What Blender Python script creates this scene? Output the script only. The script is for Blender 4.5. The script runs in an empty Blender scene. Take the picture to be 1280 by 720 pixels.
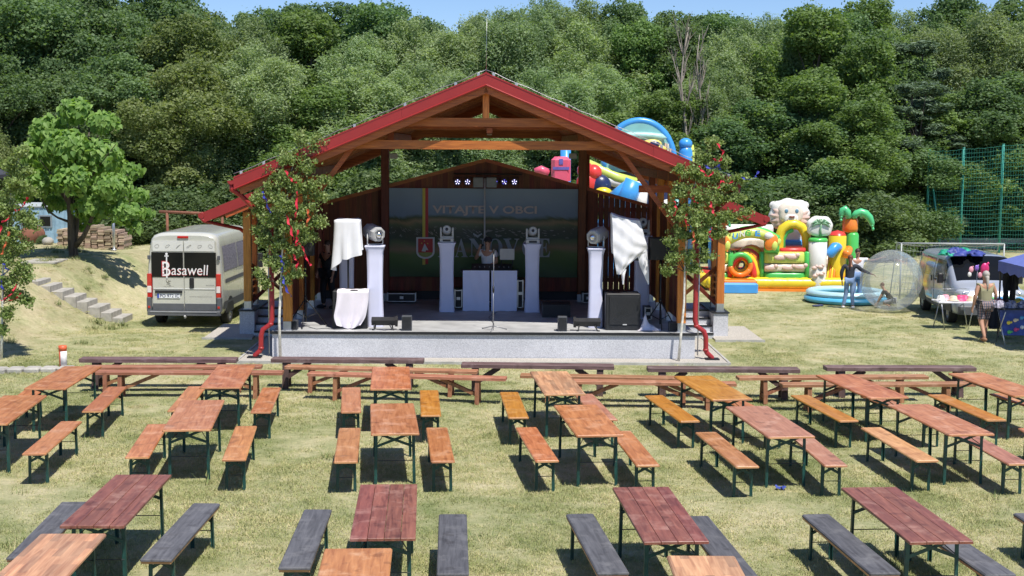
import bpy, bmesh, math, random
import numpy as np
from mathutils import Vector, Matrix

# ---------------------------------------------------------------- camera, sky, sun, exposure
sc = bpy.context.scene
COL = sc.collection
CAM_H = 4.7
F_PX = 1720.0                      # focal length in pixels of a 1280 px wide picture
PITCH = math.atan(180.0 / F_PX)
ROLL = math.radians(0.4)
cp, sp = math.cos(PITCH), math.sin(PITCH)
FWD = Vector((0, cp, -sp)); UP0 = Vector((0, sp, cp)); RT0 = Vector((1, 0, 0))
RT = RT0 * math.cos(ROLL) + UP0 * math.sin(ROLL)
UP = UP0 * math.cos(ROLL) - RT0 * math.sin(ROLL)
CAM = Vector((0, 0, CAM_H))
cam_d = bpy.data.cameras.new('camera')
cam_d.sensor_width = 36.0
cam_d.lens = 36.0 * F_PX / 1280.0
cam_d.clip_start = 0.1
cam_d.clip_end = 2000
cam = bpy.data.objects.new('camera', cam_d)
COL.objects.link(cam)
mw = Matrix((( RT.x, UP.x, -FWD.x, 0), (RT.y, UP.y, -FWD.y, 0), (RT.z, UP.z, -FWD.z, CAM_H), (0, 0, 0, 1)))
cam.matrix_world = mw
sc.camera = cam

SUN_DIR = Vector((-0.25, 0.44, -1.0)).normalized()      # the way the light travels
elev = math.asin(-SUN_DIR.z)
to_sun = -SUN_DIR
azim = math.atan2(to_sun.x, to_sun.y)
world = bpy.data.worlds.new('World')
sc.world = world
world.use_nodes = True
wn = world.node_tree.nodes; wl = world.node_tree.links
bg = wn['Background']
sky = wn.new('ShaderNodeTexSky')
sky.sky_type = 'NISHITA'
sky.sun_disc = False
sky.sun_elevation = elev
sky.sun_rotation = azim
sky.altitude = 1500
sky.air_density = 1.0
sky.dust_density = 0.1
sky.ozone_density = 2.5
tint = wn.new('ShaderNodeMix'); tint.data_type = 'RGBA'; tint.blend_type = 'MULTIPLY'; tint.inputs[0].default_value = 1.0
tint.inputs[7].default_value = (0.90, 1.0, 1.20, 1)      # clear deep blue summer air
wl.new(sky.outputs[0], tint.inputs[6]); wl.new(tint.outputs[2], bg.inputs[0])
bg.inputs[1].default_value = 0.085
sun_d = bpy.data.lights.new('sun', 'SUN')
sun_d.energy = 4.4
sun_d.angle = math.radians(0.53)
sun_d.color = (1.0, 0.955, 0.88)
sun = bpy.data.objects.new('sun', sun_d)
COL.objects.link(sun)
sun.rotation_euler = SUN_DIR.to_track_quat('-Z', 'Y').to_euler()
sun.location = (12, -20, 40)
sc.view_settings.view_transform = 'Standard'
sc.view_settings.look = 'None'
sc.view_settings.exposure = 0.42
sc.view_settings.gamma = 1.0
sc.render.engine = 'CYCLES'
sc.cycles.use_denoising = True
sc.cycles.max_bounces = 7
sc.cycles.diffuse_bounces = 2
sc.cycles.glossy_bounces = 3
sc.cycles.transmission_bounces = 6
sc.cycles.transparent_max_bounces = 12
sc.cycles.caustics_reflective = False
sc.cycles.caustics_refractive = False
sc.cycles.sample_clamp_indirect = 4.0

R = random.Random(7)
NP = np.random.RandomState(11)

def ray(px, py):
    return FWD + RT * ((px - 640) / F_PX) + UP * ((360 - py) / F_PX)
def G(px, py, z=0.0):
    """where the line of sight through a photo pixel meets the height z"""
    d = ray(px, py); t = (z - CAM_H) / d.z
    return CAM + d * t
def V(px, py, y):
    """where the line of sight through a photo pixel meets the distance y"""
    d = ray(px, py)
    return CAM + d * (y / d.y)

# ---------------------------------------------------------------- small helpers
def tag(o, label=None, cat=None, group=None, kind=None):
    if label: o['label'] = label
    if cat: o['category'] = cat
    if group: o['group'] = group
    if kind: o['kind'] = kind
    return o

def empty(name, loc=(0, 0, 0), rz=0.0, label=None, cat=None, group=None):
    o = bpy.data.objects.new(name, None)
    o.empty_display_size = 0.2
    COL.objects.link(o)
    o.location = loc
    o.rotation_euler = (0, 0, rz)
    return tag(o, label, cat, group)

def link(name, me, parent=None, mat=None):
    if mat is not None and not len(me.materials): me.materials.append(mat)
    o = bpy.data.objects.new(name, me)
    COL.objects.link(o)
    if parent is not None: o.parent = parent
    return o

KIDS = {}
def copy_tree(o, parent=None):
    c = o.copy(); COL.objects.link(c)
    if parent is not None: c.parent = parent
    for ch in [x for x in bpy.data.objects if x.parent == o] if o.name not in KIDS else KIDS[o.name]:
        copy_tree(ch, c)
    return c
def remember(o):
    """list the children once, so that copying many things stays quick"""
    def rec(x):
        KIDS[x.name] = list(x.children)
        for y in KIDS[x.name]: rec(y)
    rec(o)

class MB:
    """collects boxes, beams, tubes, sheets and builds them as one mesh"""
    def __init__(s):
        s.v = []; s.f = []; s.smooth = []
    def add(s, vs, fs, smooth=False):
        n = len(s.v)
        s.v.extend([tuple(x) for x in vs])
        s.f.extend([tuple(i + n for i in f) for f in fs])
        s.smooth.extend([smooth] * len(fs))
        return s
    def box(s, c, d, rz=0.0, M=None):
        x, y, z = d[0] / 2, d[1] / 2, d[2] / 2
        vs = [Vector(p) for p in ((-x,-y,-z),(x,-y,-z),(x,y,-z),(-x,y,-z),(-x,-y,z),(x,-y,z),(x,y,z),(-x,y,z))]
        if M is not None: vs = [M @ p for p in vs]
        elif rz: 
            m = Matrix.Rotation(rz, 3, 'Z'); vs = [m @ p for p in vs]
        c = Vector(c)
        return s.add([p + c for p in vs], [(3,2,1,0),(4,5,6,7),(0,1,5,4),(1,2,6,5),(2,3,7,6),(3,0,4,7)])
    def bevbox(s, c, d, b=0.01, rz=0.0):
        """a box with its vertical and top edges chamfered"""
        x, y, z = d[0] / 2, d[1] / 2, d[2] / 2
        ring = [(-x+b,-y),(x-b,-y),(x,-y+b),(x,y-b),(x-b,y),(-x+b,y),(-x,y-b),(-x,-y+b)]
        inn = [(-x+2*b,-y+b),(x-2*b,-y+b),(x-b,-y+2*b),(x-b,y-2*b),(x-2*b,y-b),(-x+2*b,y-b),(-x+b,y-2*b),(-x+b,-y+2*b)]
        vs = [(px,py,-z) for px,py in ring] + [(px,py,z-b) for px,py in ring] + [(px,py,z) for px,py in inn]
        fs = [tuple(range(7,-1,-1)), tuple(range(16,24))]
        for i in range(8):
            j = (i+1) % 8
            fs += [(i,j,8+j,8+i),(8+i,8+j,16+j,16+i)]
        m = Matrix.Rotation(rz, 3, 'Z'); c = Vector(c)
        return s.add([m @ Vector(p) + c for p in vs], fs)
    def beam(s, p0, p1, w, h, up=(0, 0, 1)):
        p0 = Vector(p0); p1 = Vector(p1); d = (p1 - p0).normalized()
        up = Vector(up)
        if abs(d.dot(up)) > 0.98: up = Vector((0, 1, 0)) if abs(d.y) < 0.9 else Vector((1, 0, 0))
        a = d.cross(up).normalized() * (w / 2); b = a.cross(d).normalized() * (h / 2)
        vs = [p0-a-b, p0+a-b, p0+a+b, p0-a+b, p1-a-b, p1+a-b, p1+a+b, p1-a+b]
        return s.add(vs, [(0,1,2,3),(7,6,5,4),(0,4,5,1),(1,5,6,2),(2,6,7,3),(3,7,4,0)])
    def tube(s, pts, r, n=8, caps=True, smooth=True):
        pts = [Vector(p) for p in pts]
        rs = r if isinstance(r, (list, tuple)) else [r] * len(pts)
        rings = []
        prev = None
        for i, p in enumerate(pts):
            if i == 0: d = pts[1] - p
            elif i == len(pts) - 1: d = p - pts[-2]
            else: d = (pts[i+1] - p).normalized() + (p - pts[i-1]).normalized()
            d = d.normalized() if d.length > 1e-9 else Vector((0,0,1))
            if prev is None:
                a = d.orthogonal().normalized()
            else:
                a = (prev - d * prev.dot(d))
                a = a.normalized() if a.length > 1e-6 else d.orthogonal().normalized()
            prev = a
            b = d.cross(a)
            rings.append([p + (a * math.cos(t) + b * math.sin(t)) * rs[i] for t in [2*math.pi*k/n for k in range(n)]])
        vs = [q for rg in rings for q in rg]; fs = []
        for i in range(len(rings) - 1):
            for k in range(n):
                k2 = (k + 1) % n
                fs.append((i*n+k, i*n+k2, (i+1)*n+k2, (i+1)*n+k))
        s.add(vs, fs, smooth)
        if caps:
            m = len(s.v) - len(vs)
            s.f.append(tuple(m + k for k in range(n-1, -1, -1))); s.smooth.append(False)
            s.f.append(tuple(m + (len(rings)-1)*n + k for k in range(n))); s.smooth.append(False)
        return s
    def lathe(s, prof, n=20, c=(0,0,0), M=None, smooth=True, a0=0.0, a1=2*math.pi):
        """prof: (radius, height) pairs turned round the z axis"""
        full = abs(a1 - a0 - 2*math.pi) < 1e-6
        m = n if full else n + 1
        vs = []
        for (r, z) in prof:
            for k in range(m):
                t = a0 + (a1 - a0) * k / n
                p = Vector((r*math.cos(t), r*math.sin(t), z))
                if M is not None: p = M @ p
                vs.append(p + Vector(c))
        fs = []
        for i in range(len(prof) - 1):
            for k in range(n):
                k2 = (k + 1) % m
                fs.append((i*m+k, i*m+k2, (i+1)*m+k2, (i+1)*m+k))
        return s.add(vs, fs, smooth)
    def ball(s, c, r, nu=16, nv=10, M=None):
        if not isinstance(r, (tuple, list)): r = (r, r, r)
        vs = []; fs = []
        for i in range(nv + 1):
            a = math.pi * i / nv
            for k in range(nu):
                t = 2*math.pi*k/nu
                p = Vector((r[0]*math.sin(a)*math.cos(t), r[1]*math.sin(a)*math.sin(t), r[2]*math.cos(a)))
                if M is not None: p = M @ p
                vs.append(p + Vector(c))
        for i in range(nv):
            for k in range(nu):
                k2 = (k+1) % nu
                if i == 0: fs.append((k, (i+1)*nu+k, (i+1)*nu+k2))
                elif i == nv-1: fs.append((i*nu+k, (i+1)*nu+k, i*nu+k2))
                else: fs.append((i*nu+k, (i+1)*nu+k, (i+1)*nu+k2, i*nu+k2))
        return s.add(vs, fs, True)
    def prism(s, poly, p0, ux, uy, depth, smooth=False):
        """poly of 2-D points spanned by ux, uy from p0, pushed along ux x uy by depth"""
        p0, ux, uy = Vector(p0), Vector(ux), Vector(uy)
        nrm = ux.cross(uy).normalized() * depth
        n = len(poly)
        a = [p0 + ux*x + uy*y for x, y in poly]; b = [q + nrm for q in a]
        fs = [tuple(range(n-1, -1, -1)), tuple(range(n, 2*n))]
        for i in range(n):
            j = (i+1) % n; fs.append((i, j, n+j, n+i))
        return s.add(a + b, fs, smooth)
    def sheet(s, grid, smooth=True, thick=0.0):
        """grid[i][j] of points"""
        h, w = len(grid), len(grid[0])
        vs = [p for row in grid for p in row]
        fs = [(i*w+j, i*w+j+1, (i+1)*w+j+1, (i+1)*w+j) for i in range(h-1) for j in range(w-1)]
        return s.add(vs, fs, smooth)
    def build(s, name, mat=None, parent=None, world_space=True, kind=None, shift=None):
        """world_space: points are world points and are moved into an unrotated parent's space"""
        off = Vector((0, 0, 0))
        if parent is not None and world_space:
            q = parent
            while q is not None: off += Vector(q.location); q = q.parent
        me = bpy.data.meshes.new(name)
        me.from_pydata([tuple(Vector(p) - off) for p in s.v], [], s.f)
        me.polygons.foreach_set('use_smooth', s.smooth)
        me.update()
        o = link(name, me, parent, mat)
        if kind: o['kind'] = kind
        return o
    def loc(s, name, mat=None, parent=None, kind=None):
        return s.build(name, mat, parent, False, kind)

def text_mesh(txt, font_extrude=0.0, bold=0.0):
    c = bpy.data.curves.new('text', 'FONT'); c.body = txt; c.size = 1.0
    c.extrude = font_extrude; c.offset = bold; c.resolution_u = 3
    o = bpy.data.objects.new('text', c); COL.objects.link(o)
    dg = bpy.context.evaluated_depsgraph_get()
    me = bpy.data.meshes.new_from_object(o.evaluated_get(dg))
    COL.objects.unlink(o); bpy.data.objects.remove(o); bpy.data.curves.remove(c)
    return me
def lettering(name, txt, p0, ux, uy, width, height, mat, parent=None, bold=0.0, world_space=True, lift=0.0):
    """letters spread over width x height from the lower left corner p0 along ux, uy"""
    me = text_mesh(txt, 0.0, bold)
    co = np.array([v.co[:] for v in me.vertices])
    mn, mx = co.min(0), co.max(0)
    p0, ux, uy = Vector(p0), Vector(ux), Vector(uy)
    nz = ux.cross(uy).normalized()
    off = Vector((0, 0, 0))
    if parent is not None and world_space:
        q = parent
        while q is not None: off += Vector(q.location); q = q.parent
    for v in me.vertices:
        a = (v.co.x - mn[0]) / (mx[0]-mn[0]) * width
        b = (v.co.y - mn[1]) / (mx[1]-mn[1]) * height
        v.co = p0 + ux*a + uy*b + nz*lift - off
    me.materials.clear(); me.materials.append(mat)
    me.update()
    return link(name, me, parent)

# ---------------------------------------------------------------- materials
MATS = {}
def _new(name):
    m = bpy.data.materials.new(name); m.use_nodes = True
    nt = m.node_tree; return m, nt, nt.nodes, nt.links, nt.nodes['Principled BSDF']
def ramp(nodes, cols, pos=None, interp='LINEAR'):
    r = nodes.new('ShaderNodeValToRGB'); cr = r.color_ramp; cr.interpolation = interp
    n = len(cols); pos = pos or [i/(n-1) for i in range(n)]
    while len(cr.elements) < n: cr.elements.new(0.5)
    for e, p, c in zip(cr.elements, pos, cols):
        e.position = p; e.color = (*c[:3], 1)
    return r
def mat(name, col, rough=0.6, metal=0.0, var=0.12, scale=6.0, bump=0.0, bscale=40.0, spec=0.5, coat=0.0, obvar=0.0, coords='Object', emit=0.0):
    """plain painted or natural surface with a little mottling, wear in the gloss and fine relief"""
    if name in MATS: return MATS[name]
    m, nt, N, L, b = _new(name)
    tc = N.new('ShaderNodeTexCoord')
    nz = N.new('ShaderNodeTexNoise'); nz.inputs['Scale'].default_value = scale; nz.inputs['Detail'].default_value = 5
    L.new(tc.outputs[coords], nz.inputs['Vector'])
    r = ramp(N, [[max(0, c*(1-var)) for c in col], [min(1, c*(1+var)) for c in col]], [0.3, 0.7])
    L.new(nz.outputs['Fac'], r.inputs[0])
    out = r.outputs[0]
    if obvar:
        oi = N.new('ShaderNodeObjectInfo'); hs = N.new('ShaderNodeHueSaturation')
        mr = N.new('ShaderNodeMapRange'); mr.inputs[3].default_value = 1-obvar; mr.inputs[4].default_value = 1+obvar
        L.new(oi.outputs['Random'], mr.inputs[0]); L.new(mr.outputs[0], hs.inputs['Value']); L.new(out, hs.inputs['Color'])
        out = hs.outputs[0]
    L.new(out, b.inputs['Base Color'])
    rr = N.new('ShaderNodeMapRange'); rr.inputs[3].default_value = max(0.02, rough*0.85); rr.inputs[4].default_value = min(1, rough*1.15)
    L.new(nz.outputs['Fac'], rr.inputs[0]); L.new(rr.outputs[0], b.inputs['Roughness'])
    b.inputs['Metallic'].default_value = metal
    b.inputs['Specular IOR Level'].default_value = spec
    b.inputs['Coat Weight'].default_value = coat
    if emit:
        b.inputs['Emission Color'].default_value = (*col, 1); b.inputs['Emission Strength'].default_value = emit
    if bump:
        n2 = N.new('ShaderNodeTexNoise'); n2.inputs['Scale'].default_value = bscale; n2.inputs['Detail'].default_value = 6
        L.new(tc.outputs[coords], n2.inputs['Vector'])
        bp = N.new('ShaderNodeBump'); bp.inputs['Strength'].default_value = bump; bp.inputs['Distance'].default_value = 0.02
        L.new(n2.outputs['Fac'], bp.inputs['Height']); L.new(bp.outputs[0], b.inputs['Normal'])
    MATS[name] = m
    return m
def wood(name, dark, light, rough=0.5, axis='Y', scale=1.0, patch=0.0, obvar=0.15, spec=0.5, worn=None, knots=True, coords='Object'):
    """grain drawn out along one axis, per-object shade, worn pale or dark patches"""
    if name in MATS: return MATS[name]
    m, nt, N, L, b = _new(name)
    tc = N.new('ShaderNodeTexCoord'); mp = N.new('ShaderNodeMapping')
    st = {'X': (1.2, 14, 14), 'Y': (14, 1.2, 14), 'Z': (14, 14, 1.2)}[axis]
    mp.inputs['Scale'].default_value = [c*scale for c in st]
    oi = N.new('ShaderNodeObjectInfo')
    ad = N.new('ShaderNodeVectorMath'); ad.operation = 'ADD'
    ml = N.new('ShaderNodeVectorMath'); ml.operation = 'SCALE'; ml.inputs[0].default_value = (17.3, 9.1, 5.7)
    L.new(oi.outputs['Random'], ml.inputs['Scale'])
    L.new(tc.outputs[coords], ad.inputs[0]); L.new(ml.outputs[0], ad.inputs[1]); L.new(ad.outputs[0], mp.inputs[0])
    n1 = N.new('ShaderNodeTexNoise'); n1.inputs['Scale'].default_value = 1.6; n1.inputs['Detail'].default_value = 7; n1.inputs['Distortion'].default_value = 0.8
    L.new(mp.outputs[0], n1.inputs['Vector'])
    r1 = ramp(N, [dark, [(a+c)/2 for a, c in zip(dark, light)], light], [0.3, 0.5, 0.72])
    L.new(n1.outputs['Fac'], r1.inputs[0])
    out = r1.outputs[0]
    if patch:
        bk = N.new('ShaderNodeTexBrick')
        bk.inputs['Scale'].default_value = 1.0; bk.inputs['Mortar Size'].default_value = 0.0
        bk.inputs['Brick Width'].default_value = 0.5; bk.inputs['Row Height'].default_value = 0.085
        bk.inputs['Color1'].default_value = (0.55, 0.55, 0.55, 1); bk.inputs['Color2'].default_value = (1.25, 1.15, 1.0, 1)
        sw = N.new('ShaderNodeMapping'); sw.inputs['Rotation'].default_value = (0, 0, math.pi/2 if axis == 'Y' else 0)
        L.new(ad.outputs[0], sw.inputs[0]); L.new(sw.outputs[0], bk.inputs['Vector'])
        mx = N.new('ShaderNodeMix'); mx.data_type = 'RGBA'; mx.blend_type = 'MULTIPLY'; mx.inputs[0].default_value = patch
        L.new(out, mx.inputs[6]); L.new(bk.outputs['Color'], mx.inputs[7]); out = mx.outputs[2]
    n3 = N.new('ShaderNodeTexNoise'); n3.inputs['Scale'].default_value = 3.0; n3.inputs['Detail'].default_value = 8; n3.inputs['Roughness'].default_value = 0.7
    L.new(ad.outputs[0], n3.inputs['Vector'])
    if worn is not None:
        r3 = ramp(N, [(0,0,0),(1,1,1)], [0.52, 0.68])
        L.new(n3.outputs['Fac'], r3.inputs[0])
        mx = N.new('ShaderNodeMix'); mx.data_type = 'RGBA'
        sc_ = N.new('ShaderNodeMath'); sc_.operation = 'MULTIPLY'; sc_.inputs[1].default_value = 0.75
        L.new(r3.outputs[0], sc_.inputs[0]); L.new(sc_.outputs[0], mx.inputs[0])
        L.new(out, mx.inputs[6]); mx.inputs[7].default_value = (*worn, 1); out = mx.outputs[2]
    if worn is not None:          # scratches along the grain and dark stains
        n4 = N.new('ShaderNodeTexNoise'); n4.inputs['Scale'].default_value = 7.0; n4.inputs['Detail'].default_value = 9; n4.inputs['Roughness'].default_value = 0.8
        L.new(mp.outputs[0], n4.inputs['Vector'])
        r4 = ramp(N, [(0.55,0.50,0.48), (1,1,1), (1,1,1), (1.35,1.3,1.25)], [0.34, 0.42, 0.58, 0.66]); L.new(n4.outputs['Fac'], r4.inputs[0])
        n5 = N.new('ShaderNodeTexNoise'); n5.inputs['Scale'].default_value = 4.5; n5.inputs['Detail'].default_value = 4; L.new(ad.outputs[0], n5.inputs['Vector'])
        r5 = ramp(N, [(0.50,0.47,0.46), (1,1,1)], [0.33, 0.41]); L.new(n5.outputs['Fac'], r5.inputs[0])
        for q_ in (r4, r5):
            m4 = N.new('ShaderNodeMix'); m4.data_type = 'RGBA'; m4.blend_type = 'MULTIPLY'; m4.inputs[0].default_value = 0.6; L.new(out, m4.inputs[6]); L.new(q_.outputs[0], m4.inputs[7]); out = m4.outputs[2]
    hs = N.new('ShaderNodeHueSaturation')
    mr = N.new('ShaderNodeMapRange'); mr.inputs[3].default_value = 1-obvar; mr.inputs[4].default_value = 1+obvar
    L.new(oi.outputs['Random'], mr.inputs[0]); L.new(mr.outputs[0], hs.inputs['Value'])
    m2 = N.new('ShaderNodeMath'); m2.operation = 'MULTIPLY_ADD'; m2.inputs[1].default_value = 7.13; m2.inputs[2].default_value = 0.0
    fr = N.new('ShaderNodeMath'); fr.operation = 'FRACT'
    L.new(oi.outputs['Random'], m2.inputs[0]); L.new(m2.outputs[0], fr.inputs[0])
    mh = N.new('ShaderNodeMapRange'); mh.inputs[3].default_value = 0.5-0.012*obvar/0.15; mh.inputs[4].default_value = 0.5+0.012*obvar/0.15
    L.new(fr.outputs[0], mh.inputs[0]); L.new(mh.outputs[0], hs.inputs['Hue'])
    L.new(out, hs.inputs['Color']); L.new(hs.outputs[0], b.inputs['Base Color'])
    rr = N.new('ShaderNodeMapRange'); rr.inputs[3].default_value = rough*0.75; rr.inputs[4].default_value = min(1, rough*1.3)
    L.new(n3.outputs['Fac'], rr.inputs[0]); L.new(rr.outputs[0], b.inputs['Roughness'])
    b.inputs['Specular IOR Level'].default_value = spec
    bp = N.new('ShaderNodeBump'); bp.inputs['Strength'].default_value = 0.25; bp.inputs['Distance'].default_value = 0.01
    L.new(n1.outputs['Fac'], bp.inputs['Height']); L.new(bp.outputs[0], b.inputs['Normal'])
    MATS[name] = m
    return m
def leaf_mat(name, c0, c1, trans=0.35, rough=0.55, obvar=0.12, huev=0.012):
    """leaf green: per-leaf attribute 'tone' from c0 to c1, a little light shining through"""
    m, nt, N, L, b = _new(name)
    at = N.new('ShaderNodeAttribute'); at.attribute_name = 'tone'
    r = ramp(N, [c0, [(x+y)/2 for x, y in zip(c0, c1)], c1])
    L.new(at.outputs['Fac'], r.inputs[0])
    oi = N.new('ShaderNodeObjectInfo'); hs = N.new('ShaderNodeHueSaturation')
    mr = N.new('ShaderNodeMapRange'); mr.inputs[3].default_value = 1-obvar; mr.inputs[4].default_value = 1+obvar
    L.new(oi.outputs['Random'], mr.inputs[0]); L.new(mr.outputs[0], hs.inputs['Value'])
    m2 = N.new('ShaderNodeMath'); m2.operation = 'MULTIPLY'; m2.inputs[1].default_value = 13.7
    fr = N.new('ShaderNodeMath'); fr.operation = 'FRACT'
    L.new(oi.outputs['Random'], m2.inputs[0]); L.new(m2.outputs[0], fr.inputs[0])
    mh = N.new('ShaderNodeMapRange'); mh.inputs[3].default_value = 0.5-huev; mh.inputs[4].default_value = 0.5+huev
    L.new(fr.outputs[0], mh.inputs[0]); L.new(mh.outputs[0], hs.inputs['Hue'])
    L.new(r.outputs[0], hs.inputs['Color']); L.new(hs.outputs[0], b.inputs['Base Color'])
    b.inputs['Roughness'].default_value = rough; b.inputs['Specular IOR Level'].default_value = 0.35
    tr = N.new('ShaderNodeBsdfTranslucent')
    br = N.new('ShaderNodeMix'); br.data_type = 'RGBA'; br.blend_type = 'MULTIPLY'; br.inputs[0].default_value = 1.0
    br.inputs[7].default_value = (1.5, 1.6, 0.7, 1)
    L.new(hs.outputs[0], br.inputs[6]); L.new(br.outputs[2], tr.inputs['Color'])
    mx = N.new('ShaderNodeMixShader'); mx.inputs[0].default_value = trans
    L.new(b.outputs[0], mx.inputs[1]); L.new(tr.outputs[0], mx.inputs[2])
    L.new(mx.outputs[0], N['Material Output'].inputs[0])
    MATS[name] = m
    return m
# ---------------------------------------------------------------- terrain
def sstep(a, b, x):
    t = np.clip((x - a) / (b - a), 0, 1); return t*t*(3-2*t)
def tz(x, y):
    x = np.asarray(x, float); y = np.asarray(y, float)
    toe = -10.9 + 1.1*sstep(38.5, 44, y)
    bank = 1.22 * sstep(0.0, 2.4, toe - x) * sstep(28.9, 35.5, y) * (1-sstep(45.5, 55, y))
    bank = bank + 0.05*np.sin(x*1.7+y*0.6)*sstep(0, 1.5, toe-x)*sstep(29, 33, y)
    bank = bank - 0.2*sstep(-6.9, -7.6, x)*(1-sstep(-10.4, -11.4, x))*sstep(33.2, 35.6, y)*(1-sstep(44, 50, y))      # slight dip where the van stands
    hill = 0.13*np.maximum(0, y-72) ; hill = np.minimum(hill, 8)
    return bank + hill
def tzf(x, y): return float(tz(x, y))

def ground_nodes(N, L, for_blade=False):
    """straw and green turf, thin and dusty in places, bare soil on the bank: colour from the place on the ground"""
    ge = N.new('ShaderNodeNewGeometry')
    sx = N.new('ShaderNodeSeparateXYZ'); L.new(ge.outputs['Position'], sx.inputs[0])
    def noise(scale, detail=6, rough=0.6, vec=None):
        n = N.new('ShaderNodeTexNoise'); n.inputs['Scale'].default_value = scale; n.inputs['Detail'].default_value = detail
        n.inputs['Roughness'].default_value = rough; L.new(vec or ge.outputs['Position'], n.inputs['Vector']); return n
    big = noise(0.33, 4, 0.6); mid = noise(1.7, 6, 0.7); fine = noise(11, 7, 0.75)
    a = N.new('ShaderNodeMath'); a.operation = 'MULTIPLY_ADD'; a.inputs[1].default_value = 0.5
    L.new(big.outputs['Fac'], a.inputs[0])
    h = N.new('ShaderNodeMath'); h.operation = 'MULTIPLY'; h.inputs[1].default_value = 0.5
    L.new(mid.outputs['Fac'], h.inputs[0]); L.new(h.outputs[0], a.inputs[2])
    turf = ramp(N, [(0.235,0.265,0.120), (0.355,0.360,0.195), (0.475,0.445,0.27), (0.60,0.53,0.365)], [0.36, 0.46, 0.54, 0.66])
    L.new(a.outputs[0], turf.inputs[0])
    fr = ramp(N, [(0.72,0.74,0.66), (1.2,1.18,1.12)], [0.32, 0.68])
    L.new(fine.outputs['Fac'], fr.inputs[0])
    mx = N.new('ShaderNodeMix'); mx.data_type = 'RGBA'; mx.blend_type = 'MULTIPLY'; mx.inputs[0].default_value = 0.25 if for_blade else 0.8
    L.new(turf.outputs[0], mx.inputs[6]); L.new(fr.outputs[0], mx.inputs[7])
    out = mx.outputs[2]
    # dry soil showing through on the bank at the left and in worn places
    soilc = ramp(N, [(0.36,0.27,0.17), (0.50,0.39,0.27)], [0.3, 0.7]); L.new(fine.outputs['Fac'], soilc.inputs[0])
    bx = N.new('ShaderNodeMapRange'); bx.inputs[1].default_value = -10.2; bx.inputs[2].default_value = -11.6
    L.new(sx.outputs['X'], bx.inputs[0])
    s2 = noise(0.9, 5, 0.65)
    sr = ramp(N, [(0,0,0), (1,1,1)], [0.42, 0.6]); L.new(s2.outputs['Fac'], sr.inputs[0])
    mm = N.new('ShaderNodeMath'); mm.operation = 'MULTIPLY'; L.new(bx.outputs[0], mm.inputs[0]); L.new(sr.outputs[0], mm.inputs[1])
    m3 = N.new('ShaderNodeMath'); m3.operation = 'MULTIPLY'; m3.inputs[1].default_value = 0.38; L.new(mm.outputs[0], m3.inputs[0])
    wr = noise(0.55, 5, 0.7); wrr = ramp(N, [(0,0,0), (1,1,1)], [0.62, 0.74]); L.new(wr.outputs['Fac'], wrr.inputs[0])
    m4 = N.new('ShaderNodeMath'); m4.operation = 'MULTIPLY'; m4.inputs[1].default_value = 0.55; L.new(wrr.outputs[0], m4.inputs[0])
    m5 = N.new('ShaderNodeMath'); m5.operation = 'MAXIMUM'; L.new(m3.outputs[0], m5.inputs[0]); L.new(m4.outputs[0], m5.inputs[1])
    mx2 = N.new('ShaderNodeMix'); mx2.data_type = 'RGBA'; L.new(m5.outputs[0], mx2.inputs[0]); L.new(out, mx2.inputs[6]); L.new(soilc.outputs[0], mx2.inputs[7])
    out = mx2.outputs[2]
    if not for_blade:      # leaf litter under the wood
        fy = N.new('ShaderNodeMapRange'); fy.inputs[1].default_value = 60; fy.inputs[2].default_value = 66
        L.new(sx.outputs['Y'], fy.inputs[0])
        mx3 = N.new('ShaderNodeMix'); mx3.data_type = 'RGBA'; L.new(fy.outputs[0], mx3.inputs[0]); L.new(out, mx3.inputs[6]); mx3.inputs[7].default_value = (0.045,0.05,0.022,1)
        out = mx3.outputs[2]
    return out, fine, mid

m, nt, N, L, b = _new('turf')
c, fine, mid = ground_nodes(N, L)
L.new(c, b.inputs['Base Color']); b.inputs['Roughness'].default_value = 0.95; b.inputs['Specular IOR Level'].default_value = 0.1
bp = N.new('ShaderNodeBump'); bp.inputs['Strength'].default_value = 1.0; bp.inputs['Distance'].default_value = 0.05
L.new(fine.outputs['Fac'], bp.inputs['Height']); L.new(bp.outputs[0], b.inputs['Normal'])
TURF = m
xs = np.unique(np.concatenate([np.linspace(-600, -40, 24), np.linspace(-40, -16, 30), np.linspace(-16, -9, 60), np.linspace(-9, 24, 70), np.linspace(24, 600, 34)]))
ys = np.unique(np.concatenate([np.linspace(-60, 10, 12), np.linspace(10, 28, 30), np.linspace(28, 50, 90), np.linspace(50, 110, 50), np.linspace(110, 900, 20)]))
XX, YY = np.meshgrid(xs, ys)
ZZ = tz(XX, YY) + 0.012*np.sin(XX*1.3+np.cos(YY))*np.cos(YY*0.9)
vv = np.stack([XX.ravel(), YY.ravel(), ZZ.ravel()], 1)
nx, ny = len(xs), len(ys)
idx = np.arange(nx*ny).reshape(ny, nx)
ff = np.stack([idx[:-1,:-1].ravel(), idx[:-1,1:].ravel(), idx[1:,1:].ravel(), idx[1:,:-1].ravel()], 1)
me = bpy.data.meshes.new('lawn'); me.from_pydata(vv.tolist(), [], ff.tolist()); me.polygons.foreach_set('use_smooth', [True]*len(ff))
tag(link('lawn', me, None, TURF), kind='structure')

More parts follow.
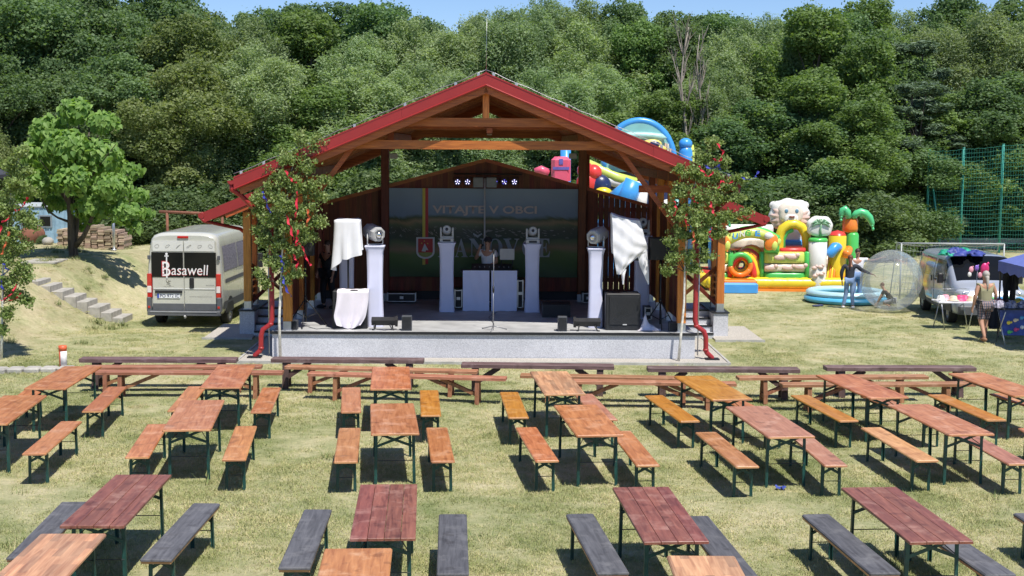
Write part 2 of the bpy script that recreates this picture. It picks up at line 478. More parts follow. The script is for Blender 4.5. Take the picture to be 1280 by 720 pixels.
# blades of grass: small tufts spread over the near lawn
m, nt, N, L, b = _new('grass_blades')
c, fine, mid = ground_nodes(N, L, True)
at = N.new('ShaderNodeAttribute'); at.attribute_name = 'tone'
rt = ramp(N, [(0.7,0.85,0.55), (1.05,1.08,0.85), (1.5,1.38,1.3)]); L.new(at.outputs['Fac'], rt.inputs[0])
mx = N.new('ShaderNodeMix'); mx.data_type = 'RGBA'; mx.blend_type = 'MULTIPLY'; mx.inputs[0].default_value = 1
L.new(c, mx.inputs[6]); L.new(rt.outputs[0], mx.inputs[7]); L.new(mx.outputs[2], b.inputs['Base Color'])
b.inputs['Roughness'].default_value = 0.7; b.inputs['Specular IOR Level'].default_value = 0.2
tr = N.new('ShaderNodeBsdfTranslucent'); L.new(mx.outputs[2], tr.inputs[0])
ms = N.new('ShaderNodeMixShader'); ms.inputs[0].default_value = 0.3
L.new(b.outputs[0], ms.inputs[1]); L.new(tr.outputs[0], ms.inputs[2]); L.new(ms.outputs[0], N['Material Output'].inputs[0])
BLADES = m

def raw_mesh(name, V_, F_, tone=None, smooth=False):
    """numpy points (n,3) and equal-sized faces (m,k) to a mesh, fast"""
    me = bpy.data.meshes.new(name)
    n, (mm, k) = len(V_), F_.shape
    me.vertices.add(n); me.vertices.foreach_set('co', V_.astype(np.float32).ravel())
    me.loops.add(mm*k); me.loops.foreach_set('vertex_index', F_.astype(np.int32).ravel())
    me.polygons.add(mm); me.polygons.foreach_set('loop_start', np.arange(0, mm*k, k, dtype=np.int32))
    try: me.polygons.foreach_set('loop_total', np.full(mm, k, dtype=np.int32))
    except Exception: pass
    if smooth: me.polygons.foreach_set('use_smooth', np.ones(mm, dtype=bool))
    if tone is not None:
        a = me.attributes.new('tone', 'FLOAT', 'FACE'); a.data.foreach_set('value', tone.astype(np.float32))
    me.update(calc_edges=True); me.validate()
    return me

def tuft_mesh(nb=80, rad=0.19, hmin=0.012, hmax=0.036, w=0.0045):
    a = NP.rand(nb)*2*np.pi; r = rad*np.sqrt(NP.rand(nb))
    base = np.stack([r*np.cos(a), r*np.sin(a), np.zeros(nb)-0.005], 1)
    h = hmin + (hmax-hmin)*NP.rand(nb)**1.5
    t = NP.rand(nb)*2*np.pi; lean = h*(0.3+1.0*NP.rand(nb))
    side = np.stack([-np.sin(t), np.cos(t), np.zeros(nb)], 1)*w*(0.7+0.6*NP.rand(nb))[:, None]
    top = base + np.stack([np.cos(t)*lean, np.sin(t)*lean, h], 1)
    V_ = np.stack([base-side, base+side, top], 1).reshape(-1, 3)
    F_ = np.arange(nb*3).reshape(-1, 3)
    return raw_mesh('grass_tuft', V_, F_, NP.rand(nb))
tuft_me = tuft_mesh(); tuft_me.materials.append(BLADES)
tuft = bpy.data.objects.new('grass_tuft', tuft_me); COL.objects.link(tuft); tuft.location = (0.9, 17.6, 0.0); tuft['kind'] = 'stuff'
pts = []
y = 14.6
n_try = 0
YB = [(14.6, 20, 62), (20, 25, 44), (25, 31, 30), (31, 40, 17), (40, 50, 8)]
for y0, y1, dens in YB:
    w1 = 0.40*y1
    n = int((y1-y0)*2*w1*dens)
    px_ = (NP.rand(n)*2-1)*w1; py_ = y0 + NP.rand(n)*(y1-y0)
    ok = np.abs(px_) < 0.40*py_
    inside = (py_ > 29.0) & (np.abs(px_+0.65) < 5.6) 
    inside |= (py_ > 33.0) & (np.abs(px_+0.65) < 6.5)
    inside |= (px_ < -10.9) & (NP.rand(n) < 0.5)
    # thinner in worn places
    worn = (np.sin(px_*0.9+1.3)*np.cos(py_*0.7) > 0.55) & (NP.rand(n) < 0.4)
    k = ok & ~inside & ~worn
    pts.append(np.stack([px_[k], py_[k], tz(px_[k], py_[k])], 1))
pts = np.concatenate(pts)
gm = bpy.data.meshes.new('grass'); gm.vertices.add(len(pts)); gm.vertices.foreach_set('co', pts.astype(np.float32).ravel()); gm.update()
gr = link('grass', gm); gr['kind'] = 'stuff'
gm.materials.append(BLADES)
ng = bpy.data.node_groups.new('scatter_grass', 'GeometryNodeTree')
ng.interface.new_socket('Geometry', in_out='INPUT', socket_type='NodeSocketGeometry')
ng.interface.new_socket('Geometry', in_out='OUTPUT', socket_type='NodeSocketGeometry')
gi = ng.nodes.new('NodeGroupInput'); go = ng.nodes.new('NodeGroupOutput')
ip = ng.nodes.new('GeometryNodeInstanceOnPoints'); oi = ng.nodes.new('GeometryNodeObjectInfo'); oi.inputs[0].default_value = tuft
rv = ng.nodes.new('FunctionNodeRandomValue'); rv.data_type = 'FLOAT_VECTOR'; rv.inputs[0].default_value = (-0.1,-0.1,0); rv.inputs[1].default_value = (0.1,0.1,6.28)
rs = ng.nodes.new('FunctionNodeRandomValue'); rs.data_type = 'FLOAT'; rs.inputs[2].default_value = 0.7; rs.inputs[3].default_value = 1.35
ng.links.new(gi.outputs[0], ip.inputs['Points']); ng.links.new(oi.outputs['Geometry'], ip.inputs['Instance'])
ng.links.new(rv.outputs[0], ip.inputs['Rotation']); ng.links.new(rs.outputs[1], ip.inputs['Scale'])
ng.links.new(ip.outputs[0], go.inputs[0])
md = gr.modifiers.new('scatter', 'NODES'); md.node_group = ng

# taller weeds and dry stalks, on the bank and here and there on the lawn
weed_me = tuft_mesh(60, 0.16, 0.05, 0.16, 0.007); weed_me.name = 'weed_tuft'
WM, nt, N, L, b = _new('weed_green')
at = N.new('ShaderNodeAttribute'); at.attribute_name = 'tone'
r_ = ramp(N, [(0.07,0.13,0.03), (0.20,0.25,0.08), (0.42,0.36,0.19)]); L.new(at.outputs['Fac'], r_.inputs[0]); L.new(r_.outputs[0], b.inputs['Base Color']); b.inputs['Roughness'].default_value = 0.8
weed_me.materials.append(WM)
weed = bpy.data.objects.new('weed_tuft', weed_me); COL.objects.link(weed); weed.location = (-12.0, 38.5, tzf(-12.0, 38.5)); weed['kind'] = 'stuff'
wp = []
for _ in range(260):
    x = -16.5+NP.rand()*6.5; y = 30+NP.rand()*16
    if math.sin(x*1.9+y*0.8)+math.sin(y*1.3-x) > 0.4: wp.append((x, y, tzf(x, y)))
for _ in range(70):
    y = 15+NP.rand()*14; x = (NP.rand()*2-1)*0.4*y; wp.append((x, y, -0.05))
wm_ = bpy.data.meshes.new('weeds'); wm_.from_pydata(wp, [], []); wm_.materials.append(WM)
wo = link('weeds', wm_); wo['kind'] = 'stuff'
ng2 = ng.copy()
for nd in ng2.nodes:
    if nd.type == 'OBJECT_INFO' or nd.bl_idname == 'GeometryNodeObjectInfo': nd.inputs[0].default_value = weed
md = wo.modifiers.new('scatter', 'NODES'); md.node_group = ng2

# ---------------------------------------------------------------- trees
def unit(a): return a/np.maximum(1e-9, np.linalg.norm(a, axis=1, keepdims=True))
def leaves_on_puffs(P, Rr, n, size, aspect=0.55, out=0.6, upb=0.35, squash=0.8, inner=0.12, shell=0.8, droop=0.0, seed=1):
    """n leaf faces over puffs (centres P, radii Rr); leaves buried inside other puffs are dropped"""
    rs = np.random.RandomState(seed)
    w = Rr**2; w = w/w.sum()
    pi = rs.choice(len(P), n, p=w)
    d = rs.normal(size=(n, 3)); d[:, 2] += 0.25; d = unit(d)
    rad = Rr[pi]*(shell + (1.12-shell)*rs.rand(n)); stray = rs.rand(n) < 0.25; rad[stray] *= 1.0+0.7*rs.rand(stray.sum())
    inn = rs.rand(n) < inner; rad[inn] *= rs.rand(inn.sum())
    sq = np.array([1, 1, squash])
    # lumpy surface
    lump = 1 + 0.16*np.sin(d[:,0]*9+P[pi,0]*3)*np.sin(d[:,1]*8+P[pi,1]*5)*np.cos(d[:,2]*7+P[pi,2])
    C = P[pi] + d*sq*(rad*lump)[:, None]
    buried = np.zeros(n, bool)
    for i in range(len(P)):
        q = (C - P[i])/sq
        buried |= ((q*q).sum(1) < (Rr[i]*0.72)**2) & (pi != i)
    keep = ~buried | (rs.rand(n) < 0.06)
    C, d, pi = C[keep], d[keep], pi[keep]; n = len(C)
    nrm = unit(d*out + rs.normal(size=(n, 3))*0.7 + np.array([0, -0.1, upb]))
    t = unit(np.cross(nrm, rs.normal(size=(n, 3))))
    if droop: t = unit(t + np.array([0, 0, -droop])); nrm = unit(np.cross(t, unit(np.cross(nrm, t))))
    s = unit(np.cross(nrm, t))
    L_ = size*(0.6+0.8*rs.rand(n)); W_ = L_*aspect
    a = C - t*(L_*0.5)[:, None]; e = C + t*(L_*0.5)[:, None]
    m1 = C - t*(L_*0.08)[:, None] + s*(W_*0.5)[:, None]; m2 = C - t*(L_*0.08)[:, None] - s*(W_*0.5)[:, None]
    V_ = np.stack([a, m1, e, m2], 1).reshape(-1, 3)
    F_ = np.arange(n*4).reshape(-1, 4)
    pt = rs.rand(len(P))
    tone = np.clip(0.5*pt[pi] + 0.5*rs.rand(n), 0, 1)
    return V_, F_, tone

def make_puffs(kind, H, Rw, seed):
    """lobes inside the crown's outline, each carrying many small tufts of foliage"""
    rs = np.random.RandomState(seed)
    P = []; Q = []
    conf = {'oak': (18, 16, 0.33, 0.36, 1.0), 'willow': (22, 15, 0.26, 0.34, 1.5), 'layered': (22, 14, 0.30, 0.36, 0.9), 'pine': (30, 9, 0.22, 0.40, 0.8), 'bush': (6, 9, 0.42, 0.45, 0.8)}
    nl, ns, rl, rsub, sq = conf[kind]
    for i in range(nl):
        z = (i+0.5)/nl; z = min(0.93, max(0.10, z*0.86+0.08+0.05*rs.randn()))
        if kind == 'pine': prof = max(0.10, (1-z)**0.8*1.05)
        elif kind == 'bush': prof = (1-z)**0.5
        else: prof = math.sin(math.pi*min(0.97, max(0.18, z*0.80+0.16)))**0.6
        a = i*2.4+rs.rand()*1.2; r = (0.30+0.62*rs.rand())*prof if z < 0.85 else 0.25*rs.rand()
        L_ = Rw*rl*(0.75+0.5*rs.rand())*(0.6+0.5*prof)
        c = np.array([math.cos(a)*r*Rw*0.85, math.sin(a)*r*Rw*0.85, z*H*0.93])
        P.append(c); Q.append(L_*0.72)
        for k in range(ns):
            d = rs.normal(size=3); d[2] += 0.3; d[:2] += 0.5*np.array([math.cos(a), math.sin(a)]); d /= np.linalg.norm(d)
            P.append(c + d*np.array([1, 1, sq])*L_*(0.75+0.35*rs.rand())); Q.append(L_*rsub*(0.6+0.7*rs.rand()))
    return np.array(P), np.array(Q)

BARK = wood('bark', (0.05,0.042,0.034), (0.16,0.135,0.11), rough=0.95, axis='Z', scale=0.7, spec=0.1)
PALEBARK = wood('dead_bark', (0.22,0.19,0.15), (0.42,0.38,0.33), rough=0.95, axis='Z', scale=0.7, spec=0.1)
LM = {
 'oak':     leaf_mat('leaves_oak', (0.070,0.130,0.054), (0.185,0.275,0.118), trans=0.42),
 'willow':  leaf_mat('leaves_willow', (0.165,0.235,0.108), (0.345,0.430,0.230), trans=0.42),
 'layered': leaf_mat('leaves_maple', (0.082,0.152,0.042), (0.225,0.325,0.110), trans=0.42),
 'olive':   leaf_mat('leaves_acacia', (0.105,0.155,0.048), (0.270,0.320,0.130), trans=0.42),
 'pine':    leaf_mat('needles_pine', (0.080,0.130,0.082), (0.190,0.255,0.155), trans=0.25),
 'bush':    leaf_mat('leaves_bush', (0.060,0.105,0.038), (0.180,0.250,0.100), trans=0.35),
}
def limb_mesh(P, H, r0, n=12, seed=3, lean=0.0):
    rs = random.Random(seed)
    mb = MB()
    k = 9
    trunk = [Vector((math.sin(i*0.8+seed)*0.12*i/k*2, math.cos(i*0.7+seed)*0.1*i/k*2, H*0.86*i/k)) for i in range(k+1)]
    trunk[0].z = -0.3
    mb.tube(trunk, [r0*(1-0.88*i/k) for i in range(k+1)], 9)
    order = list(range(len(P))); rs.shuffle(order)
    for i in order[:n]:
        q = Vector(P[i]); j = max(1, min(k-1, int((q.z/H - 0.12)*k)))
        s = trunk[j]
        mid = s.lerp(q, 0.5) + Vector((0, 0, 0.25))
        rr = r0*(1-0.88*j/k)*0.55
        mb.tube([s, mid, q], [rr, rr*0.6, rr*0.2], 6, caps=False)
    return mb
CROWN = {}; TRUNKM = {}
def crown_variant(key, kind, H, Rw, n, size, matkey, seed, **kw):
    P, Q = make_puffs(kind, H, Rw, seed)
    V_, F_, tone = leaves_on_puffs(P, Q, n, size, seed=seed, **kw)
    me = raw_mesh('crown', V_, F_, tone); me.materials.append(LM[matkey])
    CROWN[key] = (me, H, Rw)
    if kind != 'bush':
        mb = limb_mesh(P, H, 0.26 if kind != 'pine' else 0.2, 16, seed)
        tm = bpy.data.meshes.new('trunk'); tm.from_pydata(mb.v, [], mb.f); tm.polygons.foreach_set('use_smooth', mb.smooth); tm.materials.append(BARK)
        TRUNKM[key] = tm
QL = 1.0
crown_variant('oak1', 'oak', 14, 4.7, int(140000*QL), 0.16, 'oak', 21, aspect=0.75)
crown_variant('oak2', 'oak', 14, 4.3, int(130000*QL), 0.16, 'oak', 22, aspect=0.75)
crown_variant('wil1', 'willow', 14, 4.5, int(165000*QL), 0.17, 'willow', 31, aspect=0.36, droop=0.3, squash=1.5, inner=0.15)
crown_variant('wil2', 'willow', 14, 4.1, int(150000*QL), 0.17, 'willow', 32, aspect=0.36, droop=0.3, squash=1.5, inner=0.15)
crown_variant('lay1', 'layered', 14, 4.7, int(140000*QL), 0.165, 'layered', 41, aspect=0.7, squash=0.9, upb=0.35)
crown_variant('oli1', 'layered', 12, 4.3, int(105000*QL), 0.145, 'olive', 42, aspect=0.7, squash=0.8)
crown_variant('pin1', 'pine', 14, 3.6, int(95000*QL), 0.24, 'pine', 51, aspect=0.22, squash=0.6, inner=0.2)
crown_variant('bus1', 'bush', 3.6, 2.4, int(26000*QL), 0.13, 'bush', 61, aspect=0.6)
KINDW = {'oak1': ('oak_tree', 'dark broad tree'), 'oak2': ('oak_tree', 'deep green rounded tree'),
         'wil1': ('willow_tree', 'grey green willow'), 'wil2': ('willow_tree', 'silvery soft leaved willow'),
         'lay1': ('maple_tree', 'fresh green spreading tree'), 'oli1': ('acacia_tree', 'olive green feathery tree'),
         'pin1': ('pine_tree', 'dark bluish pine')}
WHERE = [(-200, 'at the far left edge above the timber shelter'), (25, 'above the left birch maypole'), (100, 'over the big leaved tree'), (165, 'above the stacked firewood'),
         (225, 'above the white van'), (290, 'between the van and the stage roof'), (350, 'above the left eave of the stage'), (420, 'above the left slope of the stage roof'),
         (490, 'rising over the lower left roof slope'), (560, 'just left of the stage gable peak'), (630, 'just right of the stage gable peak'), (700, 'above the right slope of the stage roof'),
         (770, 'above the blue arch of the inflatable slide'), (835, 'behind the bare dead trees'), (890, 'above the right birch maypole'), (950, 'above the bouncy castle lion'),
         (1020, 'over the inflatable palm'), (1085, 'above the clear plastic ball'), (1145, 'left of the ball stop fence'), (1210, 'behind the tall mesh fence'), (1275, 'at the far right edge behind the fence')]
def where(px):
    best = WHERE[0][1]
    for p, w in WHERE:
        if px >= p - 32: best = w
    return best
ROWW = {'A': 'in front', 'B': 'in mid wood', 'C': 'on the skyline'}
FOREST = [
 ('C', 15, -40, 78, 'oak1', 1.0), ('C', 110, -35, 80, 'oak2', 1.1), ('C', 195, -28, 79, 'oak1', 1.0), ('C', 258, 2, 82, 'oli1', 0.9),
 ('C', 352, 2, 84, 'oak1', 0.9), ('C', 415, -6, 86, 'oak2', 1.0), ('C', 478, -4, 85, 'oak1', 1.0), ('C', 530, 12, 86, 'oak2', 0.8),
 ('C', 600, 14, 88, 'wil2', 1.0), ('C', 668, 2, 86, 'wil1', 1.0), ('C', 730, -4, 87, 'wil2', 1.1), ('C', 780, -6, 86, 'oak1', 0.9), ('C', 845, 3, 88, 'oak2', 0.9),
 ('C', 905, 10, 88, 'oak1', 0.9), ('C', 960, 18, 86, 'wil2', 0.9), ('C', 1015, 2, 84, 'oak2', 1.0), ('C', 1082, 0, 86, 'lay1', 1.0), ('C', 1140, 18, 88, 'wil1', 0.9),
 ('C', 1200, -14, 88, 'oak1', 1.1), ('C', 1280, -14, 88, 'oak2', 1.1),
 ('B', -40, -10, 68, 'oak2', 1.1), ('B', 55, -15, 69, 'oak1', 1.1), ('B', 150, 0, 70, 'oak2', 1.0), ('B', 225, 20, 69, 'oli1', 1.05), ('B', 305, 28, 71, 'wil1', 0.8), 
 ('B', 385, 14, 72, 'lay1', 1.0), ('B', 455, 40, 71, 'wil2', 0.9), ('B', 520, 28, 72, 'wil1', 1.0), ('B', 590, 18, 73, 'wil2', 1.0), ('B', 655, 15, 72, 'wil1', 1.0),
 ('B', 725, 22, 73, 'wil2', 1.0), ('B', 790, 30, 74, 'lay1', 0.9), ('B', 850, 24, 75, 'oak1', 0.9), ('B', 905, 36, 71, 'wil2', 0.9), ('B', 960, 30, 72, 'wil1', 0.9),
 ('B', 1022, 8, 70, 'lay1', 1.05), ('B', 1085, 30, 72, 'oak1', 1.0), ('B', 1150, 34, 70, 'pin1', 1.25), ('B', 1215, 22, 73, 'wil1', 1.0), ('B', 1290, 14, 72, 'wil2', 1.0),
 ('A', -10, 62, 60, 'oak1', 0.9), ('A', 70, 80, 61, 'oak2', 0.9), ('A', 150, 62, 62, 'oak1', 0.9), ('A', 225, 70, 61, 'oli1', 1.0), ('A', 315, 62, 62, 'wil1', 0.95),
 ('A', 390, 110, 61, 'lay1', 0.85), ('A', 455, 78, 63, 'wil2', 1.0), ('A', 530, 82, 63, 'wil1', 0.9), ('A', 605, 92, 64, 'wil2', 0.9), ('A', 680, 90, 63, 'wil1', 0.9),
 ('A', 750, 82, 64, 'wil2', 0.95), ('A', 830, 112, 63, 'lay1', 0.85), ('A', 895, 92, 65, 'wil1', 0.85), ('A', 955, 120, 62, 'oak1', 0.85), ('A', 1020, 95, 62, 'lay1', 0.95),
 ('A', 1085, 118, 63, 'oak2', 0.9), ('A', 1150, 90, 64, 'pin1', 1.2), ('A', 1215, 110, 66, 'lay1', 0.9), ('A', 1285, 80, 66, 'oak2', 0.95),
]
seen_lab = {}
def uniq(lab, alt=None):
    if lab in seen_lab and alt: lab = alt
    seen_lab[lab] = seen_lab.get(lab, 0) + 1
    return lab
for i, (row, px, top, D, key, wsc) in enumerate(FOREST):
    p = V(px, top, D); gz = tzf(p.x, D)
    me, H, Rw = CROWN[key]
    nm, ph = KINDW[key]
    t = empty(nm, (p.x, D, gz), R.uniform(0, 6.28), uniq('%s %s %s' % (ph, ROWW[row], where(px))), 'tree', 'trees of the wood behind the stage')
    sz = 1.04*(p.z - gz)/H; t.scale = (wsc*(0.92+0.16*R.random()), wsc*(0.92+0.16*R.random()), sz)
    link('crown', me, t); link('trunk', TRUNKM[key], t)
# low shrubs along the edge of the wood
for i, (px, top, D, s) in enumerate([(-20,225,56,1.1),(120,240,59,1.0),(165,232,57,1.1),(205,242,56,1.0),(245,232,57,1.1),(285,240,56,1.0),(325,228,57,1.2),
        (880,225,57,1.2),(925,215,58,1.3),(965,228,58,1.2),(1005,236,59,1.0),(1050,240,59,1.1),(1095,232,58,1.2),(1130,246,60,1.0),(1165,252,66,1.0),(1200,240,67,1.1),(1240,236,68,1.2),(1285,240,66,1.2),
        (440,215,56,1.2),(520,215,57,1.2),(590,214,57,1.1),(660,214,57,1.2),(740,215,58,1.2),(810,215,58,1.2)]):
    p = V(px, top, D); gz = tzf(p.x, D); me, H, Rw = CROWN['bus1']
    o = link('shrub', me); o.location = (p.x, D, gz-0.1); o.rotation_euler.z = R.uniform(0, 6.28); o.scale = (s*1.15, s*1.15, max(0.5, (p.z-gz)/H))
    tag(o, uniq('green leafy shrub low down %s' % where(px), 'right hand one of two shrubs low down %s' % where(px)), 'shrub', 'shrubs along the edge of the wood')

# bare dead trees standing pale in the wood
def bare_tree(px, top, D, seed, lab):
    p = V(px, top, D); gz = tzf(p.x, D); H = p.z-gz
    rs = random.Random(seed)
    t = empty('dead_tree', (p.x, D, gz), 0, lab, 'tree', 'bare dead trees')
    mb = MB(); k = 8
    tr_ = [Vector((math.sin(i*1.3+seed)*0.18, math.cos(i+seed)*0.15, H*i/k)) for i in range(k+1)]; tr_[0].z = -0.2
    mb.tube(tr_, [0.12*(1-0.85*i/k) for i in range(k+1)], 7); mb.loc('trunk', PALEBARK, t)
    mb = MB()
    for i in range(26):
        j = rs.randint(4, k-1); s = tr_[j]; a = rs.uniform(0, 6.28); l = rs.uniform(0.6, 1.7)
        e = s + Vector((math.cos(a)*l*0.30, math.sin(a)*l*0.30, l*0.9)); mid = s.lerp(e, 0.5) + Vector((0, 0, -0.12))
        mb.tube([s, mid, e], [0.04, 0.026, 0.009], 5, False)
        for _ in range(3):
            e2 = e + Vector((rs.uniform(-.25,.25), rs.uniform(-.25,.25), rs.uniform(0.1,.5))); mb.tube([mid.lerp(e, .6), e2], [0.016, 0.006], 4, False)
    mb.loc('branch', PALEBARK, t)
bare_tree(857, 34, 62.2, 3, 'tall bare dead tree with pale upright trunk among the willows')
bare_tree(876, 44, 62.6, 8, 'shorter bare dead tree leaning beside the tall pale one')

# catalpa with big heart-shaped leaves on the bank
def heart_leaves(C, D_, size, rs):
    n = len(C)
    nrm = unit(rs.normal(size=(n, 3))*0.45 + D_*0.8 + np.array([0, -0.25, 0.35]))
    t = unit(D_*0.5 + np.array([0, 0, -1.0]) + rs.normal(size=(n, 3))*0.45)
    s = unit(np.cross(nrm, t)); t = unit(np.cross(s, nrm))
    L_ = size*(0.6+0.7*rs.rand(n))
    prof = [(0.0, 0.0), (-0.1, 0.26), (0.1, 0.46), (0.4, 0.42), (0.75, 0.18), (1.0, 0.0), (0.75, -0.18), (0.4, -0.42), (0.1, -0.46), (-0.1, -0.26)]
    pts_ = []
    for (u, w) in prof:
        pts_.append(C + t*(L_*(u-0.3))[:, None] + s*(L_*w)[:, None] + nrm*(L_*(abs(w)*0.35 - u*u*0.15))[:, None])
    V_ = np.stack(pts_, 1).reshape(-1, 3)
    a = np.arange(n)[:, None]*10
    q1 = a + np.array([0, 1, 2, 3]); q2 = a + np.array([0, 3, 4, 5]); q3 = a + np.array([0, 5, 6, 7]); q4 = a + np.array([0, 7, 8, 9])
    F_ = np.stack([q1, q2, q3, q4], 1).reshape(-1, 4)
    return V_, F_, np.repeat(rs.rand(n), 4)
LM['catalpa'] = leaf_mat('leaves_catalpa', (0.12,0.235,0.050), (0.27,0.41,0.105), trans=0.4, obvar=0.02, huev=0.0)
def catalpa():
    b0 = G(92, 331, 1.03); D = b0.y
    t = empty('catalpa_tree', (b0.x, D, tzf(b0.x, D)-0.03), 0, 'small tree with big heart shaped leaves and forked trunk on the grass bank', 'tree')
    def W(px, py, dy=0.0): 
        q = V(px, py, D+dy); return q
    mb = MB()
    mb.tube([W(93,334), W(92,318), W(90,300), W(88,272,-.1), W(86,245,-.2), W(80,215,-.2), W(78,180)], [.17,.14,.13,.09,.07,.05,.02], 10)
    mb.tube([W(92,304), W(95,285,.1), W(97,262,.2), W(100,235,.2), W(108,200), W(112,160)], [.1,.085,.07,.06,.04,.02], 9)
    mb.tube([W(94,308), W(104,296,-.2), W(112,280,-.4), W(118,262,-.5), W(135,240,-.5), W(160,218,-.3)], [.09,.075,.06,.05,.03,.015], 8)
    mb.tube([W(88,278), W(72,272,-.3), W(60,264,-.5), W(45,235,-.6)], [.045,.03,.03,.012], 7)
    for e in [(50,200,-.6),(35,190,.6),(60,160,.4),(100,140,-.3),(130,150,.5),(145,180,-.8),(165,235,.5),(120,215,1.2),(70,210,1.2)]:
        mb.tube([W(90,262), W((90+e[0])/2, (250+e[1])/2, e[2]*.6), W(*e)], [.045,.03,.012], 6, False)
    mb.build('trunk', BARK, t)
    rs = np.random.RandomState(5)
    blobs = [(95,140,22,0),(62,165,26,.3),(130,155,20,-.2),(40,195,22,0),(85,185,30,-.7),(125,195,26,-.4),(165,215,14,0),(50,230,22,-.4),(90,225,26,-1),(140,235,24,-.7),(175,245,12,-.2),
             (70,254,16,.5),(115,258,26,-.4),(155,266,20,-.6),(30,245,12,.2),(182,268,10,-.3),(95,200,34,1.2),(60,195,26,1.4),(135,205,26,1.2),(168,285,10,-.5),(100,275,16,.8),(20,225,12,.3)]
    Cs = []; Ds = []
    for (px, py, r, dy) in blobs:
        c = np.array(W(px, py, dy)); rr = r/41.0*0.95; n = int(960*rr*rr)
        d = unit(rs.normal(size=(n, 3)) + np.array([0, -0.2, 0.3])); rad = rr*(0.55+0.5*rs.rand(n))
        Cs.append(c + d*rad[:, None]*np.array([1, 1, .8])); Ds.append(d)
    V_, F_, tn = heart_leaves(np.concatenate(Cs), np.concatenate(Ds), 0.165, rs)
    V_ = V_ - np.array(t.location)
    me = raw_mesh('crown', V_, F_, tn); me.materials.append(LM['catalpa']); link('crown', me, t)
catalpa()
# slender acacia at the far left edge
p = G(-28, 335, 1.1)
t = empty('acacia_tree', (p.x, p.y, 1.15), 0.6, 'light green young tree at the far left edge behind the birch', 'tree'); t.scale = (0.34, 0.34, 0.40)
link('crown', CROWN['oli1'][0], t); link('trunk', TRUNKM['oli1'], t)
# ---------------------------------------------------------------- the stage pavilion
PO = G(605, 449.5, 0.0)
YAW = math.radians(1.0)
MS = Matrix.Translation(PO) @ Matrix.Rotation(YAW, 4, 'Z')
MSI = MS.inverted()
def S(x, y, z): return MS @ Vector((x, y, z))
def SL(px, py, y):
    """pavilion-space point on the line of sight at local depth y"""
    o = MSI @ CAM; d = MSI.to_3x3() @ ray(px, py)
    return o + d * ((y - o.y) / d.y)
FZ = 0.6       # stage floor height
HW = 4.62      # half width of the platform

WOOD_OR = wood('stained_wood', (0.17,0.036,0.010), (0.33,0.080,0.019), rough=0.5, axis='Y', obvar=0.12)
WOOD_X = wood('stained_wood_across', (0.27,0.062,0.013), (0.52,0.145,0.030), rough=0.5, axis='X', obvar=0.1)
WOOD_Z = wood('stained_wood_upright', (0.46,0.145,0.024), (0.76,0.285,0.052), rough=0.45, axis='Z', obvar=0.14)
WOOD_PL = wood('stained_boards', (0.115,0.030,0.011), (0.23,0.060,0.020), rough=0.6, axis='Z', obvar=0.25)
RED = mat('red_sheet_metal', (0.30,0.022,0.022), rough=0.4, var=0.06, scale=3, spec=0.5)
REDPIPE = mat('red_pipe', (0.33,0.024,0.024), rough=0.4, var=0.06, scale=3)
ROOFR = mat('roof_sheet', (0.30,0.03,0.03), rough=0.45, var=0.1)
BLACKTRIM = mat('black_trim', (0.015,0.015,0.017), rough=0.5)
ZINC = mat('zinc', (0.55,0.56,0.58), rough=0.35, metal=0.8, var=0.1)
CABLE = mat('cable_grey', (0.10,0.10,0.11), rough=0.5)
# grey speckled mosaic plaster
m, nt, N, L, b = _new('mosaic_plaster')
tc = N.new('ShaderNodeTexCoord'); vo = N.new('ShaderNodeTexVoronoi'); vo.inputs['Scale'].default_value = 75
L.new(tc.outputs['Object'], vo.inputs['Vector'])
bw = N.new('ShaderNodeSeparateColor'); L.new(vo.outputs['Color'], bw.inputs[0])
rp = ramp(N, [(0.44,0.445,0.47), (0.55,0.555,0.585), (0.60,0.605,0.635), (0.68,0.685,0.71)], [0.0, 0.35, 0.7, 1.0]); L.new(bw.outputs[0], rp.inputs[0])
ns = N.new('ShaderNodeTexNoise'); ns.inputs['Scale'].default_value = 0.8; ns.inputs['Detail'].default_value = 6; L.new(tc.outputs['Object'], ns.inputs['Vector'])
r2 = ramp(N, [(0.86,0.86,0.86), (1.06,1.06,1.06)], [0.35, 0.65]); L.new(ns.outputs['Fac'], r2.inputs[0])
mx = N.new('ShaderNodeMix'); mx.data_type = 'RGBA'; mx.blend_type = 'MULTIPLY'; mx.inputs[0].default_value = 1; L.new(rp.outputs[0], mx.inputs[6]); L.new(r2.outputs[0], mx.inputs[7])
L.new(mx.outputs[2], b.inputs['Base Color']); b.inputs['Roughness'].default_value = 0.8
bp = N.new('ShaderNodeBump'); bp.inputs['Strength'].default_value = 0.4; bp.inputs['Distance'].default_value = 0.005; L.new(vo.outputs['Distance'], bp.inputs['Height']); L.new(bp.outputs[0], b.inputs['Normal'])
PLASTER = m
CONC = mat('concrete', (0.42,0.41,0.38), rough=0.9, var=0.18, scale=5, bump=0.4, bscale=60)
FLOOR = mat('stage_floor', (0.42,0.42,0.415), rough=0.6, var=0.2, scale=2.5, bump=0.2, bscale=30)
GRAVEL = mat('pale_gravel', (0.50,0.46,0.40), rough=1.0, var=0.35, scale=45, bump=1.0, bscale=90)

PAV = empty('stage_pavilion', PO, YAW, 'open timber stage with red gable roof, plank back wall and grey plastered platform', 'stage')
def pp(mb, name, mat_): return mb.loc(name, mat_, PAV)
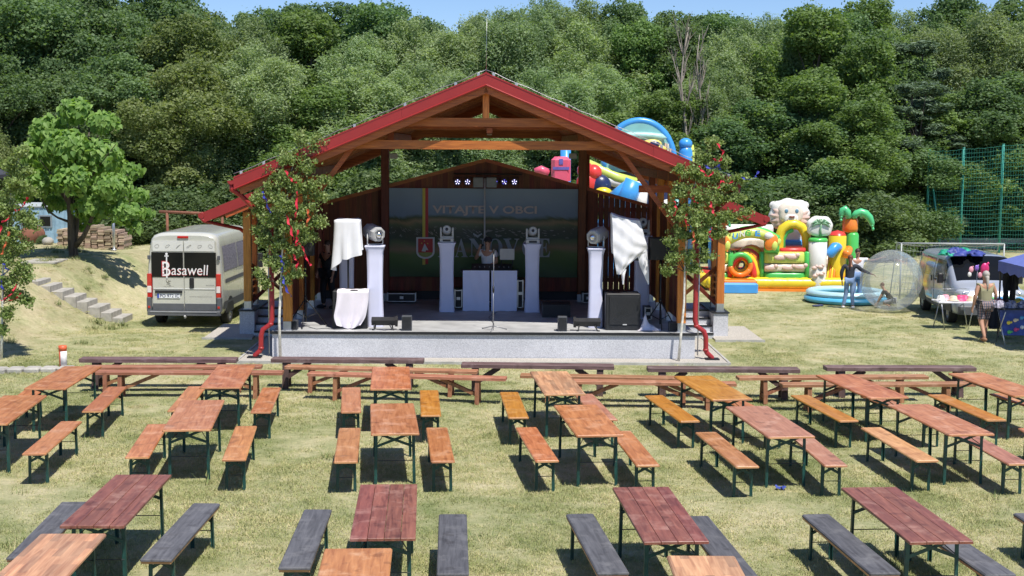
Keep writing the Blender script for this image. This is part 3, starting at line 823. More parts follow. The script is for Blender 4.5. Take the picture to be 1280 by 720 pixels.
# platform
mb = MB(); mb.box((0, 3.2, (FZ-0.02)/2-0.1), (2*HW, 6.4, FZ-0.02+0.2)); pp(mb, 'platform', PLASTER)
mb = MB(); mb.box((0, 3.2, FZ-0.012), (2*HW+0.02, 6.42, 0.024)); pp(mb, 'floor', FLOOR)
mb = MB(); mb.box((0, -0.022, FZ-0.02), (2*HW+0.08, 0.044, 0.055)); pp(mb, 'edge_strip', BLACKTRIM)
# gravel strips and kerb round it
mb = MB(); mb.box((0, -0.33, 0.015), (2*HW+1.3, 0.62, 0.05)); pp(mb, 'gravel_strip', GRAVEL)
mb = MB(); mb.box((0, -0.665, 0.02), (2*HW+1.3, 0.05, 0.075)); pp(mb, 'kerb', CONC)
for s in (-1, 1):
    mb = MB(); mb.box((s*(HW+0.33), 1.6, 0.013), (0.62, 3.2, 0.05)); pp(mb, 'gravel_strip', GRAVEL)
    mb = MB(); mb.box((s*(HW+0.665), 1.3, 0.018), (0.05, 3.9, 0.075)); pp(mb, 'kerb', CONC)
    # side landing, pedestal and steps
    mb = MB(); mb.box((s*5.16, 5.2, FZ/2-0.07), (1.06, 1.7, FZ+0.1)); pp(mb, 'side_landing', PLASTER)
    mb = MB(); mb.box((s*5.80, 4.72, FZ/2-0.1), (0.36, 2.2, FZ+0.2)); pp(mb, 'pedestal', PLASTER)
    mb = MB(); mb.box((s*5.80, 4.72, FZ+0.012), (0.42, 2.26, 0.03)); pp(mb, 'coping', BLACKTRIM)
    mb = MB(); mb.box((s*5.16, 4.36, FZ-0.008), (0.90, 0.06, 0.05)); pp(mb, 'step_edge', BLACKTRIM)
    for k, z in enumerate((0.45, 0.30, 0.15)):
        y0 = 4.34 - 0.30*(k+1)
        mb = MB(); mb.box((s*5.13, y0+0.15, z/2-0.05), (0.96, 0.298, z+0.06)); st = pp(mb, 'step', PLASTER)
        mb = MB(); mb.box((s*5.13, y0+0.012, z-0.03), (0.94, 0.05, 0.045)); mb.loc('nosing', BLACKTRIM, st)
    mb = MB(); mb.box((s*6.15, 4.2, 0.014), (1.15, 2.6, 0.05)); pp(mb, 'gravel_strip', GRAVEL)
    mb = MB(); mb.box((s*6.15, 2.88, 0.02), (1.2, 0.05, 0.07)); pp(mb, 'kerb', CONC)
# roof geometry
AP = SL(605, 94, -0.15).z          # top of the ridge
EL = SL(292, 226, -0.15)
ER = SL(920, 227, -0.15)
HE = (ER.x - EL.x)/2; CX = (ER.x + EL.x)/2
EZ = (EL.z + ER.z)/2
SLP = (AP-EZ)/HE
def rz_(x, off=0.0): return AP - abs(x-CX)*SLP - off
Y0R, Y1R = -0.15, 11.6
un = math.sqrt(1+SLP*SLP)
for s in (-1, 1):
    # roof sheet with standing ribs
    mb = MB()
    a = Vector((CX, Y0R, AP)); e = Vector((CX+s*HE, Y0R, EZ))
    for (o0, o1) in ((0.0, -0.05),):
        vs = [(CX, Y0R, AP), (CX+s*HE, Y0R, EZ), (CX+s*HE, Y1R, EZ), (CX, Y1R, AP)]
        lo = [(x, y, z-0.04) for x, y, z in vs]
        mb.add(vs+lo, [(0,1,2,3) if s > 0 else (3,2,1,0), (7,6,5,4) if s > 0 else (4,5,6,7), (0,4,5,1), (1,5,6,2), (2,6,7,3), (3,7,4,0)])
    ro = pp(mb, 'roof_panel', ROOFR)
    mb = MB()
    y = Y0R + 0.15
    while y < Y1R:
        mb.beam((CX+s*0.03, y, rz_(CX+0.03)+0.012), (CX+s*HE, y, EZ+0.012), 0.03, 0.03); y += 0.35
    mb.loc('rib', ROOFR, ro)
    # underside boards, each a strip running front to back
    n = 22
    for i in range(n):
        x0 = s*(0.05 + (HE-0.12)*i/n); x1 = s*(0.05 + (HE-0.12)*(i+1)/n - 0.012)
        o = 0.06
        vs = [(CX+x0, Y0R+0.05, rz_(CX+x0)-o), (CX+x1, Y0R+0.05, rz_(CX+x1)-o), (CX+x1, Y1R-0.05, rz_(CX+x1)-o), (CX+x0, Y1R-0.05, rz_(CX+x0)-o)]
        lo = [(x, y, z-0.022) for x, y, z in vs]
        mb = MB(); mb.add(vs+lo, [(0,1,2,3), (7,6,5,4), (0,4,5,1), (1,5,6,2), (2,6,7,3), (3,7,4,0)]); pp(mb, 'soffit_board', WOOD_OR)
    # rafters
    for y in [0.10, 1.0, 1.9, 2.8, 3.7, 4.6, 5.5, 6.4, 7.3, 8.2, 9.1, 10.0, 10.9, 11.4]:
        dr_ = 0.20 if y < 9.5 else 0.40
        mb = MB(); mb.beam((CX+s*0.0, y, AP-0.09-dr_/2), (CX+s*(HE-0.25), y, rz_(CX+HE-0.25)-0.09-dr_/2), 0.12, dr_); pp(mb, 'rafter', WOOD_X)
    # fascia, folded red sheet with a lip
    mb = MB()
    yF = Y0R-0.03
    for (a0, a1, t0, t1, dy) in ((0.035, -0.235, 0, 1, 0.0),):
        seg = 3
        for k in range(seg):
            u0, u1 = k/seg, (k+1)/seg - 0.0006
            xa, xb = CX+s*HE*u0, CX+s*HE*u1
            za, zb = rz_(xa), rz_(xb)
            off = 0.002*k
            mb2 = MB(); mb2.add([(xa, yF-off, za+a0), (xb, yF-off, zb+a0), (xb, yF-off, zb+a1), (xa, yF-off, za+a1),
                    (xa, yF+0.025, za+a0), (xb, yF+0.025, zb+a0), (xb, yF+0.025, zb+a1), (xa, yF+0.025, za+a1)],
                    [(0,3,2,1) if s > 0 else (0,1,2,3), (4,5,6,7), (0,1,5,4), (3,7,6,2), (1,2,6,5), (0,4,7,3)])
            mb2.add([(xa, yF-off-0.004, za+a1+0.05), (xb, yF-off-0.004, zb+a1+0.05), (xb, yF-off-0.028, zb+a1+0.03), (xa, yF-off-0.028, za+a1+0.03),
                     (xa, yF-off-0.004, za+a1), (xb, yF-off-0.004, zb+a1)], [(0,1,2,3), (3,2,5,4)])
            pp(mb2, 'fascia', RED)
    # folded top edge
    mb = MB(); mb.beam((CX+s*0.0, Y0R+0.05, AP+0.04), (CX+s*HE, Y0R+0.05, EZ+0.04), 0.18, 0.03); pp(mb, 'verge_flashing', RED)
    # timber barge rafter behind the fascia
    mb = MB(); mb.beam((CX, Y0R+0.06, AP-0.24), (CX+s*(HE-0.1), Y0R+0.06, rz_(CX+HE-0.1)-0.24), 0.06, 0.26); pp(mb, 'barge_board', WOOD_X)
    # lightning wire on little clips
    pts = []
    for i in range(25):
        u = i/24; x = CX+s*HE*u; pts.append((x, Y0R+0.02, rz_(x)+0.115+0.012*math.sin(i*1.9)))
    mb = MB(); mb.tube(pts, 0.006, 6); w = pp(mb, 'lightning_wire', ZINC)
    for u in (0.03, 0.12, 0.32, 0.52, 0.70, 0.88, 0.97):
        x = CX+s*HE*u; mb = MB(); mb.box((x, Y0R+0.02, rz_(x)+0.085), (0.055, 0.04, 0.07)); mb.loc('clip', ZINC, w)
    # half-round gutter along the eave
    mb = MB()
    M_ = Matrix.Rotation(math.pi/2, 3, 'X')
    gx = CX+s*(HE+0.05)
    prof = []
    for k in range(9):
        t = math.pi*k/8; prof.append((math.cos(t)*0.085, -math.sin(t)*0.085))
    ring0 = [Vector((gx+p_[0], Y0R-0.03, EZ-0.03+p_[1])) for p_ in prof]; ring1 = [q+Vector((0, Y1R-Y0R, 0)) for q in ring0]
    inn0 = [Vector((gx+p_[0]*0.88, Y0R-0.03, EZ-0.028+p_[1]*0.88)) for p_ in prof]; inn1 = [q+Vector((0, Y1R-Y0R, 0)) for q in inn0]
    vs = ring0+ring1+inn0+inn1; fs = []
    for k in range(8):
        fs += [(k, k+1, 9+k+1, 9+k), (18+k+1, 18+k, 27+k, 27+k+1), (k+1, k, 18+k, 18+k+1), (9+k, 9+k+1, 27+k+1, 27+k)]
    fs += [(0,9,27,18), (8,26,35,17)]
    mb.add(vs, fs); mb.add(ring0, [tuple(range(9))]); pp(mb, 'gutter', RED)
# ridge cap and finial clip
mb = MB(); mb.prism([(-0.16,-0.07),(0,0.02),(0.16,-0.07),(0.16,-0.05),(0,0.045),(-0.16,-0.05)], (CX, Y1R, AP+0.03), (1,0,0), (0,0,1), Y1R-Y0R); pp(mb, 'ridge_cap', RED)
mb = MB(); mb.tube([(CX, Y0R+0.5, AP), (CX+0.01, Y0R+0.5, AP+1.30)], [0.005, 0.002], 6); pp(mb, 'lightning_rod', ZINC)
# posts
PY = 0.26
def post(x, y, z0, z1, w=0.18, m_=None):
    mb = MB(); mb.bevbox((x, y, (z0+z1)/2+0.1), (w, w, z1-z0-0.2), 0.012); o = pp(mb, 'post', m_ or (WOOD_Z if y < 5 else WOOD_PL))  # same timber throughout; rear posts take darker board colour to imitate shade
    mb = MB(); mb.box((x, y-w/2-0.006, z0+0.10), (w*0.92, 0.010, 0.2)); mb.box((x, y, z0+0.012), (w*1.15, w*1.15, 0.016)); mb.box((x, y+w/2+0.006, z0+0.10), (w*0.92, 0.010, 0.2))
    mb.box((x, y, z0+0.1), (0.03, w, 0.2))
    f = mb.loc('post_shoe', ZINC, o)
for s in (-1, 1):
    xp = s*4.33
    post(CX+xp, PY, FZ, rz_(CX+xp)-0.28, 0.19)
    post(CX+xp, 2.3, FZ, rz_(CX+xp)-0.28, 0.16)
    post(CX+xp, 4.3, FZ, rz_(CX+xp)-0.28, 0.16)
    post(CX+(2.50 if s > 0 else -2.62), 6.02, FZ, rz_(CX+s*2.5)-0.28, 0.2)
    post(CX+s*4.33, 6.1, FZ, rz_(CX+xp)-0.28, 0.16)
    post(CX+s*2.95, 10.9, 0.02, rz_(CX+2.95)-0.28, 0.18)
    mb = MB(); mb.box((CX+xp, 5.6, rz_(CX+xp)-0.37), (0.16, 11.2, 0.2)); pp(mb, 'wall_plate', WOOD_OR)
    # knee braces
    mb = MB(); mb.beam((CX+s*4.30, PY+0.003, 2.75), (CX+s*2.85, PY+0.003, rz_(CX+2.85)-0.30), 0.10, 0.13, up=(0,1,0)); pp(mb, 'knee_brace', WOOD_X)
    # the lower side roof over the steps
    xi, xo = 4.45, 6.78
    zo = SL(262, 267, 3.45).z + 0.0; zi = zo + (xo-xi)*SLP
    y0, y1 = 3.45, 5.0
    def lz(x, off=0): return zo + (xo-abs(x))*SLP - off
    mb = MB(); vs = [(s*xi, y0, zi), (s*xo, y0, zo), (s*xo, y1, zo), (s*xi, y1, zi)]; lo = [(x, y, z-0.05) for x, y, z in vs]
    mb.add(vs+lo, [(0,1,2,3) if s > 0 else (3,2,1,0), (7,6,5,4) if s > 0 else (4,5,6,7), (0,4,5,1), (1,5,6,2), (2,6,7,3), (3,7,4,0)]); pp(mb, 'side_roof', ROOFR)
    mb = MB(); vs = [(s*xi, y0-0.03, zi+0.035), (s*xo, y0-0.03, zo+0.035), (s*xo, y0-0.03, zo-0.22), (s*xi, y0-0.03, zi-0.22)]; lo = [(x, y+0.028, z) for x, y, z in vs]
    mb.add(vs+lo, [(0,3,2,1) if s > 0 else (0,1,2,3), (4,5,6,7), (0,1,5,4), (3,7,6,2), (1,2,6,5), (0,4,7,3)]); pp(mb, 'fascia', RED)
    mb = MB(); mb.beam((s*xi, y0+0.05, zi-0.20), (s*(xo-0.5), y0+0.05, lz(xo-0.5)-0.20), 0.10, 0.24); pp(mb, 'rafter', WOOD_X)
    for y in (4.1, 4.8):
        mb = MB(); mb.beam((s*xi, y, zi-0.14), (s*(xo-0.1), y, lz(xo-0.1)-0.14), 0.10, 0.17); pp(mb, 'rafter', WOOD_X)
    for i in range(8):
        xa = xi+0.03+(xo-xi-0.1)*i/8; xb = xi+0.03+(xo-xi-0.1)*(i+1)/8-0.01
        vs = [(s*xa, y0+0.02, lz(xa)-0.055), (s*xb, y0+0.02, lz(xb)-0.055), (s*xb, y1-0.03, lz(xb)-0.055), (s*xa, y1-0.03, lz(xa)-0.055)]; lo = [(x, y, z-0.02) for x, y, z in vs]
        mb = MB(); mb.add(vs+lo, [(0,1,2,3), (7,6,5,4), (0,4,5,1), (1,5,6,2), (2,6,7,3), (3,7,4,0)]); pp(mb, 'soffit_board', WOOD_OR)
    gx = s*(xo+0.05)
    mb = MB(); mb.tube([(gx, y0-0.05, zo-0.05), (gx, y1, zo-0.05)], 0.075, 10); pp(mb, 'gutter', RED)
    post(s*5.80, 3.85, FZ+0.025, lz(5.80)-0.22, 0.19)
    post(s*5.80, 4.75, FZ+0.025, lz(5.80)-0.22, 0.17)
    mb = MB(); mb.box((s*5.80, 4.3, lz(5.8)-0.30), (0.14, 1.3, 0.17)); pp(mb, 'wall_plate', WOOD_OR)
    mb = MB(); mb.box((s*5.1, 3.84, lz(5.1)-0.55), (1.45, 0.12, 0.16)); pp(mb, 'tie_beam', WOOD_X)
    # railing boards at the landing side
    for k in range(5):
        mb = MB(); mb.beam((s*5.80, 4.0+0.0, FZ+0.25+0.17*k), (s*5.80, 4.7, FZ+0.25+0.17*k), 0.025, 0.11); pp(mb, 'rail_board', WOOD_PL)
    mb = MB(); mb.beam((s*5.78, 3.95, FZ+0.15), (s*4.75, 4.5, FZ+1.15), 0.04, 0.09); pp(mb, 'brace', WOOD_PL)
    mb = MB(); mb.beam((s*5.78, 3.95, FZ+1.15), (s*4.75, 4.5, FZ+0.15), 0.04, 0.09); pp(mb, 'brace', WOOD_PL)
    # downpipes
    sw = -1 if s < 0 else 1
    ex = CX+s*HE
    g0 = Vector((ex+s*0.05, Y0R+0.05, EZ-0.10))
    xpipe = s*4.62; yp = 0.02
    pts = [g0, g0+Vector((0,0,-0.12)), Vector((ex-s*0.12, 0.0, EZ-0.34)), Vector((xpipe+s*0.12, yp, EZ-0.86)), Vector((xpipe, yp, EZ-1.02)), Vector((xpipe, yp, FZ+0.28)), Vector((xpipe+s*0.03, yp-0.03, FZ+0.16)),
           Vector((xpipe+s*0.19, yp-0.07, FZ+0.05)), Vector((xpipe+s*0.23, yp-0.08, FZ-0.08)), Vector((xpipe+s*0.235, yp-0.08, 0.24)), Vector((xpipe+s*0.26, yp-0.09, 0.18)), Vector((xpipe+s*0.36, yp-0.12, 0.09)), Vector((xpipe+s*0.37, yp-0.12, 0.02))]
    mb = MB(); mb.tube(pts, 0.055, 14); dp = pp(mb, 'downpipe', REDPIPE)
    for q in (pts[6], pts[9], pts[4]):
        mb = MB(); mb.tube([q+Vector((0,0,0.03)), q+Vector((0,0,-0.03))], 0.063, 14); mb.loc('collar', REDPIPE, dp)
    mb = MB(); mb.box((xpipe+s*0.37, yp-0.12, 0.05), (0.30, 0.22, 0.035)); mb.loc('drain_grate', BLACKTRIM, dp)
    g0 = Vector((gx, y0, zo-0.1))
    mb = MB(); mb.tube([g0, g0+Vector((-s*0.05,0,-0.08)), Vector((s*6.0, y0+0.55, zo-0.40)), Vector((s*5.83, y0+0.60, zo-0.55)), Vector((s*5.83, y0+0.60, FZ+0.1))], 0.045, 10); pp(mb, 'downpipe', REDPIPE)
    mb = MB(); mb.tube([(s*4.70, 0.10, 2.6), (s*4.70, 0.10, FZ-0.5)], 0.014, 6); pp(mb, 'earthing_rod', ZINC)
    # side walls of spaced upright boards
    for i in range(23 if s > 0 else 27):
        y = 0.55 + i*(0.235 if s > 0 else 0.2)
        if abs(y-2.3) < 0.08 or abs(y-4.3) < 0.08: continue
        h = 3.30
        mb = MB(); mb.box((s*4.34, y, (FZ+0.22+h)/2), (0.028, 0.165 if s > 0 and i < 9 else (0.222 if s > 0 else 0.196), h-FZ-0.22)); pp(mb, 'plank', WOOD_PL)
    for z in (1.1, 2.9):
        mb = MB(); mb.box((s*4.39, 3.2, z), (0.06, 5.6, 0.1)); pp(mb, 'wall_rail', WOOD_OR)
# trusses
def truss(y, lit=True):
    zl = 4.67; zu = 5.16
    xl = (AP-0.30-zl)/SLP; xu = (AP-0.30-zu)/SLP
    mb = MB(); mb.box((CX, y-0.004, zl), (2*xl+0.25, 0.14, 0.19)); o = pp(mb, 'tie_beam', WOOD_X)
    if lit:
        for s in (-1, 1):
            mb = MB(); mb.tube([(CX+s*(xl+0.02), y-0.10, zl+0.02), (CX+s*(xl+0.02), y-0.07, zl+0.02)], 0.035, 10); mb.loc('bolt', ZINC, o)
    mb = MB(); mb.box((CX, y-0.007, zu), (2*xu+0.25, 0.15, 0.185)); o = pp(mb, 'collar_beam', WOOD_X)
    if lit:
        for s in (-1, 1):
            mb = MB(); mb.tube([(CX+s*(xu+0.02), y-0.11, zu+0.02), (CX+s*(xu+0.02), y-0.08, zu+0.02)], 0.035, 10); mb.loc('bolt', ZINC, o)
    mb = MB(); mb.box((CX, y-0.01, (zu+0.09+AP-0.2)/2), (0.14, 0.14, AP-0.2-zu-0.09)); pp(mb, 'king_post', WOOD_Z)
truss(PY, True)
for y in (2.3, 4.3, 6.1, 8.5, 10.9):
    zu = 5.16; xu = (AP-0.30-zu)/SLP
    hb = 0.17 if y < 7 else 0.36; zb_ = zu-0.03 if y < 7 else 5.05
    mb = MB(); mb.box((CX, y-0.007, zb_), (2*(AP-0.24-zb_)/SLP, 0.13, hb)); pp(mb, 'collar_beam', WOOD_X)
    mb = MB(); mb.box((CX, y-0.01, (zu+AP-0.2)/2+0.02), (0.13, 0.13, AP-0.2-zu-0.12)); pp(mb, 'king_post', WOOD_Z)
mb = MB(); mb.box((CX+0.08, 5.7, 4.99), (0.13, 10.8, 0.11)); pp(mb, 'centre_purlin', WOOD_OR)
mb = MB(); mb.box((CX, 5.7, AP-0.24), (0.14, 11.4, 0.2)); pp(mb, 'ridge_beam', WOOD_OR)
for s in (-1, 1):
    mb = MB(); mb.box((CX+s*2.22, 7.0, rz_(CX+2.22)-0.38), (0.15, 9.0, 0.18)); pp(mb, 'purlin', WOOD_OR)
    # short grey brown plank beside the right post, matching one at the left
    if s > 0:
        mb = MB(); mb.box((CX+s*3.85, 1.0, 3.72), (0.85, 0.05, 0.16)); pp(mb, 'cross_plank', WOOD_X)
# back wall: gable-topped upright boards
BW = 6.25
zt_mid = SL(605, 200.5, BW).z; zt_side = SL(808, 255.5, BW).z
n = 62
x0 = -4.38; wdt = 8.76/n
for i in range(n):
    xa = x0 + wdt*i; xb = xa + wdt - (-0.02 if abs(xa) < 2.7 or xa < 0 else 0.012)
    za = zt_mid - abs(xa)*(zt_mid-zt_side)/4.1; zb = zt_mid - abs(xb)*(zt_mid-zt_side)/4.1
    zbot = FZ+0.24
    dy = 0.012*(i % 2)
    vs = [(xa, BW+dy, zbot), (xb, BW+dy, zbot), (xb, BW+dy, zb), (xa, BW+dy, za)]; bk = [(x, y+0.024, z) for x, y, z in vs]
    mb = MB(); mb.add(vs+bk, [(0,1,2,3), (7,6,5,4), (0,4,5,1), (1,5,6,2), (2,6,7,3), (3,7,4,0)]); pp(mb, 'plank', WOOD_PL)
for z in (1.15, 2.5, 3.0):
    mb = MB(); mb.box((0, BW+0.07, z), (8.7, 0.07, 0.11)); pp(mb, 'wall_rail', WOOD_X)
for s in (-1, 1):
    mb = MB(); mb.beam((0, BW-0.02, zt_mid+0.01), (s*4.3, BW-0.02, zt_mid-4.3*(zt_mid-zt_side)/4.1+0.01), 0.05, 0.09); pp(mb, 'capping_board', WOOD_X)
# dark skirting behind the gap
mb = MB(); mb.box((0, BW+0.16, FZ+0.14), (8.8, 0.03, 0.30)); pp(mb, 'rear_skirting', BLACKTRIM)

# ---------------------------------------------------------------- banner on the back wall
BA = SL(484.5, 235, BW-0.10); BB = SL(725, 347, BW-0.10)
bx0, bx1, bz1, bz0 = BA.x, BB.x, BA.z, BB.z
bw_, bh_ = bx1-bx0, bz1-bz0
by = BW-0.10
m, nt, N, L, b = _new('banner_print')
tc = N.new('ShaderNodeTexCoord'); sx = N.new('ShaderNodeSeparateXYZ'); L.new(tc.outputs['Generated'], sx.inputs[0])
nn = N.new('ShaderNodeTexNoise'); nn.inputs['Scale'].default_value = 3.0; nn.inputs['Detail'].default_value = 5
mp = N.new('ShaderNodeMapping'); mp.inputs['Scale'].default_value = (1.6, 1, 0.5); L.new(tc.outputs['Generated'], mp.inputs[0]); L.new(mp.outputs[0], nn.inputs['Vector'])
ad = N.new('ShaderNodeMath'); ad.operation = 'MULTIPLY_ADD'; ad.inputs[1].default_value = 0.14; L.new(nn.outputs['Fac'], ad.inputs[0])
sb = N.new('ShaderNodeMath'); sb.operation = 'SUBTRACT'; sb.inputs[1].default_value = 0.07; L.new(sx.outputs['Z'], sb.inputs[0]); L.new(sb.outputs[0], ad.inputs[2])
cr = ramp(N, [(0.03,0.07,0.02), (0.06,0.13,0.03), (0.10,0.17,0.04), (0.25,0.17,0.09), (0.10,0.14,0.05), (0.035,0.06,0.03), (0.05,0.06,0.04), (0.10,0.13,0.06), (0.28,0.2,0.1), (0.05,0.08,0.03), (0.17,0.24,0.33), (0.26,0.34,0.42)],
          [0.0, 0.12, 0.26, 0.32, 0.38, 0.42, 0.52, 0.58, 0.62, 0.66, 0.70, 1.0])
L.new(ad.outputs[0], cr.inputs[0])
# little houses of the village in the middle band
v2 = N.new('ShaderNodeTexVoronoi'); v2.inputs['Scale'].default_value = 60; mp2 = N.new('ShaderNodeMapping'); mp2.inputs['Scale'].default_value = (1.0, 1, 0.6)
L.new(tc.outputs['Generated'], mp2.inputs[0]); L.new(mp2.outputs[0], v2.inputs['Vector'])
s3 = N.new('ShaderNodeSeparateColor'); L.new(v2.outputs['Color'], s3.inputs[0])
g1 = N.new('ShaderNodeMath'); g1.operation = 'GREATER_THAN'; g1.inputs[1].default_value = 0.9; L.new(s3.outputs[0], g1.inputs[0])
bd = ramp(N, [(0,0,0), (1,1,1), (1,1,1), (0,0,0)], [0.43, 0.47, 0.55, 0.58]); L.new(sx.outputs['Z'], bd.inputs[0])
mm = N.new('ShaderNodeMath'); mm.operation = 'MULTIPLY'; L.new(g1.outputs[0], mm.inputs[0]); L.new(bd.outputs[0], mm.inputs[1])
hc = ramp(N, [(0.24,0.23,0.21), (0.20,0.08,0.05)], None, 'CONSTANT'); L.new(s3.outputs[1], hc.inputs[0])
mx = N.new('ShaderNodeMix'); mx.data_type = 'RGBA'; L.new(mm.outputs[0], mx.inputs[0]); L.new(cr.outputs[0], mx.inputs[6]); L.new(hc.outputs[0], mx.inputs[7])
L.new(mx.outputs[2], b.inputs['Base Color']); b.inputs['Roughness'].default_value = 0.45; b.inputs['Specular IOR Level'].default_value = 0.4
BANPR = m
BAN = empty('banner', S((bx0+bx1)/2, by, bz0), YAW, 'large printed village banner with fields, coat of arms and a welcome greeting', 'banner')
nxs, nzs = 41, 19
grid = []
for j in range(nzs):
    row = []
    for i in range(nxs):
        u = i/(nxs-1); v = j/(nzs-1)
        sag = 0.012*math.sin(u*9+v*3) + 0.02*math.exp(-((u-0.03)/0.03)**2)*v + 0.01*math.sin((u+v)*14)
        row.append((-bw_/2 + bw_*u, sag-0.01, bh_*v))
    grid.append(row)
mb = MB(); mb.sheet(grid); mb.loc('banner_sheet', BANPR, BAN)
BT = mat('banner_text', (0.52,0.43,0.39), rough=0.5, var=0.03)
BTG = mat('banner_text_grey', (0.36,0.40,0.42), rough=0.5, var=0.03)
YEL = mat('banner_yellow', (0.55,0.47,0.05), rough=0.5, var=0.03); RDB = mat('banner_red', (0.45,0.02,0.02), rough=0.5, var=0.03)
WHB = mat('banner_white', (0.62,0.63,0.64), rough=0.5, var=0.03); GRB = mat('banner_green', (0.30,0.33,0.08), rough=0.5, var=0.03)
def bl(px, py):
    q = SL(px, py, by-0.04); return Vector((q.x-(bx0+bx1)/2, -0.045, q.z-bz0))
a = bl(540.5, 269.5); c = bl(671, 257.5)
lettering('greeting', 'VITAJTE V OBCI', a, (1,0,0), (0,0,1), c.x-a.x, c.z-a.z, BT, BAN, bold=0.025, world_space=False)
def serif_word():
    q0 = bl(547.5, 321.3); q1 = bl(688, 299.0)
    xs_ = [547.5, 568.5, 586.5, 609.5, 629, 652.5, 673, 688.3]
    ws = [19, 16, 20, 18.5, 20, 16.5, 14.5]
    for k, ch in enumerate('HANOVCE'):
        p_ = bl(xs_[k], 321.3); w_ = bl(xs_[k]+ws[k], 321.3).x - p_.x
        lettering('letter', chr(0x1D400 + ord(ch) - 65), p_, (1,0,0), (0,0,1), w_, q1.z-q0.z, BTG, BAN, world_space=False)
    # the caron over N
    c0 = bl(591.5, 293.0); c1 = bl(597.0, 296.3); c2 = bl(602.5, 293.0)
    mb = MB(); mb.add([c0, c1+Vector((0,0,-0.02)), c2, c2+Vector((0,0,0.04)), c1+Vector((0,0,0.045)), c0+Vector((0,0,0.04))], [(0,1,4,5), (1,2,3,4)]); mb.loc('caron', BTG, BAN)
serif_word()
def strip(name, px0, px1, py0, py1, mt, dy=0.0):
    a = bl(px0, py1); c = bl(px1, py0); mb = MB(); mb.box(((a.x+c.x)/2, a.y+dy, (a.z+c.z)/2), (c.x-a.x, 0.004, c.z-a.z)); return mb.loc(name, mt, BAN)
strip('yellow_ribbon', 528, 531.6, 235.3, 331, YEL); strip('red_ribbon', 531.6, 535.3, 235.3, 330, RDB)
def shield(name, cx, cy, w, h, mt, dy):
    pts = []
    for k in range(13):
        t = math.pi*k/12; pts.append((cx - w/2*math.cos(t), cy + h*0.18 + (h*0.32)*math.sin(t)))
    pts = [(cx-w/2, cy-h/2)] + pts + [(cx+w/2, cy-h/2)]
    vs = [bl(x, y)+Vector((0, dy, 0)) for x, y in pts]
    mb = MB(); mb.add(vs, [tuple(range(len(vs)))]); mb.loc(name, mt, BAN)
shield('crest_border', 531.8, 310, 23, 27, WHB, -0.006)
shield('crest_field', 531.8, 309.8, 18.4, 23, RDB, -0.012)
cb = [bl(x, y)+Vector((0,-0.016,0)) for x, y in [(522.8,315.5),(540.8,315.5),(539.5,318.5),(536,320.6),(531.8,321.3),(527.6,320.6),(524.1,318.5)]]
mb = MB(); mb.add(cb, [tuple(range(7))]); mb.loc('crest_ground', GRB, BAN)
mb = MB(); mb.add([bl(x, y)+Vector((0,-0.020,0)) for x, y in [(527,314),(530.8,304),(535.5,312.6),(532.5,312.4),(532,314.4)]], [(0,1,2,3,4)]); mb.loc('crest_tent', WHB, BAN)
for (x, y) in ((530.4,301.2),(527.2,304),(534.6,304.4)):
    mb = MB(); c = bl(x, y)+Vector((0,-0.02,0)); mb.lathe([(0,0),(0.018,0)], 6, c, Matrix.Rotation(math.pi/2, 3, 'X')); mb.loc('crest_star', YEL, BAN)

# ---------------------------------------------------------------- equipment on the stage
BLK = mat('black_plastic', (0.018,0.018,0.020), rough=0.5, var=0.15, bump=0.1, bscale=120)
GRILLE = mat('speaker_grille', (0.025,0.026,0.028), rough=0.45, metal=0.3, var=0.1, bump=0.5, bscale=300)
GREYP = mat('grey_plastic', (0.42,0.42,0.42), rough=0.4, var=0.06)
SILV = mat('silver_plastic', (0.55,0.55,0.54), rough=0.35, var=0.05)
CHROME = mat('chrome', (0.75,0.75,0.76), rough=0.15, metal=1.0, var=0.05)
DGLASS = mat('dark_lens', (0.02,0.025,0.05), rough=0.05, var=0.0, coat=1.0)
CLOTH = mat('white_cloth', (0.80,0.80,0.83), rough=0.9, var=0.04, scale=4, spec=0.15)
CLOTHB = mat('white_stretch_cover', (0.68,0.69,0.86), rough=0.85, var=0.03, scale=3, spec=0.15)
CLOTHP = mat('pinkish_cloth', (0.82,0.76,0.81), rough=0.9, var=0.05, scale=4, spec=0.15)

def cover_pillar(px, yy, h, w, lab, base_py=None, flare=True):
    c = SL(px, 350, yy); x = c.x
    t = empty('covered_pillar', S(x, yy, FZ), YAW, lab, 'pillar', 'white covered light pillars')
    grid = []
    n = 24
    for j in range(15):
        v = j/14; z = h*v; row = []
        k = w/2*(1.0 - 0.10*math.sin(math.pi*v))
        if v > 0.985 and flare: k = w/2*1.18
        for i in range(n+1):
            a = 2*math.pi*i/n
            cx_, sy_ = math.cos(a), math.sin(a); mxx = max(abs(cx_), abs(sy_))
            fl = 1 + (0.06*math.sin(a*5+px)*(1-v)**6)
            row.append((cx_/mxx*k*fl, sy_/mxx*k*fl, z+0.004))
        grid.append(row)
    mb = MB(); mb.sheet(grid); mb.loc('cover', CLOTHB, t)
    mb = MB(); mb.bevbox((0, 0, h+0.012), (w*1.22, w*1.22, 0.025), 0.006); mb.loc('top_plate', CLOTHB, t)
    return t, x
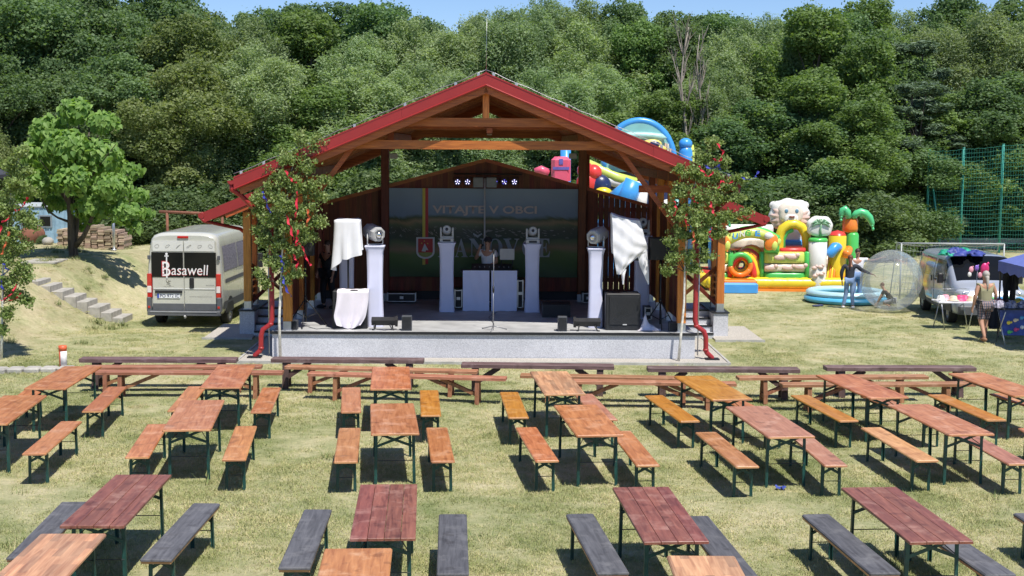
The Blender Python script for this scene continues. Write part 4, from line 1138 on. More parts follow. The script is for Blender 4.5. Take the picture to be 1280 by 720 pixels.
def spot(px, yy, h, lab, yaw=0.0):
    """big octagonal spotlight barrel in a fork"""
    x = SL(px, 350, yy).x
    t = empty('spotlight', S(x, yy, FZ+h+0.026), YAW, lab, 'spotlight', 'octagonal spotlights on front pillars')
    Mr = Matrix.Rotation(yaw, 3, 'Z') @ Matrix.Rotation(math.radians(97), 3, 'X')
    mb = MB()
    r0, r1 = 0.15, 0.175
    def octr(r, z): return [Mr @ Vector((r*math.cos(math.pi/8+math.pi/4*k), r*math.sin(math.pi/8+math.pi/4*k), z)) + Vector((0,0,0.27)) for k in range(8)]
    rings = [octr(0.10, -0.36), octr(r1, -0.30), octr(r1, 0.15), octr(r0, 0.20), octr(0.115, 0.205), octr(0.10, 0.19)]
    vs = [q for rg in rings for q in rg]; fs = []
    for i in range(5):
        for k in range(8):
            k2 = (k+1) % 8; fs.append((i*8+k, i*8+k2, (i+1)*8+k2, (i+1)*8+k))
    fs.append(tuple(range(7, -1, -1))); fs.append(tuple(40+k for k in range(8)))
    mb.add(vs, fs); mb.loc('barrel', GREYP, t)
    mb = MB(); mb.ball(Mr @ Vector((0,0,0.19)) + Vector((0,0,0.27)), 0.075, 14, 8); mb.loc('lens', CHROME, t)
    mb = MB(); 
    ux = Mr @ Vector((1,0,0)); 
    for s in (-1, 1):
        a = Vector((ux.x*s*0.19, ux.y*s*0.19, 0.27)); mb.tube([a, (a.x, a.y, 0.02)], 0.014, 6)
    mb.tube([(ux.x*0.19, ux.y*0.19, 0.02), (-ux.x*0.19, -ux.y*0.19, 0.02)], 0.014, 6); mb.loc('fork', SILV, t)
    return t
def moving_head(px, yy, h, lab):
    x = SL(px, 350, yy).x
    t = empty('moving_head_light', S(x, yy, FZ+h+0.026), YAW, lab, 'stage light', 'moving head lights on the pillars')
    mb = MB(); mb.bevbox((0,0,0.05), (0.34, 0.28, 0.10), 0.01); mb.loc('base', SILV, t)
    mb = MB(); mb.box((0, -0.142, 0.05), (0.19, 0.006, 0.05)); mb.loc('display', BLK, t)
    mb = MB(); mb.bevbox((0,0,0.125), (0.32, 0.16, 0.05), 0.01)
    for s in (-1, 1): mb.bevbox((s*0.145, 0, 0.24), (0.045, 0.13, 0.25), 0.012)
    mb.loc('yoke', SILV, t)
    mb = MB(); Mr = Matrix.Rotation(math.radians(75), 3, 'X')
    mb.lathe([(0.0,-0.17),(0.08,-0.16),(0.11,-0.09),(0.115,0.06),(0.10,0.12),(0.09,0.13),(0.085,0.11)], 18, (0,0,0.29), Mr); mb.loc('head', GREYP, t)
    mb = MB(); mb.lathe([(0.0,0.112),(0.085,0.112)], 18, (0,0,0.29), Mr); mb.loc('lens', SILV, t)
    mb = MB(); mb.ball(Mr @ Vector((0,0,0.11)) + Vector((0,0,0.29)), 0.04, 12, 6); mb.loc('lens_core', DGLASS, t)
cover_pillar(469, 0.98, 1.80, 0.36, 'bright white cover pillar standing left of the banner')
spot(469, 0.98, 1.80, 'grey octagonal spotlight on the sunlit pillar beside the cloth draped speaker', 0.55)
cover_pillar(744.5, 0.98, 1.77, 0.32, 'bright white cover pillar beside the bare black bass speaker')
spot(744.5, 0.98, 1.77, 'grey octagonal spotlight aimed left on the pillar right of the banner', -0.5)
cover_pillar(558.5, 3.75, 1.68, 0.36, 'bluish white shaded pillar left of the booth panels')
moving_head(558.5, 3.75, 1.68, 'moving head light on the shaded pillar nearest the coat of arms')
cover_pillar(665, 3.75, 1.66, 0.36, 'bluish white shaded pillar right of the booth panels')
moving_head(665.5, 3.75, 1.66, 'moving head light on the shaded pillar right of the performer')
cover_pillar(433.5, 2.3, 1.72, 0.34, 'shaded white pillar half hidden behind the left draped speaker')
cover_pillar(802, 2.6, 1.95, 0.36, 'shaded white pillar half hidden behind the right draped speaker')
moving_head(802, 2.6, 1.95, 'moving head light peeping out behind the right draped cloth')

def sub_bass(px0, px1, yy, top_py, lab, d=0.6):
    a = SL(px0, 400, yy); c = SL(px1, 400, yy); w = c.x-a.x; h = SL(px0, top_py, yy).z - FZ
    t = empty('bass_speaker', S((a.x+c.x)/2, yy+d/2, FZ), YAW, lab, 'speaker', 'bass speakers at the stage front')
    mb = MB(); mb.bevbox((0, 0, h/2), (w, d, h), 0.02); mb.loc('cabinet', BLK, t)
    mb = MB(); mb.bevbox((0.03*w, -d/2-0.010, h*0.54), (w*0.86, 0.02, h*0.76), 0.006); mb.loc('grille', GRILLE, t)
    mb = MB(); mb.box((0.05*w, -d/2-0.004, h*0.07), (w*0.84, 0.012, h*0.09)); mb.loc('port', GRILLE, t)
    mb = MB(); mb.box((0.05*w, -d/2-0.024, h*0.16), (0.09, 0.008, 0.022)); mb.loc('badge', SILV, t)
    return t, (a.x+c.x)/2, w, h
_, xL, wL, hL = sub_bass(415.5, 459, 0.50, 363.5, 'black bass speaker at the left with a pale cloth hanging over it')
_, xR, wR, hR = sub_bass(757, 800.5, 0.45, 367, 'uncovered black bass speaker at the right front of the stage')
# cloth over the left bass speaker
def smoothn(x): return x*x*(3-2*x)
t = empty('cloth', S(xL, 0.5, FZ), YAW, 'pinkish white cloth hanging over the front of the left bass speaker', 'cloth')
grid = []
for j in range(25):
    v = j/24; row = []
    for i in range(25):
        u = i/24; w = 0.70*(1 - 0.35*max(0, (v-0.75)/0.25)**1.5)
        x = (u-0.5)*w + 0.05*math.sin(v*4+0.4) + 0.03
        if v < 0.25:
            y = 0.32 - 0.40*(v/0.25); z = hL + 0.012 + 0.03*math.sin(u*9)*math.sin(v*12)
            if v > 0.2: z -= 0.02*(v-0.2)/0.05
        else:
            q = (v-0.25)/0.75
            y = -0.09 - 0.045*math.sin(u*7+q*2) - 0.035*math.sin(u*17+q*1.5)*q - 0.012*math.sin(u*31)*q; z = (hL-0.01)*(1-q)*1.0 + 0.012
            z -= 0 if q < 0.9 else 0.0
            z = max(z, 0.012 + 0.05*(1-math.cos((u-0.5)*3))*q)
            z += 0.06*abs(u-0.5)**2*q*4*0.6
        row.append((x, y, z))
    grid.append(row)
mb = MB(); mb.sheet(grid); mb.loc('cloth_sheet', CLOTHP, t)
def sol(o, th=0.006):
    md = o.modifiers.new('thickness', 'SOLIDIFY'); md.thickness = th; return o
# pole speakers under draped cloths
def draped(px, yy, z0, w, d, h, lab, labs, skew, cx_off=0.0):
    """a speaker on a pole and, as a thing of its own, the cloth thrown over it"""
    x = SL(px, 300, yy).x
    t = empty('pole_speaker', S(x, yy, FZ+z0-0.5), YAW, labs, 'speaker', 'pole speakers under cloths')
    mb = MB(); mb.bevbox((0, 0, 0.5+h/2), (w, d, h), 0.02); mb.loc('cabinet', BLK, t)
    mb = MB(); mb.tube([(0,0,0.5),(0,0,-(z0-0.5-0.88))], 0.02, 10); mb.tube([(0,0,0.5),(0,0,0.42)], 0.04, 10); mb.loc('pole', BLK, t)
    return t, x
# left
zc = 1.62
tL, xl_ = draped(435, 0.72, zc, 0.52, 0.42, 0.78, '', 'black speaker on a pole hidden under the left white cloth', 0)
c = empty('draped_cloth', S(xl_, 0.72, FZ+zc), YAW, 'white cloth draped over the pole speaker at the left of the stage', 'cloth')
def drape(par, w, d, h, outline, seed):
    """cloth box-draped over a cabinet: bottom hem height from outline(angle)"""
    grid = []; n = 56
    for j in range(20):
        v = j/19; row = []
        for i in range(n+1):
            a = 2*math.pi*i/n - math.pi/2
            cx_, sy_ = math.cos(a), math.sin(a); mxx = max(abs(cx_)**1.0, abs(sy_)*1.0)
            k = 1/ (abs(cx_)**7 + abs(sy_)**7)**(1/7)
            if v < 0.2:
                q = v/0.2; x = cx_*k*w/2*q; y = sy_*k*d/2*q; z = h + 0.012 - 0.0*q + 0.008*math.sin(a*3)*q
            else:
                q = (v-0.2)/0.8
                hem = outline(a); z = h + (hem-h)*q
                fold = 1 + (0.04 + 0.14*max(0, -0.1+(h-z)/h*0.9))*math.sin(a*7+seed)*q + 0.03*math.sin(a*17+2*q)*q + 0.05*q
                x = cx_*k*w/2*fold; y = sy_*k*d/2*fold
                if q < 0.06: x *= 1; 
            row.append((x, y, z))
        grid.append(row)
    mb = MB(); mb.sheet(grid); o = mb.loc('cloth_sheet', CLOTH, par); return o
def hemL(a):
    dx = math.cos(a); dy = -math.sin(a)
    return 0.02 - 0.10*max(0, dy) - 0.55*max(0, -dx-0.35)**1.0*1.0 + 0.10*max(0, dx)
drape(c, 0.58, 0.48, 0.80, hemL, 0.5)
# right: pulled to a peak at the upper left, long tails below
zc = 1.55
tR, xr_ = draped(786, 0.72, zc, 0.46, 0.42, 0.74, '', 'black speaker on a pole hidden under the right white cloth', 0)
c = empty('draped_cloth', S(xr_, 0.72, FZ+zc), YAW, 'white cloth with a peaked corner and long tails over the right pole speaker', 'cloth')
def P2(px, py, dy):
    q = SL(px, py, 0.72+dy); return Vector((q.x-xr_, dy, q.z-FZ-zc))
rows = [
 [(765,268,-.24),(776,272,-.27),(788,275,-.28),(800,276,-.25)],
 [(766,285,-.28),(778,286,-.31),(790,288,-.32),(804,290,-.27)],
 [(766,304,-.30),(780,304,-.34),(793,304,-.34),(808,304,-.27)],
 [(767,318,-.30),(780,319,-.36),(795,316,-.32),(810,311,-.24)],
 [(769,331,-.28),(778,332,-.36),(790,326,-.30),(805,316,-.22)],
 [(771,343,-.26),(776,343,-.34),(784,333,-.28),(796,322,-.22)],
]
def bil(rows, nu, nv, amp=0.012):
    out = []
    H_, W_ = len(rows), len(rows[0])
    for j in range(nv):
        v = j/(nv-1)*(H_-1); j0 = min(int(v), H_-2); fv = v-j0; row = []
        for i in range(nu):
            u = i/(nu-1)*(W_-1); i0 = min(int(u), W_-2); fu = u-i0
            p = [rows[j0][i0], rows[j0][i0+1], rows[j0+1][i0], rows[j0+1][i0+1]]
            q = [p[0][k]*(1-fu)*(1-fv)+p[1][k]*fu*(1-fv)+p[2][k]*(1-fu)*fv+p[3][k]*fu*fv for k in range(3)]
            w = P2(*q); w.y += amp*math.sin(i*1.1+j*0.5) + amp*0.8*math.sin(i*0.5-j*0.9)
            row.append(w)
        out.append(row)
    return out
mb = MB(); mb.sheet(bil(rows, 19, 26))
mb.sheet([[Vector((p.x, -p.y*0.9, p.z)) for p in r_] for r_ in bil(rows[:4], 13, 14)])
top = bil(rows[:2], 19, 2); back = [[Vector((p.x, -p.y*0.9, p.z)) for p in r_] for r_ in top]
mb.sheet([top[0], [Vector((p.x*0.96, 0, p.z+0.03)) for p in top[0]], back[0]])
side = bil(rows[:4], 19, 14)
for e in (0, -1):
    mb.sheet([[r_[e] for r_ in side], [Vector((r_[e].x*1.02, 0, r_[e].z)) for r_ in side], [Vector((r_[e].x, -r_[e].y*0.9, r_[e].z)) for r_ in side]])
rows2 = [[(797,318,-.22),(803,316,-.24),(809,313,-.22)], [(799,330,-.20),(804,329,-.24),(810,328,-.20)], [(804,342,-.20),(807,343,-.23),(811,343,-.20)], [(810,355,-.2),(810.6,356,-.21),(811.3,355,-.2)]]
mb.sheet(bil(rows2, 7, 12, 0.008))
rows3 = [[(776,338,-.30),(779,337,-.30),(783,336,-.28)], [(777,345,-.28),(779,346,-.3),(781,344,-.28)], [(778,355,-.28),(779,356,-.3),(780,355,-.28)]]
mb.sheet(bil(rows3, 5, 8, 0.01))
rows4 = [[(764,265.5,-.20),(768,269,-.22)], [(765,270,-.24),(770,272,-.26)]]
mb.sheet(bil(rows4, 4, 4, 0.004))
mb.loc('cloth_sheet', CLOTH, c)

def tripod(px, yy, h, lab_t, cabinet=None, lab_s=None, spread=0.42, grp='tripod speaker stands'):
    x = SL(px, 380, yy).x
    t = empty('speaker_stand', S(x, yy, FZ), YAW, lab_t, 'stand', grp)
    mb = MB(); mb.tube([(0,0,0.10),(0,0,h)], 0.020, 10); mb.loc('pole', BLK, t)
    mb = MB(); mb.tube([(0,0,0.60),(0,0,0.68)], 0.035, 10); mb.loc('collar', BLK, t)
    for k in range(3):
        a = 2.09*k + 0.5; d = Vector((math.cos(a), math.sin(a), 0))
        mb = MB(); mb.tube([Vector((0,0,0.63)), d*spread+Vector((0,0,0.015))], 0.014, 6); mb.tube([Vector((0,0,0.2)), d*spread*0.55+Vector((0,0,0.29))], 0.010, 6); mb.loc('leg', BLK, t)
    if cabinet:
        w, d_, hh = cabinet
        q = empty('speaker', S(x, yy, FZ+h), YAW, lab_s, 'speaker', 'black speakers on tripods')
        mb = MB(); mb.bevbox((0,0,hh/2), (w, d_, hh), 0.015); mb.loc('cabinet', BLK, q)
        mb = MB(); mb.bevbox((0,-d_/2-0.008,hh/2), (w*0.92, 0.016, hh*0.9), 0.006); mb.loc('grille', GRILLE, q)
tripod(825.5, 0.75, 1.56, 'black tripod stand beside the white heap of cloth at the right', (0.56, 0.36, 0.50), 'wide black speaker on the right tripod half behind the birch leaves')
tripod(382, 0.85, 1.60, 'black tripod stand at the left corner of the stage', (0.40, 0.34, 0.56), 'black speaker on the left tripod behind the birch twigs', 0.5)

# blinder bars lying on brackets
def bar_light(px0, px1, yy, lab, flip=1):
    a = SL(px0, 400, yy); c = SL(px1, 400, yy); w = c.x-a.x
    t = empty('bar_light', S((a.x+c.x)/2, yy, FZ), YAW, lab, 'stage light', 'low bar lights on the stage edge')
    M_ = Matrix.Rotation(math.radians(28), 3, 'X')
    mb = MB(); mb.box((0, 0, 0.19), (w*0.86, 0.14, 0.13), M=M_); o = mb.loc('housing', BLK, t)
    mb = MB(); mb.box((flip*w*0.46, 0, 0.19), (w*0.09, 0.17, 0.17), M=M_); mb.loc('end_cap', BLK, t)
    for s in (-1, 1):
        mb = MB(); mb.tube([(s*w*0.28, 0.03, 0.14), (s*w*0.28-0.03, -0.07, 0.11), (s*w*0.33, -0.11, 0.012), (s*w*0.40, -0.11, 0.012)], 0.016, 6); mb.tube([(s*w*0.28, 0.03, 0.14), (s*w*0.32, 0.12, 0.012)], 0.014, 6); mb.loc('bracket', BLK, t)
    for k in range(2):
        mb = MB(); mb.box((-w*0.05+k*0.1, -0.078, 0.20), (0.05, 0.006, 0.02), M=M_); mb.loc('badge', SILV, t)
bar_light(462, 497, 0.38, 'black bar light standing in front of the left bright pillar')
bar_light(717, 753, 0.36, 'black bar light standing in front of the right bright pillar', -1)
def mini(px0, px1, pt, yy, lab):
    a = SL(px0, 400, yy); c = SL(px1, 400, yy); w = c.x-a.x; h = SL(px0, pt, yy).z-FZ
    t = empty('small_speaker', S((a.x+c.x)/2, yy+0.1, FZ), YAW, lab, 'speaker', 'small boxes along the stage edge')
    mb = MB(); mb.bevbox((0,0,h/2), (w, 0.2, h), 0.008); mb.loc('cabinet', mat('charcoal_box', (0.06,0.065,0.075), rough=0.55), t)
    mb = MB(); mb.box((0,-0.103,h/2), (w*0.85, 0.006, h*0.85)); mb.loc('grille', GRILLE, t)
mini(502, 514.5, 395, 0.2, 'small dark box on the stage edge right of the left bar light')
mini(697.5, 709, 396, 0.2, 'small dark box on the stage edge left of the right bar light')
mini(836.5, 847, 403, 0.25, 'low black box at the foot of the right corner post')
mini(362, 371.5, 401, 0.25, 'low black box at the foot of the left corner post')
# cloth heap
t = empty('cloth_heap', S(SL(812, 405, 0.5).x, 0.5, FZ), YAW, 'crumpled pinkish white cloth lying beside the right bass speaker', 'cloth')
mb = MB(); rs = random.Random(3)
grid = []
for j in range(15):
    row = []
    for i in range(19):
        u = i/18-0.5; v = j/14-0.5
        hgt = 0.34*math.exp(-((u+0.2)/0.12)**2-(v/0.2)**2) + 0.12*math.exp(-((u-0.05)/0.25)**2-(v/0.3)**2)
        row.append((u*0.55, v*0.4, 0.01+hgt*(0.8+0.4*math.sin(i*2.1+j)*math.cos(j*1.7)) ))
    grid.append(row)
mb.sheet(grid); mb.loc('cloth_sheet', CLOTHP, t)
# microphone stand
t = empty('microphone_stand', S(SL(616.5, 408, 0.35).x, 0.35, FZ), YAW, 'thin chrome microphone stand at the middle of the stage front', 'microphone stand')
hm = SL(616.5, 318, 0.35).z-FZ
mb = MB(); mb.tube([(0,0,0.08),(0,0,hm*0.55)], 0.010, 8); mb.tube([(0,0,hm*0.55),(0.005,0,hm)], 0.007, 8); mb.loc('pole', mat('grey_metal', (0.3,0.3,0.31), rough=0.4, metal=0.6), t)
mb = MB(); mb.tube([(0,0,hm*0.5),(0,0,hm*0.58)], 0.022, 8); mb.loc('clutch', BLK, t)
for k in range(3):
    a = 2.09*k+0.35; d = Vector((math.cos(a), math.sin(a), 0)); mb = MB(); mb.tube([Vector((0,0,0.1)), d*0.32+Vector((0,0,0.012))], 0.011, 6); mb.loc('leg', mat('grey_metal', (0.3,0.3,0.31), rough=0.4, metal=0.6), t)
t = empty('microphone', S(SL(616.5, 408, 0.35).x, 0.35, FZ+hm), YAW, 'small dark microphone clipped on top of the chrome stand', 'microphone')
mb = MB(); mb.tube([(0,0.03,-0.03),(0,-0.02,0.07)], [0.011,0.016], 8); mb.loc('handle', BLK, t)
mb = MB(); mb.ball((0,-0.03,0.09), 0.026, 10, 8); mb.loc('grille', GRILLE, t)
# booth panels, tables, mixer, laptop
by0 = 3.85
for (a_, c_, lab) in ((578.5, 611.5, 'left one of the two white cloth covered booth panels'), (614, 646, 'right one of the two white cloth covered booth panels')):
    a = SL(a_, 380, by0); c = SL(c_, 380, by0); w = c.x-a.x; h = SL(600, 338, by0).z-FZ
    t = empty('booth_panel', S((a.x+c.x)/2, by0, FZ), YAW, lab, 'panel', 'white booth panels')
    mb = MB(); g = [[(-w/2+w*i/12, -0.025+0.006*math.sin(i*1.3+j*0.7), 0.01+(h-0.01)*j/10 - (0.01*math.sin(i) if j == 0 else 0)) for i in range(13)] for j in range(11)]
    mb.sheet(g); mb.loc('cover', CLOTHB, t)
    mb = MB(); mb.box((0, 0.01, h/2), (w*0.985, 0.05, h*0.985)); mb.loc('frame', CLOTHB, t)
xm = SL(612, 380, 4.3).x
t = empty('mixer_table', S(xm, 4.45, FZ), YAW, 'black table with mixing gear behind the white booth panels', 'table')
mb = MB(); mb.box((0,0,0.93), (1.45, 0.7, 0.04)); mb.loc('tabletop', BLK, t)
for sx_ in (-1, 1):
    for sy_ in (-1, 1):
        mb = MB(); mb.tube([(sx_*0.66, sy_*0.3, 0.0), (sx_*0.66, sy_*0.3, 0.91)], 0.02, 6); mb.loc('leg', BLK, t)
t = empty('mixing_desk', S(xm+0.05, 4.35, FZ+0.95), YAW, 'low black mixing desk on the table behind the booth', 'mixer')
mb = MB(); mb.prism([(-0.25,0),(0.25,0),(0.25,0.16),(-0.25,0.05)], (-0.5,0,0.0), (0,1,0), (0,0,1), 1.0); mb.loc('housing', BLK, t)
for k in range(8):
    mb = MB(); mb.box((-0.42+0.12*k, -0.05, 0.105), (0.02, 0.05, 0.02)); mb.loc('fader', GREYP, t)
xq = SL(634, 315, 4.2).x
t = empty('laptop_stand', S(xq, 4.3, FZ+0.95), YAW, 'small folding stand holding the laptop on the gear table', 'stand')
mb = MB()
for s in (-1, 1): mb.tube([(s*0.14, 0.08, 0.0), (s*0.14, 0.0, 0.25)], 0.009, 6); mb.tube([(s*0.14, 0.0, 0.25), (s*0.14, 0.14, 0.28)], 0.009, 6)
mb.loc('leg', BLK, t)
t = empty('laptop', S(xq, 4.3, FZ+0.95+0.285), YAW, 'grey laptop with its lid back to the audience beside the performer', 'laptop')
mb = MB(); mb.bevbox((0, 0.09, 0.012), (0.36, 0.25, 0.02), 0.004); mb.loc('keyboard', GREYP, t)
mb = MB(); mb.box((0, -0.035, 0.15), (0.36, 0.012, 0.26), M=Matrix.Rotation(math.radians(8), 3, 'X')); mb.loc('screen', GREYP, t)
# cases and boxes at the back
def road_case(px0, px1, pt, yy, lab):
    a = SL(px0, 380, yy); c = SL(px1, 380, yy); w = c.x-a.x; h = SL(px0, pt, yy).z-FZ
    t = empty('road_case', S((a.x+c.x)/2, yy+0.25, FZ), YAW, lab, 'case', 'road cases at the back of the stage')
    mb = MB(); mb.bevbox((0,0,h/2+0.03), (w, 0.5, h-0.06), 0.01); mb.loc('case_body', BLK, t)
    for sx_ in (-1, 1):
        mb = MB(); mb.box((sx_*(w/2-0.012), -0.252, h/2+0.03), (0.03, 0.012, h-0.05)); mb.loc('edge_trim', ZINC, t)
    for zz in (0.05, h-0.02):
        mb = MB(); mb.box((0, -0.254, zz), (w-0.06, 0.010, 0.022)); mb.loc('edge_trim', ZINC, t)
    mb = MB(); mb.box((0, -0.256, h*0.55), (0.09, 0.012, 0.07)); mb.loc('latch', ZINC, t)
road_case(646.5, 654, 350, 4.2, 'tall thin black case with bright edges right of the booth panels')
road_case(568, 578, 362, 4.2, 'small black case between the left shaded pillar and the booth')
road_case(484, 520, 366, 5.4, 'long low black case under the left end of the banner')
road_case(728, 742, 366, 5.4, 'black case at the back wall behind the right bright pillar')
road_case(806, 815, 384, 2.0, 'small dark case by the right side boards')
# floor wedge
t = empty('stage_monitor', S(SL(695, 385, 2.9).x, 2.9, FZ), YAW, 'black wedge monitor lying on the stage in front of the banner', 'speaker')
w = SL(713, 385, 2.9).x - SL(678, 385, 2.9).x
mb = MB(); mb.prism([(-0.22,0),(0.2,0),(0.24,0.14),(0.0,0.36),(-0.2,0.30)], (-w/2,0,0), (0,1,0), (0,0,1), w); mb.loc('cabinet', BLK, t)
mb = MB(); mb.prism([(-0.245,0.02),(-0.222,0.02),(-0.205,0.29),(-0.225,0.29)], (-w*0.45,0,0), (0,1,0), (0,0,1), w*0.9); mb.loc('grille', GRILLE, t)
# row of LED cans with lit diodes under the gable
ly = 5.9
t0 = SL(569.5, 218, ly); t1 = SL(649.5, 218, ly); zb = SL(610, 217.5, ly).z
t = empty('light_bar', S((t0.x+t1.x)/2, ly, zb), YAW, 'dark crossbar carrying six small round lamps under the gable', 'light bar')
mb = MB(); mb.tube([(-(t1.x-t0.x)/2-0.05,0,0), ((t1.x-t0.x)/2+0.05,0,0)], 0.02, 8); mb.loc('bar', BLK, t)
LEDW = mat('lit_diode', (0.62,0.60,1.0), rough=0.5, var=0.0, emit=2.2); LEDB = mat('lit_diode_blue', (0.16,0.13,0.8), rough=0.5, var=0.0, emit=1.0)
LAB6 = ['leftmost round lamp with star of lit diodes on the bar', 'second round lamp from the left on the bar', 'third round lamp, beside the floodlight', 'fourth round lamp, bluish, right of the white pole', 'fifth and bluest round lamp on the bar', 'rightmost round lamp on the bar above the banner']
for k, px in enumerate((572, 584.5, 597, 618.7, 630.5, 643)):
    q = SL(px, 227.5, ly-0.05)
    u = empty('par_lamp', S(q.x, ly-0.02, q.z), YAW, LAB6[k], 'lamp', 'round lamps on the crossbar')
    Mr = Matrix.Rotation(math.pi/2, 3, 'X')
    mb = MB(); mb.lathe([(0.0,-0.12),(0.07,-0.12),(0.095,-0.05),(0.10,0.06),(0.088,0.06),(0.08,0.045),(0,0.045)], 18, (0,0,0), Mr); mb.loc('can', BLK, u)
    mb = MB(); mb.tube([(-0.11,0,0),(-0.11,0,0.12),(0.11,0,0.12),(0.11,0,0)], 0.008, 5); mb.loc('bracket', BLK, u)
    for i in range(6):
        if i == 0: c_ = Vector((0,-0.05,0)); r_ = 0.012
        else:
            a = math.pi/2 + 2*math.pi*(i-1)/5 + (math.pi if k == 5 else 0)*0; c_ = Vector((0.05*math.cos(a), -0.05, 0.05*math.sin(a))); r_ = 0.014
        mb = MB(); mb.ball(c_, r_, 8, 5); mb.loc('diode', LEDB if (k in (3, 4) and i % 2) else LEDW, u)
q = SL(606, 228, ly-0.25)
t = empty('work_light', S(q.x, ly-0.2, q.z), YAW, 'grey twin floodlight mounted on a tall pole in front of the banner', 'floodlight')
for s in (-1, 1):
    mb = MB(); mb.bevbox((s*0.17, 0, 0), (0.27, 0.06, 0.26), 0.02); mb.loc('lamp_housing', mat('dull_grey', (0.22,0.24,0.25), rough=0.5), t)
t2 = empty('light_pole', S(q.x, ly-0.1, FZ), YAW, 'tall thin white pole running down the middle of the banner', 'pole')
mb = MB(); mb.tube([(0,0,0.05),(0,0,q.z-FZ+0.10)], 0.022, 8); mb.loc('pole', SILV, t2)
for k in range(3):
    a = 2.09*k; mb = MB(); mb.tube([(0,0,0.4),(0.3*math.cos(a),0.3*math.sin(a),0.012)], 0.012, 6); mb.loc('leg', SILV, t2)
# small fixtures on the inner rear posts
for s, px in ((-1, 492), (1, 716)):
    q = SL(px, 195, 5.9)
    u = empty('wall_spotlight', S(q.x, 5.9, q.z), YAW, 'small grey lamp fixed at the head of the %s rear post' % ('left' if s < 0 else 'right'), 'lamp')
    mb = MB(); mb.bevbox((0,0,0), (0.2, 0.14, 0.14), 0.01); mb.loc('housing', GREYP, u)
    mb = MB(); mb.tube([(0,0.07,0),(0,0.2,0.05)], 0.015, 6); mb.loc('arm', GREYP, u)
# loose cables
def cable(pts, lab):
    mb = MB(); mb.tube([S(*p) for p in pts], 0.008, 5); o = mb.build('cable', CABLE); tag(o, lab, 'cable', 'cables on the stage floor')
cable([(-3.9,0.6,FZ+0.02),(-3.7,0.35,FZ+0.012),(-3.5,0.5,FZ+0.012),(-3.3,0.3,FZ+0.012),(-3.1,0.4,FZ+0.012)], 'dark cable curling over the floor by the left tripod')
cable([(-2.4,0.4,FZ+0.012),(-2.2,0.2,FZ+0.012),(-2.0,0.35,FZ+0.012),(-1.85,0.25,FZ+0.012)], 'dark cable beside the small box near the left bar light')
cable([(0.2,0.4,FZ+0.012),(0.22,1.4,FZ+0.012),(0.1,2.6,FZ+0.012),(0.3,3.6,FZ+0.012)], 'dark cable leading back from the microphone stand to the booth')
cable([(1.6,0.5,FZ+0.012),(1.8,0.25,FZ+0.012),(2.1,0.3,FZ+0.012)], 'short dark cable left of the right bar light')
# ---------------------------------------------------------------- beer tables and benches
LEGM = mat('green_legs', (0.012,0.058,0.050), rough=0.4, var=0.3, scale=12, obvar=0.2)
ROD = mat('thin_rod', (0.05,0.06,0.055), rough=0.4, metal=0.4)
TW = {
 'orange': wood('table_orange', (0.33,0.110,0.038), (0.59,0.245,0.095), rough=0.34, worn=(0.64,0.36,0.21), obvar=0.10),
 'red':    wood('table_reddish', (0.34,0.122,0.044), (0.58,0.260,0.112), rough=0.34, worn=(0.64,0.37,0.23), obvar=0.06),
 'pink':   wood('table_pinkish', (0.31,0.120,0.068), (0.50,0.225,0.140), rough=0.36, worn=(0.56,0.34,0.25), obvar=0.08),
 'amber':  wood('table_amber', (0.40,0.150,0.022), (0.62,0.28,0.050), rough=0.32, worn=(0.66,0.38,0.14), obvar=0.06),
 'patchy': wood('table_patchy', (0.42,0.21,0.12), (0.70,0.42,0.25), rough=0.42, patch=0.85, obvar=0.05),
 'dark':   wood('table_oxblood', (0.15,0.048,0.034), (0.32,0.118,0.082), rough=0.42, worn=(0.40,0.21,0.165), obvar=0.10, patch=0.25),
 'grey':   wood('bench_grey', (0.058,0.058,0.066), (0.125,0.125,0.138), rough=0.8, worn=(0.18,0.178,0.185), obvar=0.10),
 'pine':   wood('bench_pine', (0.46,0.22,0.085), (0.72,0.42,0.19), rough=0.4, worn=(0.30,0.12,0.05), obvar=0.05),
}
EDGE = wood('worn_edge', (0.40,0.17,0.07), (0.68,0.36,0.18), rough=0.6, axis='X', obvar=0.1)
def top_mesh(w, l, th, z, y0=None, x0=0, name='tabletop'):
    mb = MB(); mb.bevbox((x0, 0, z-th/2), (w, l, th), 0.012); return mb
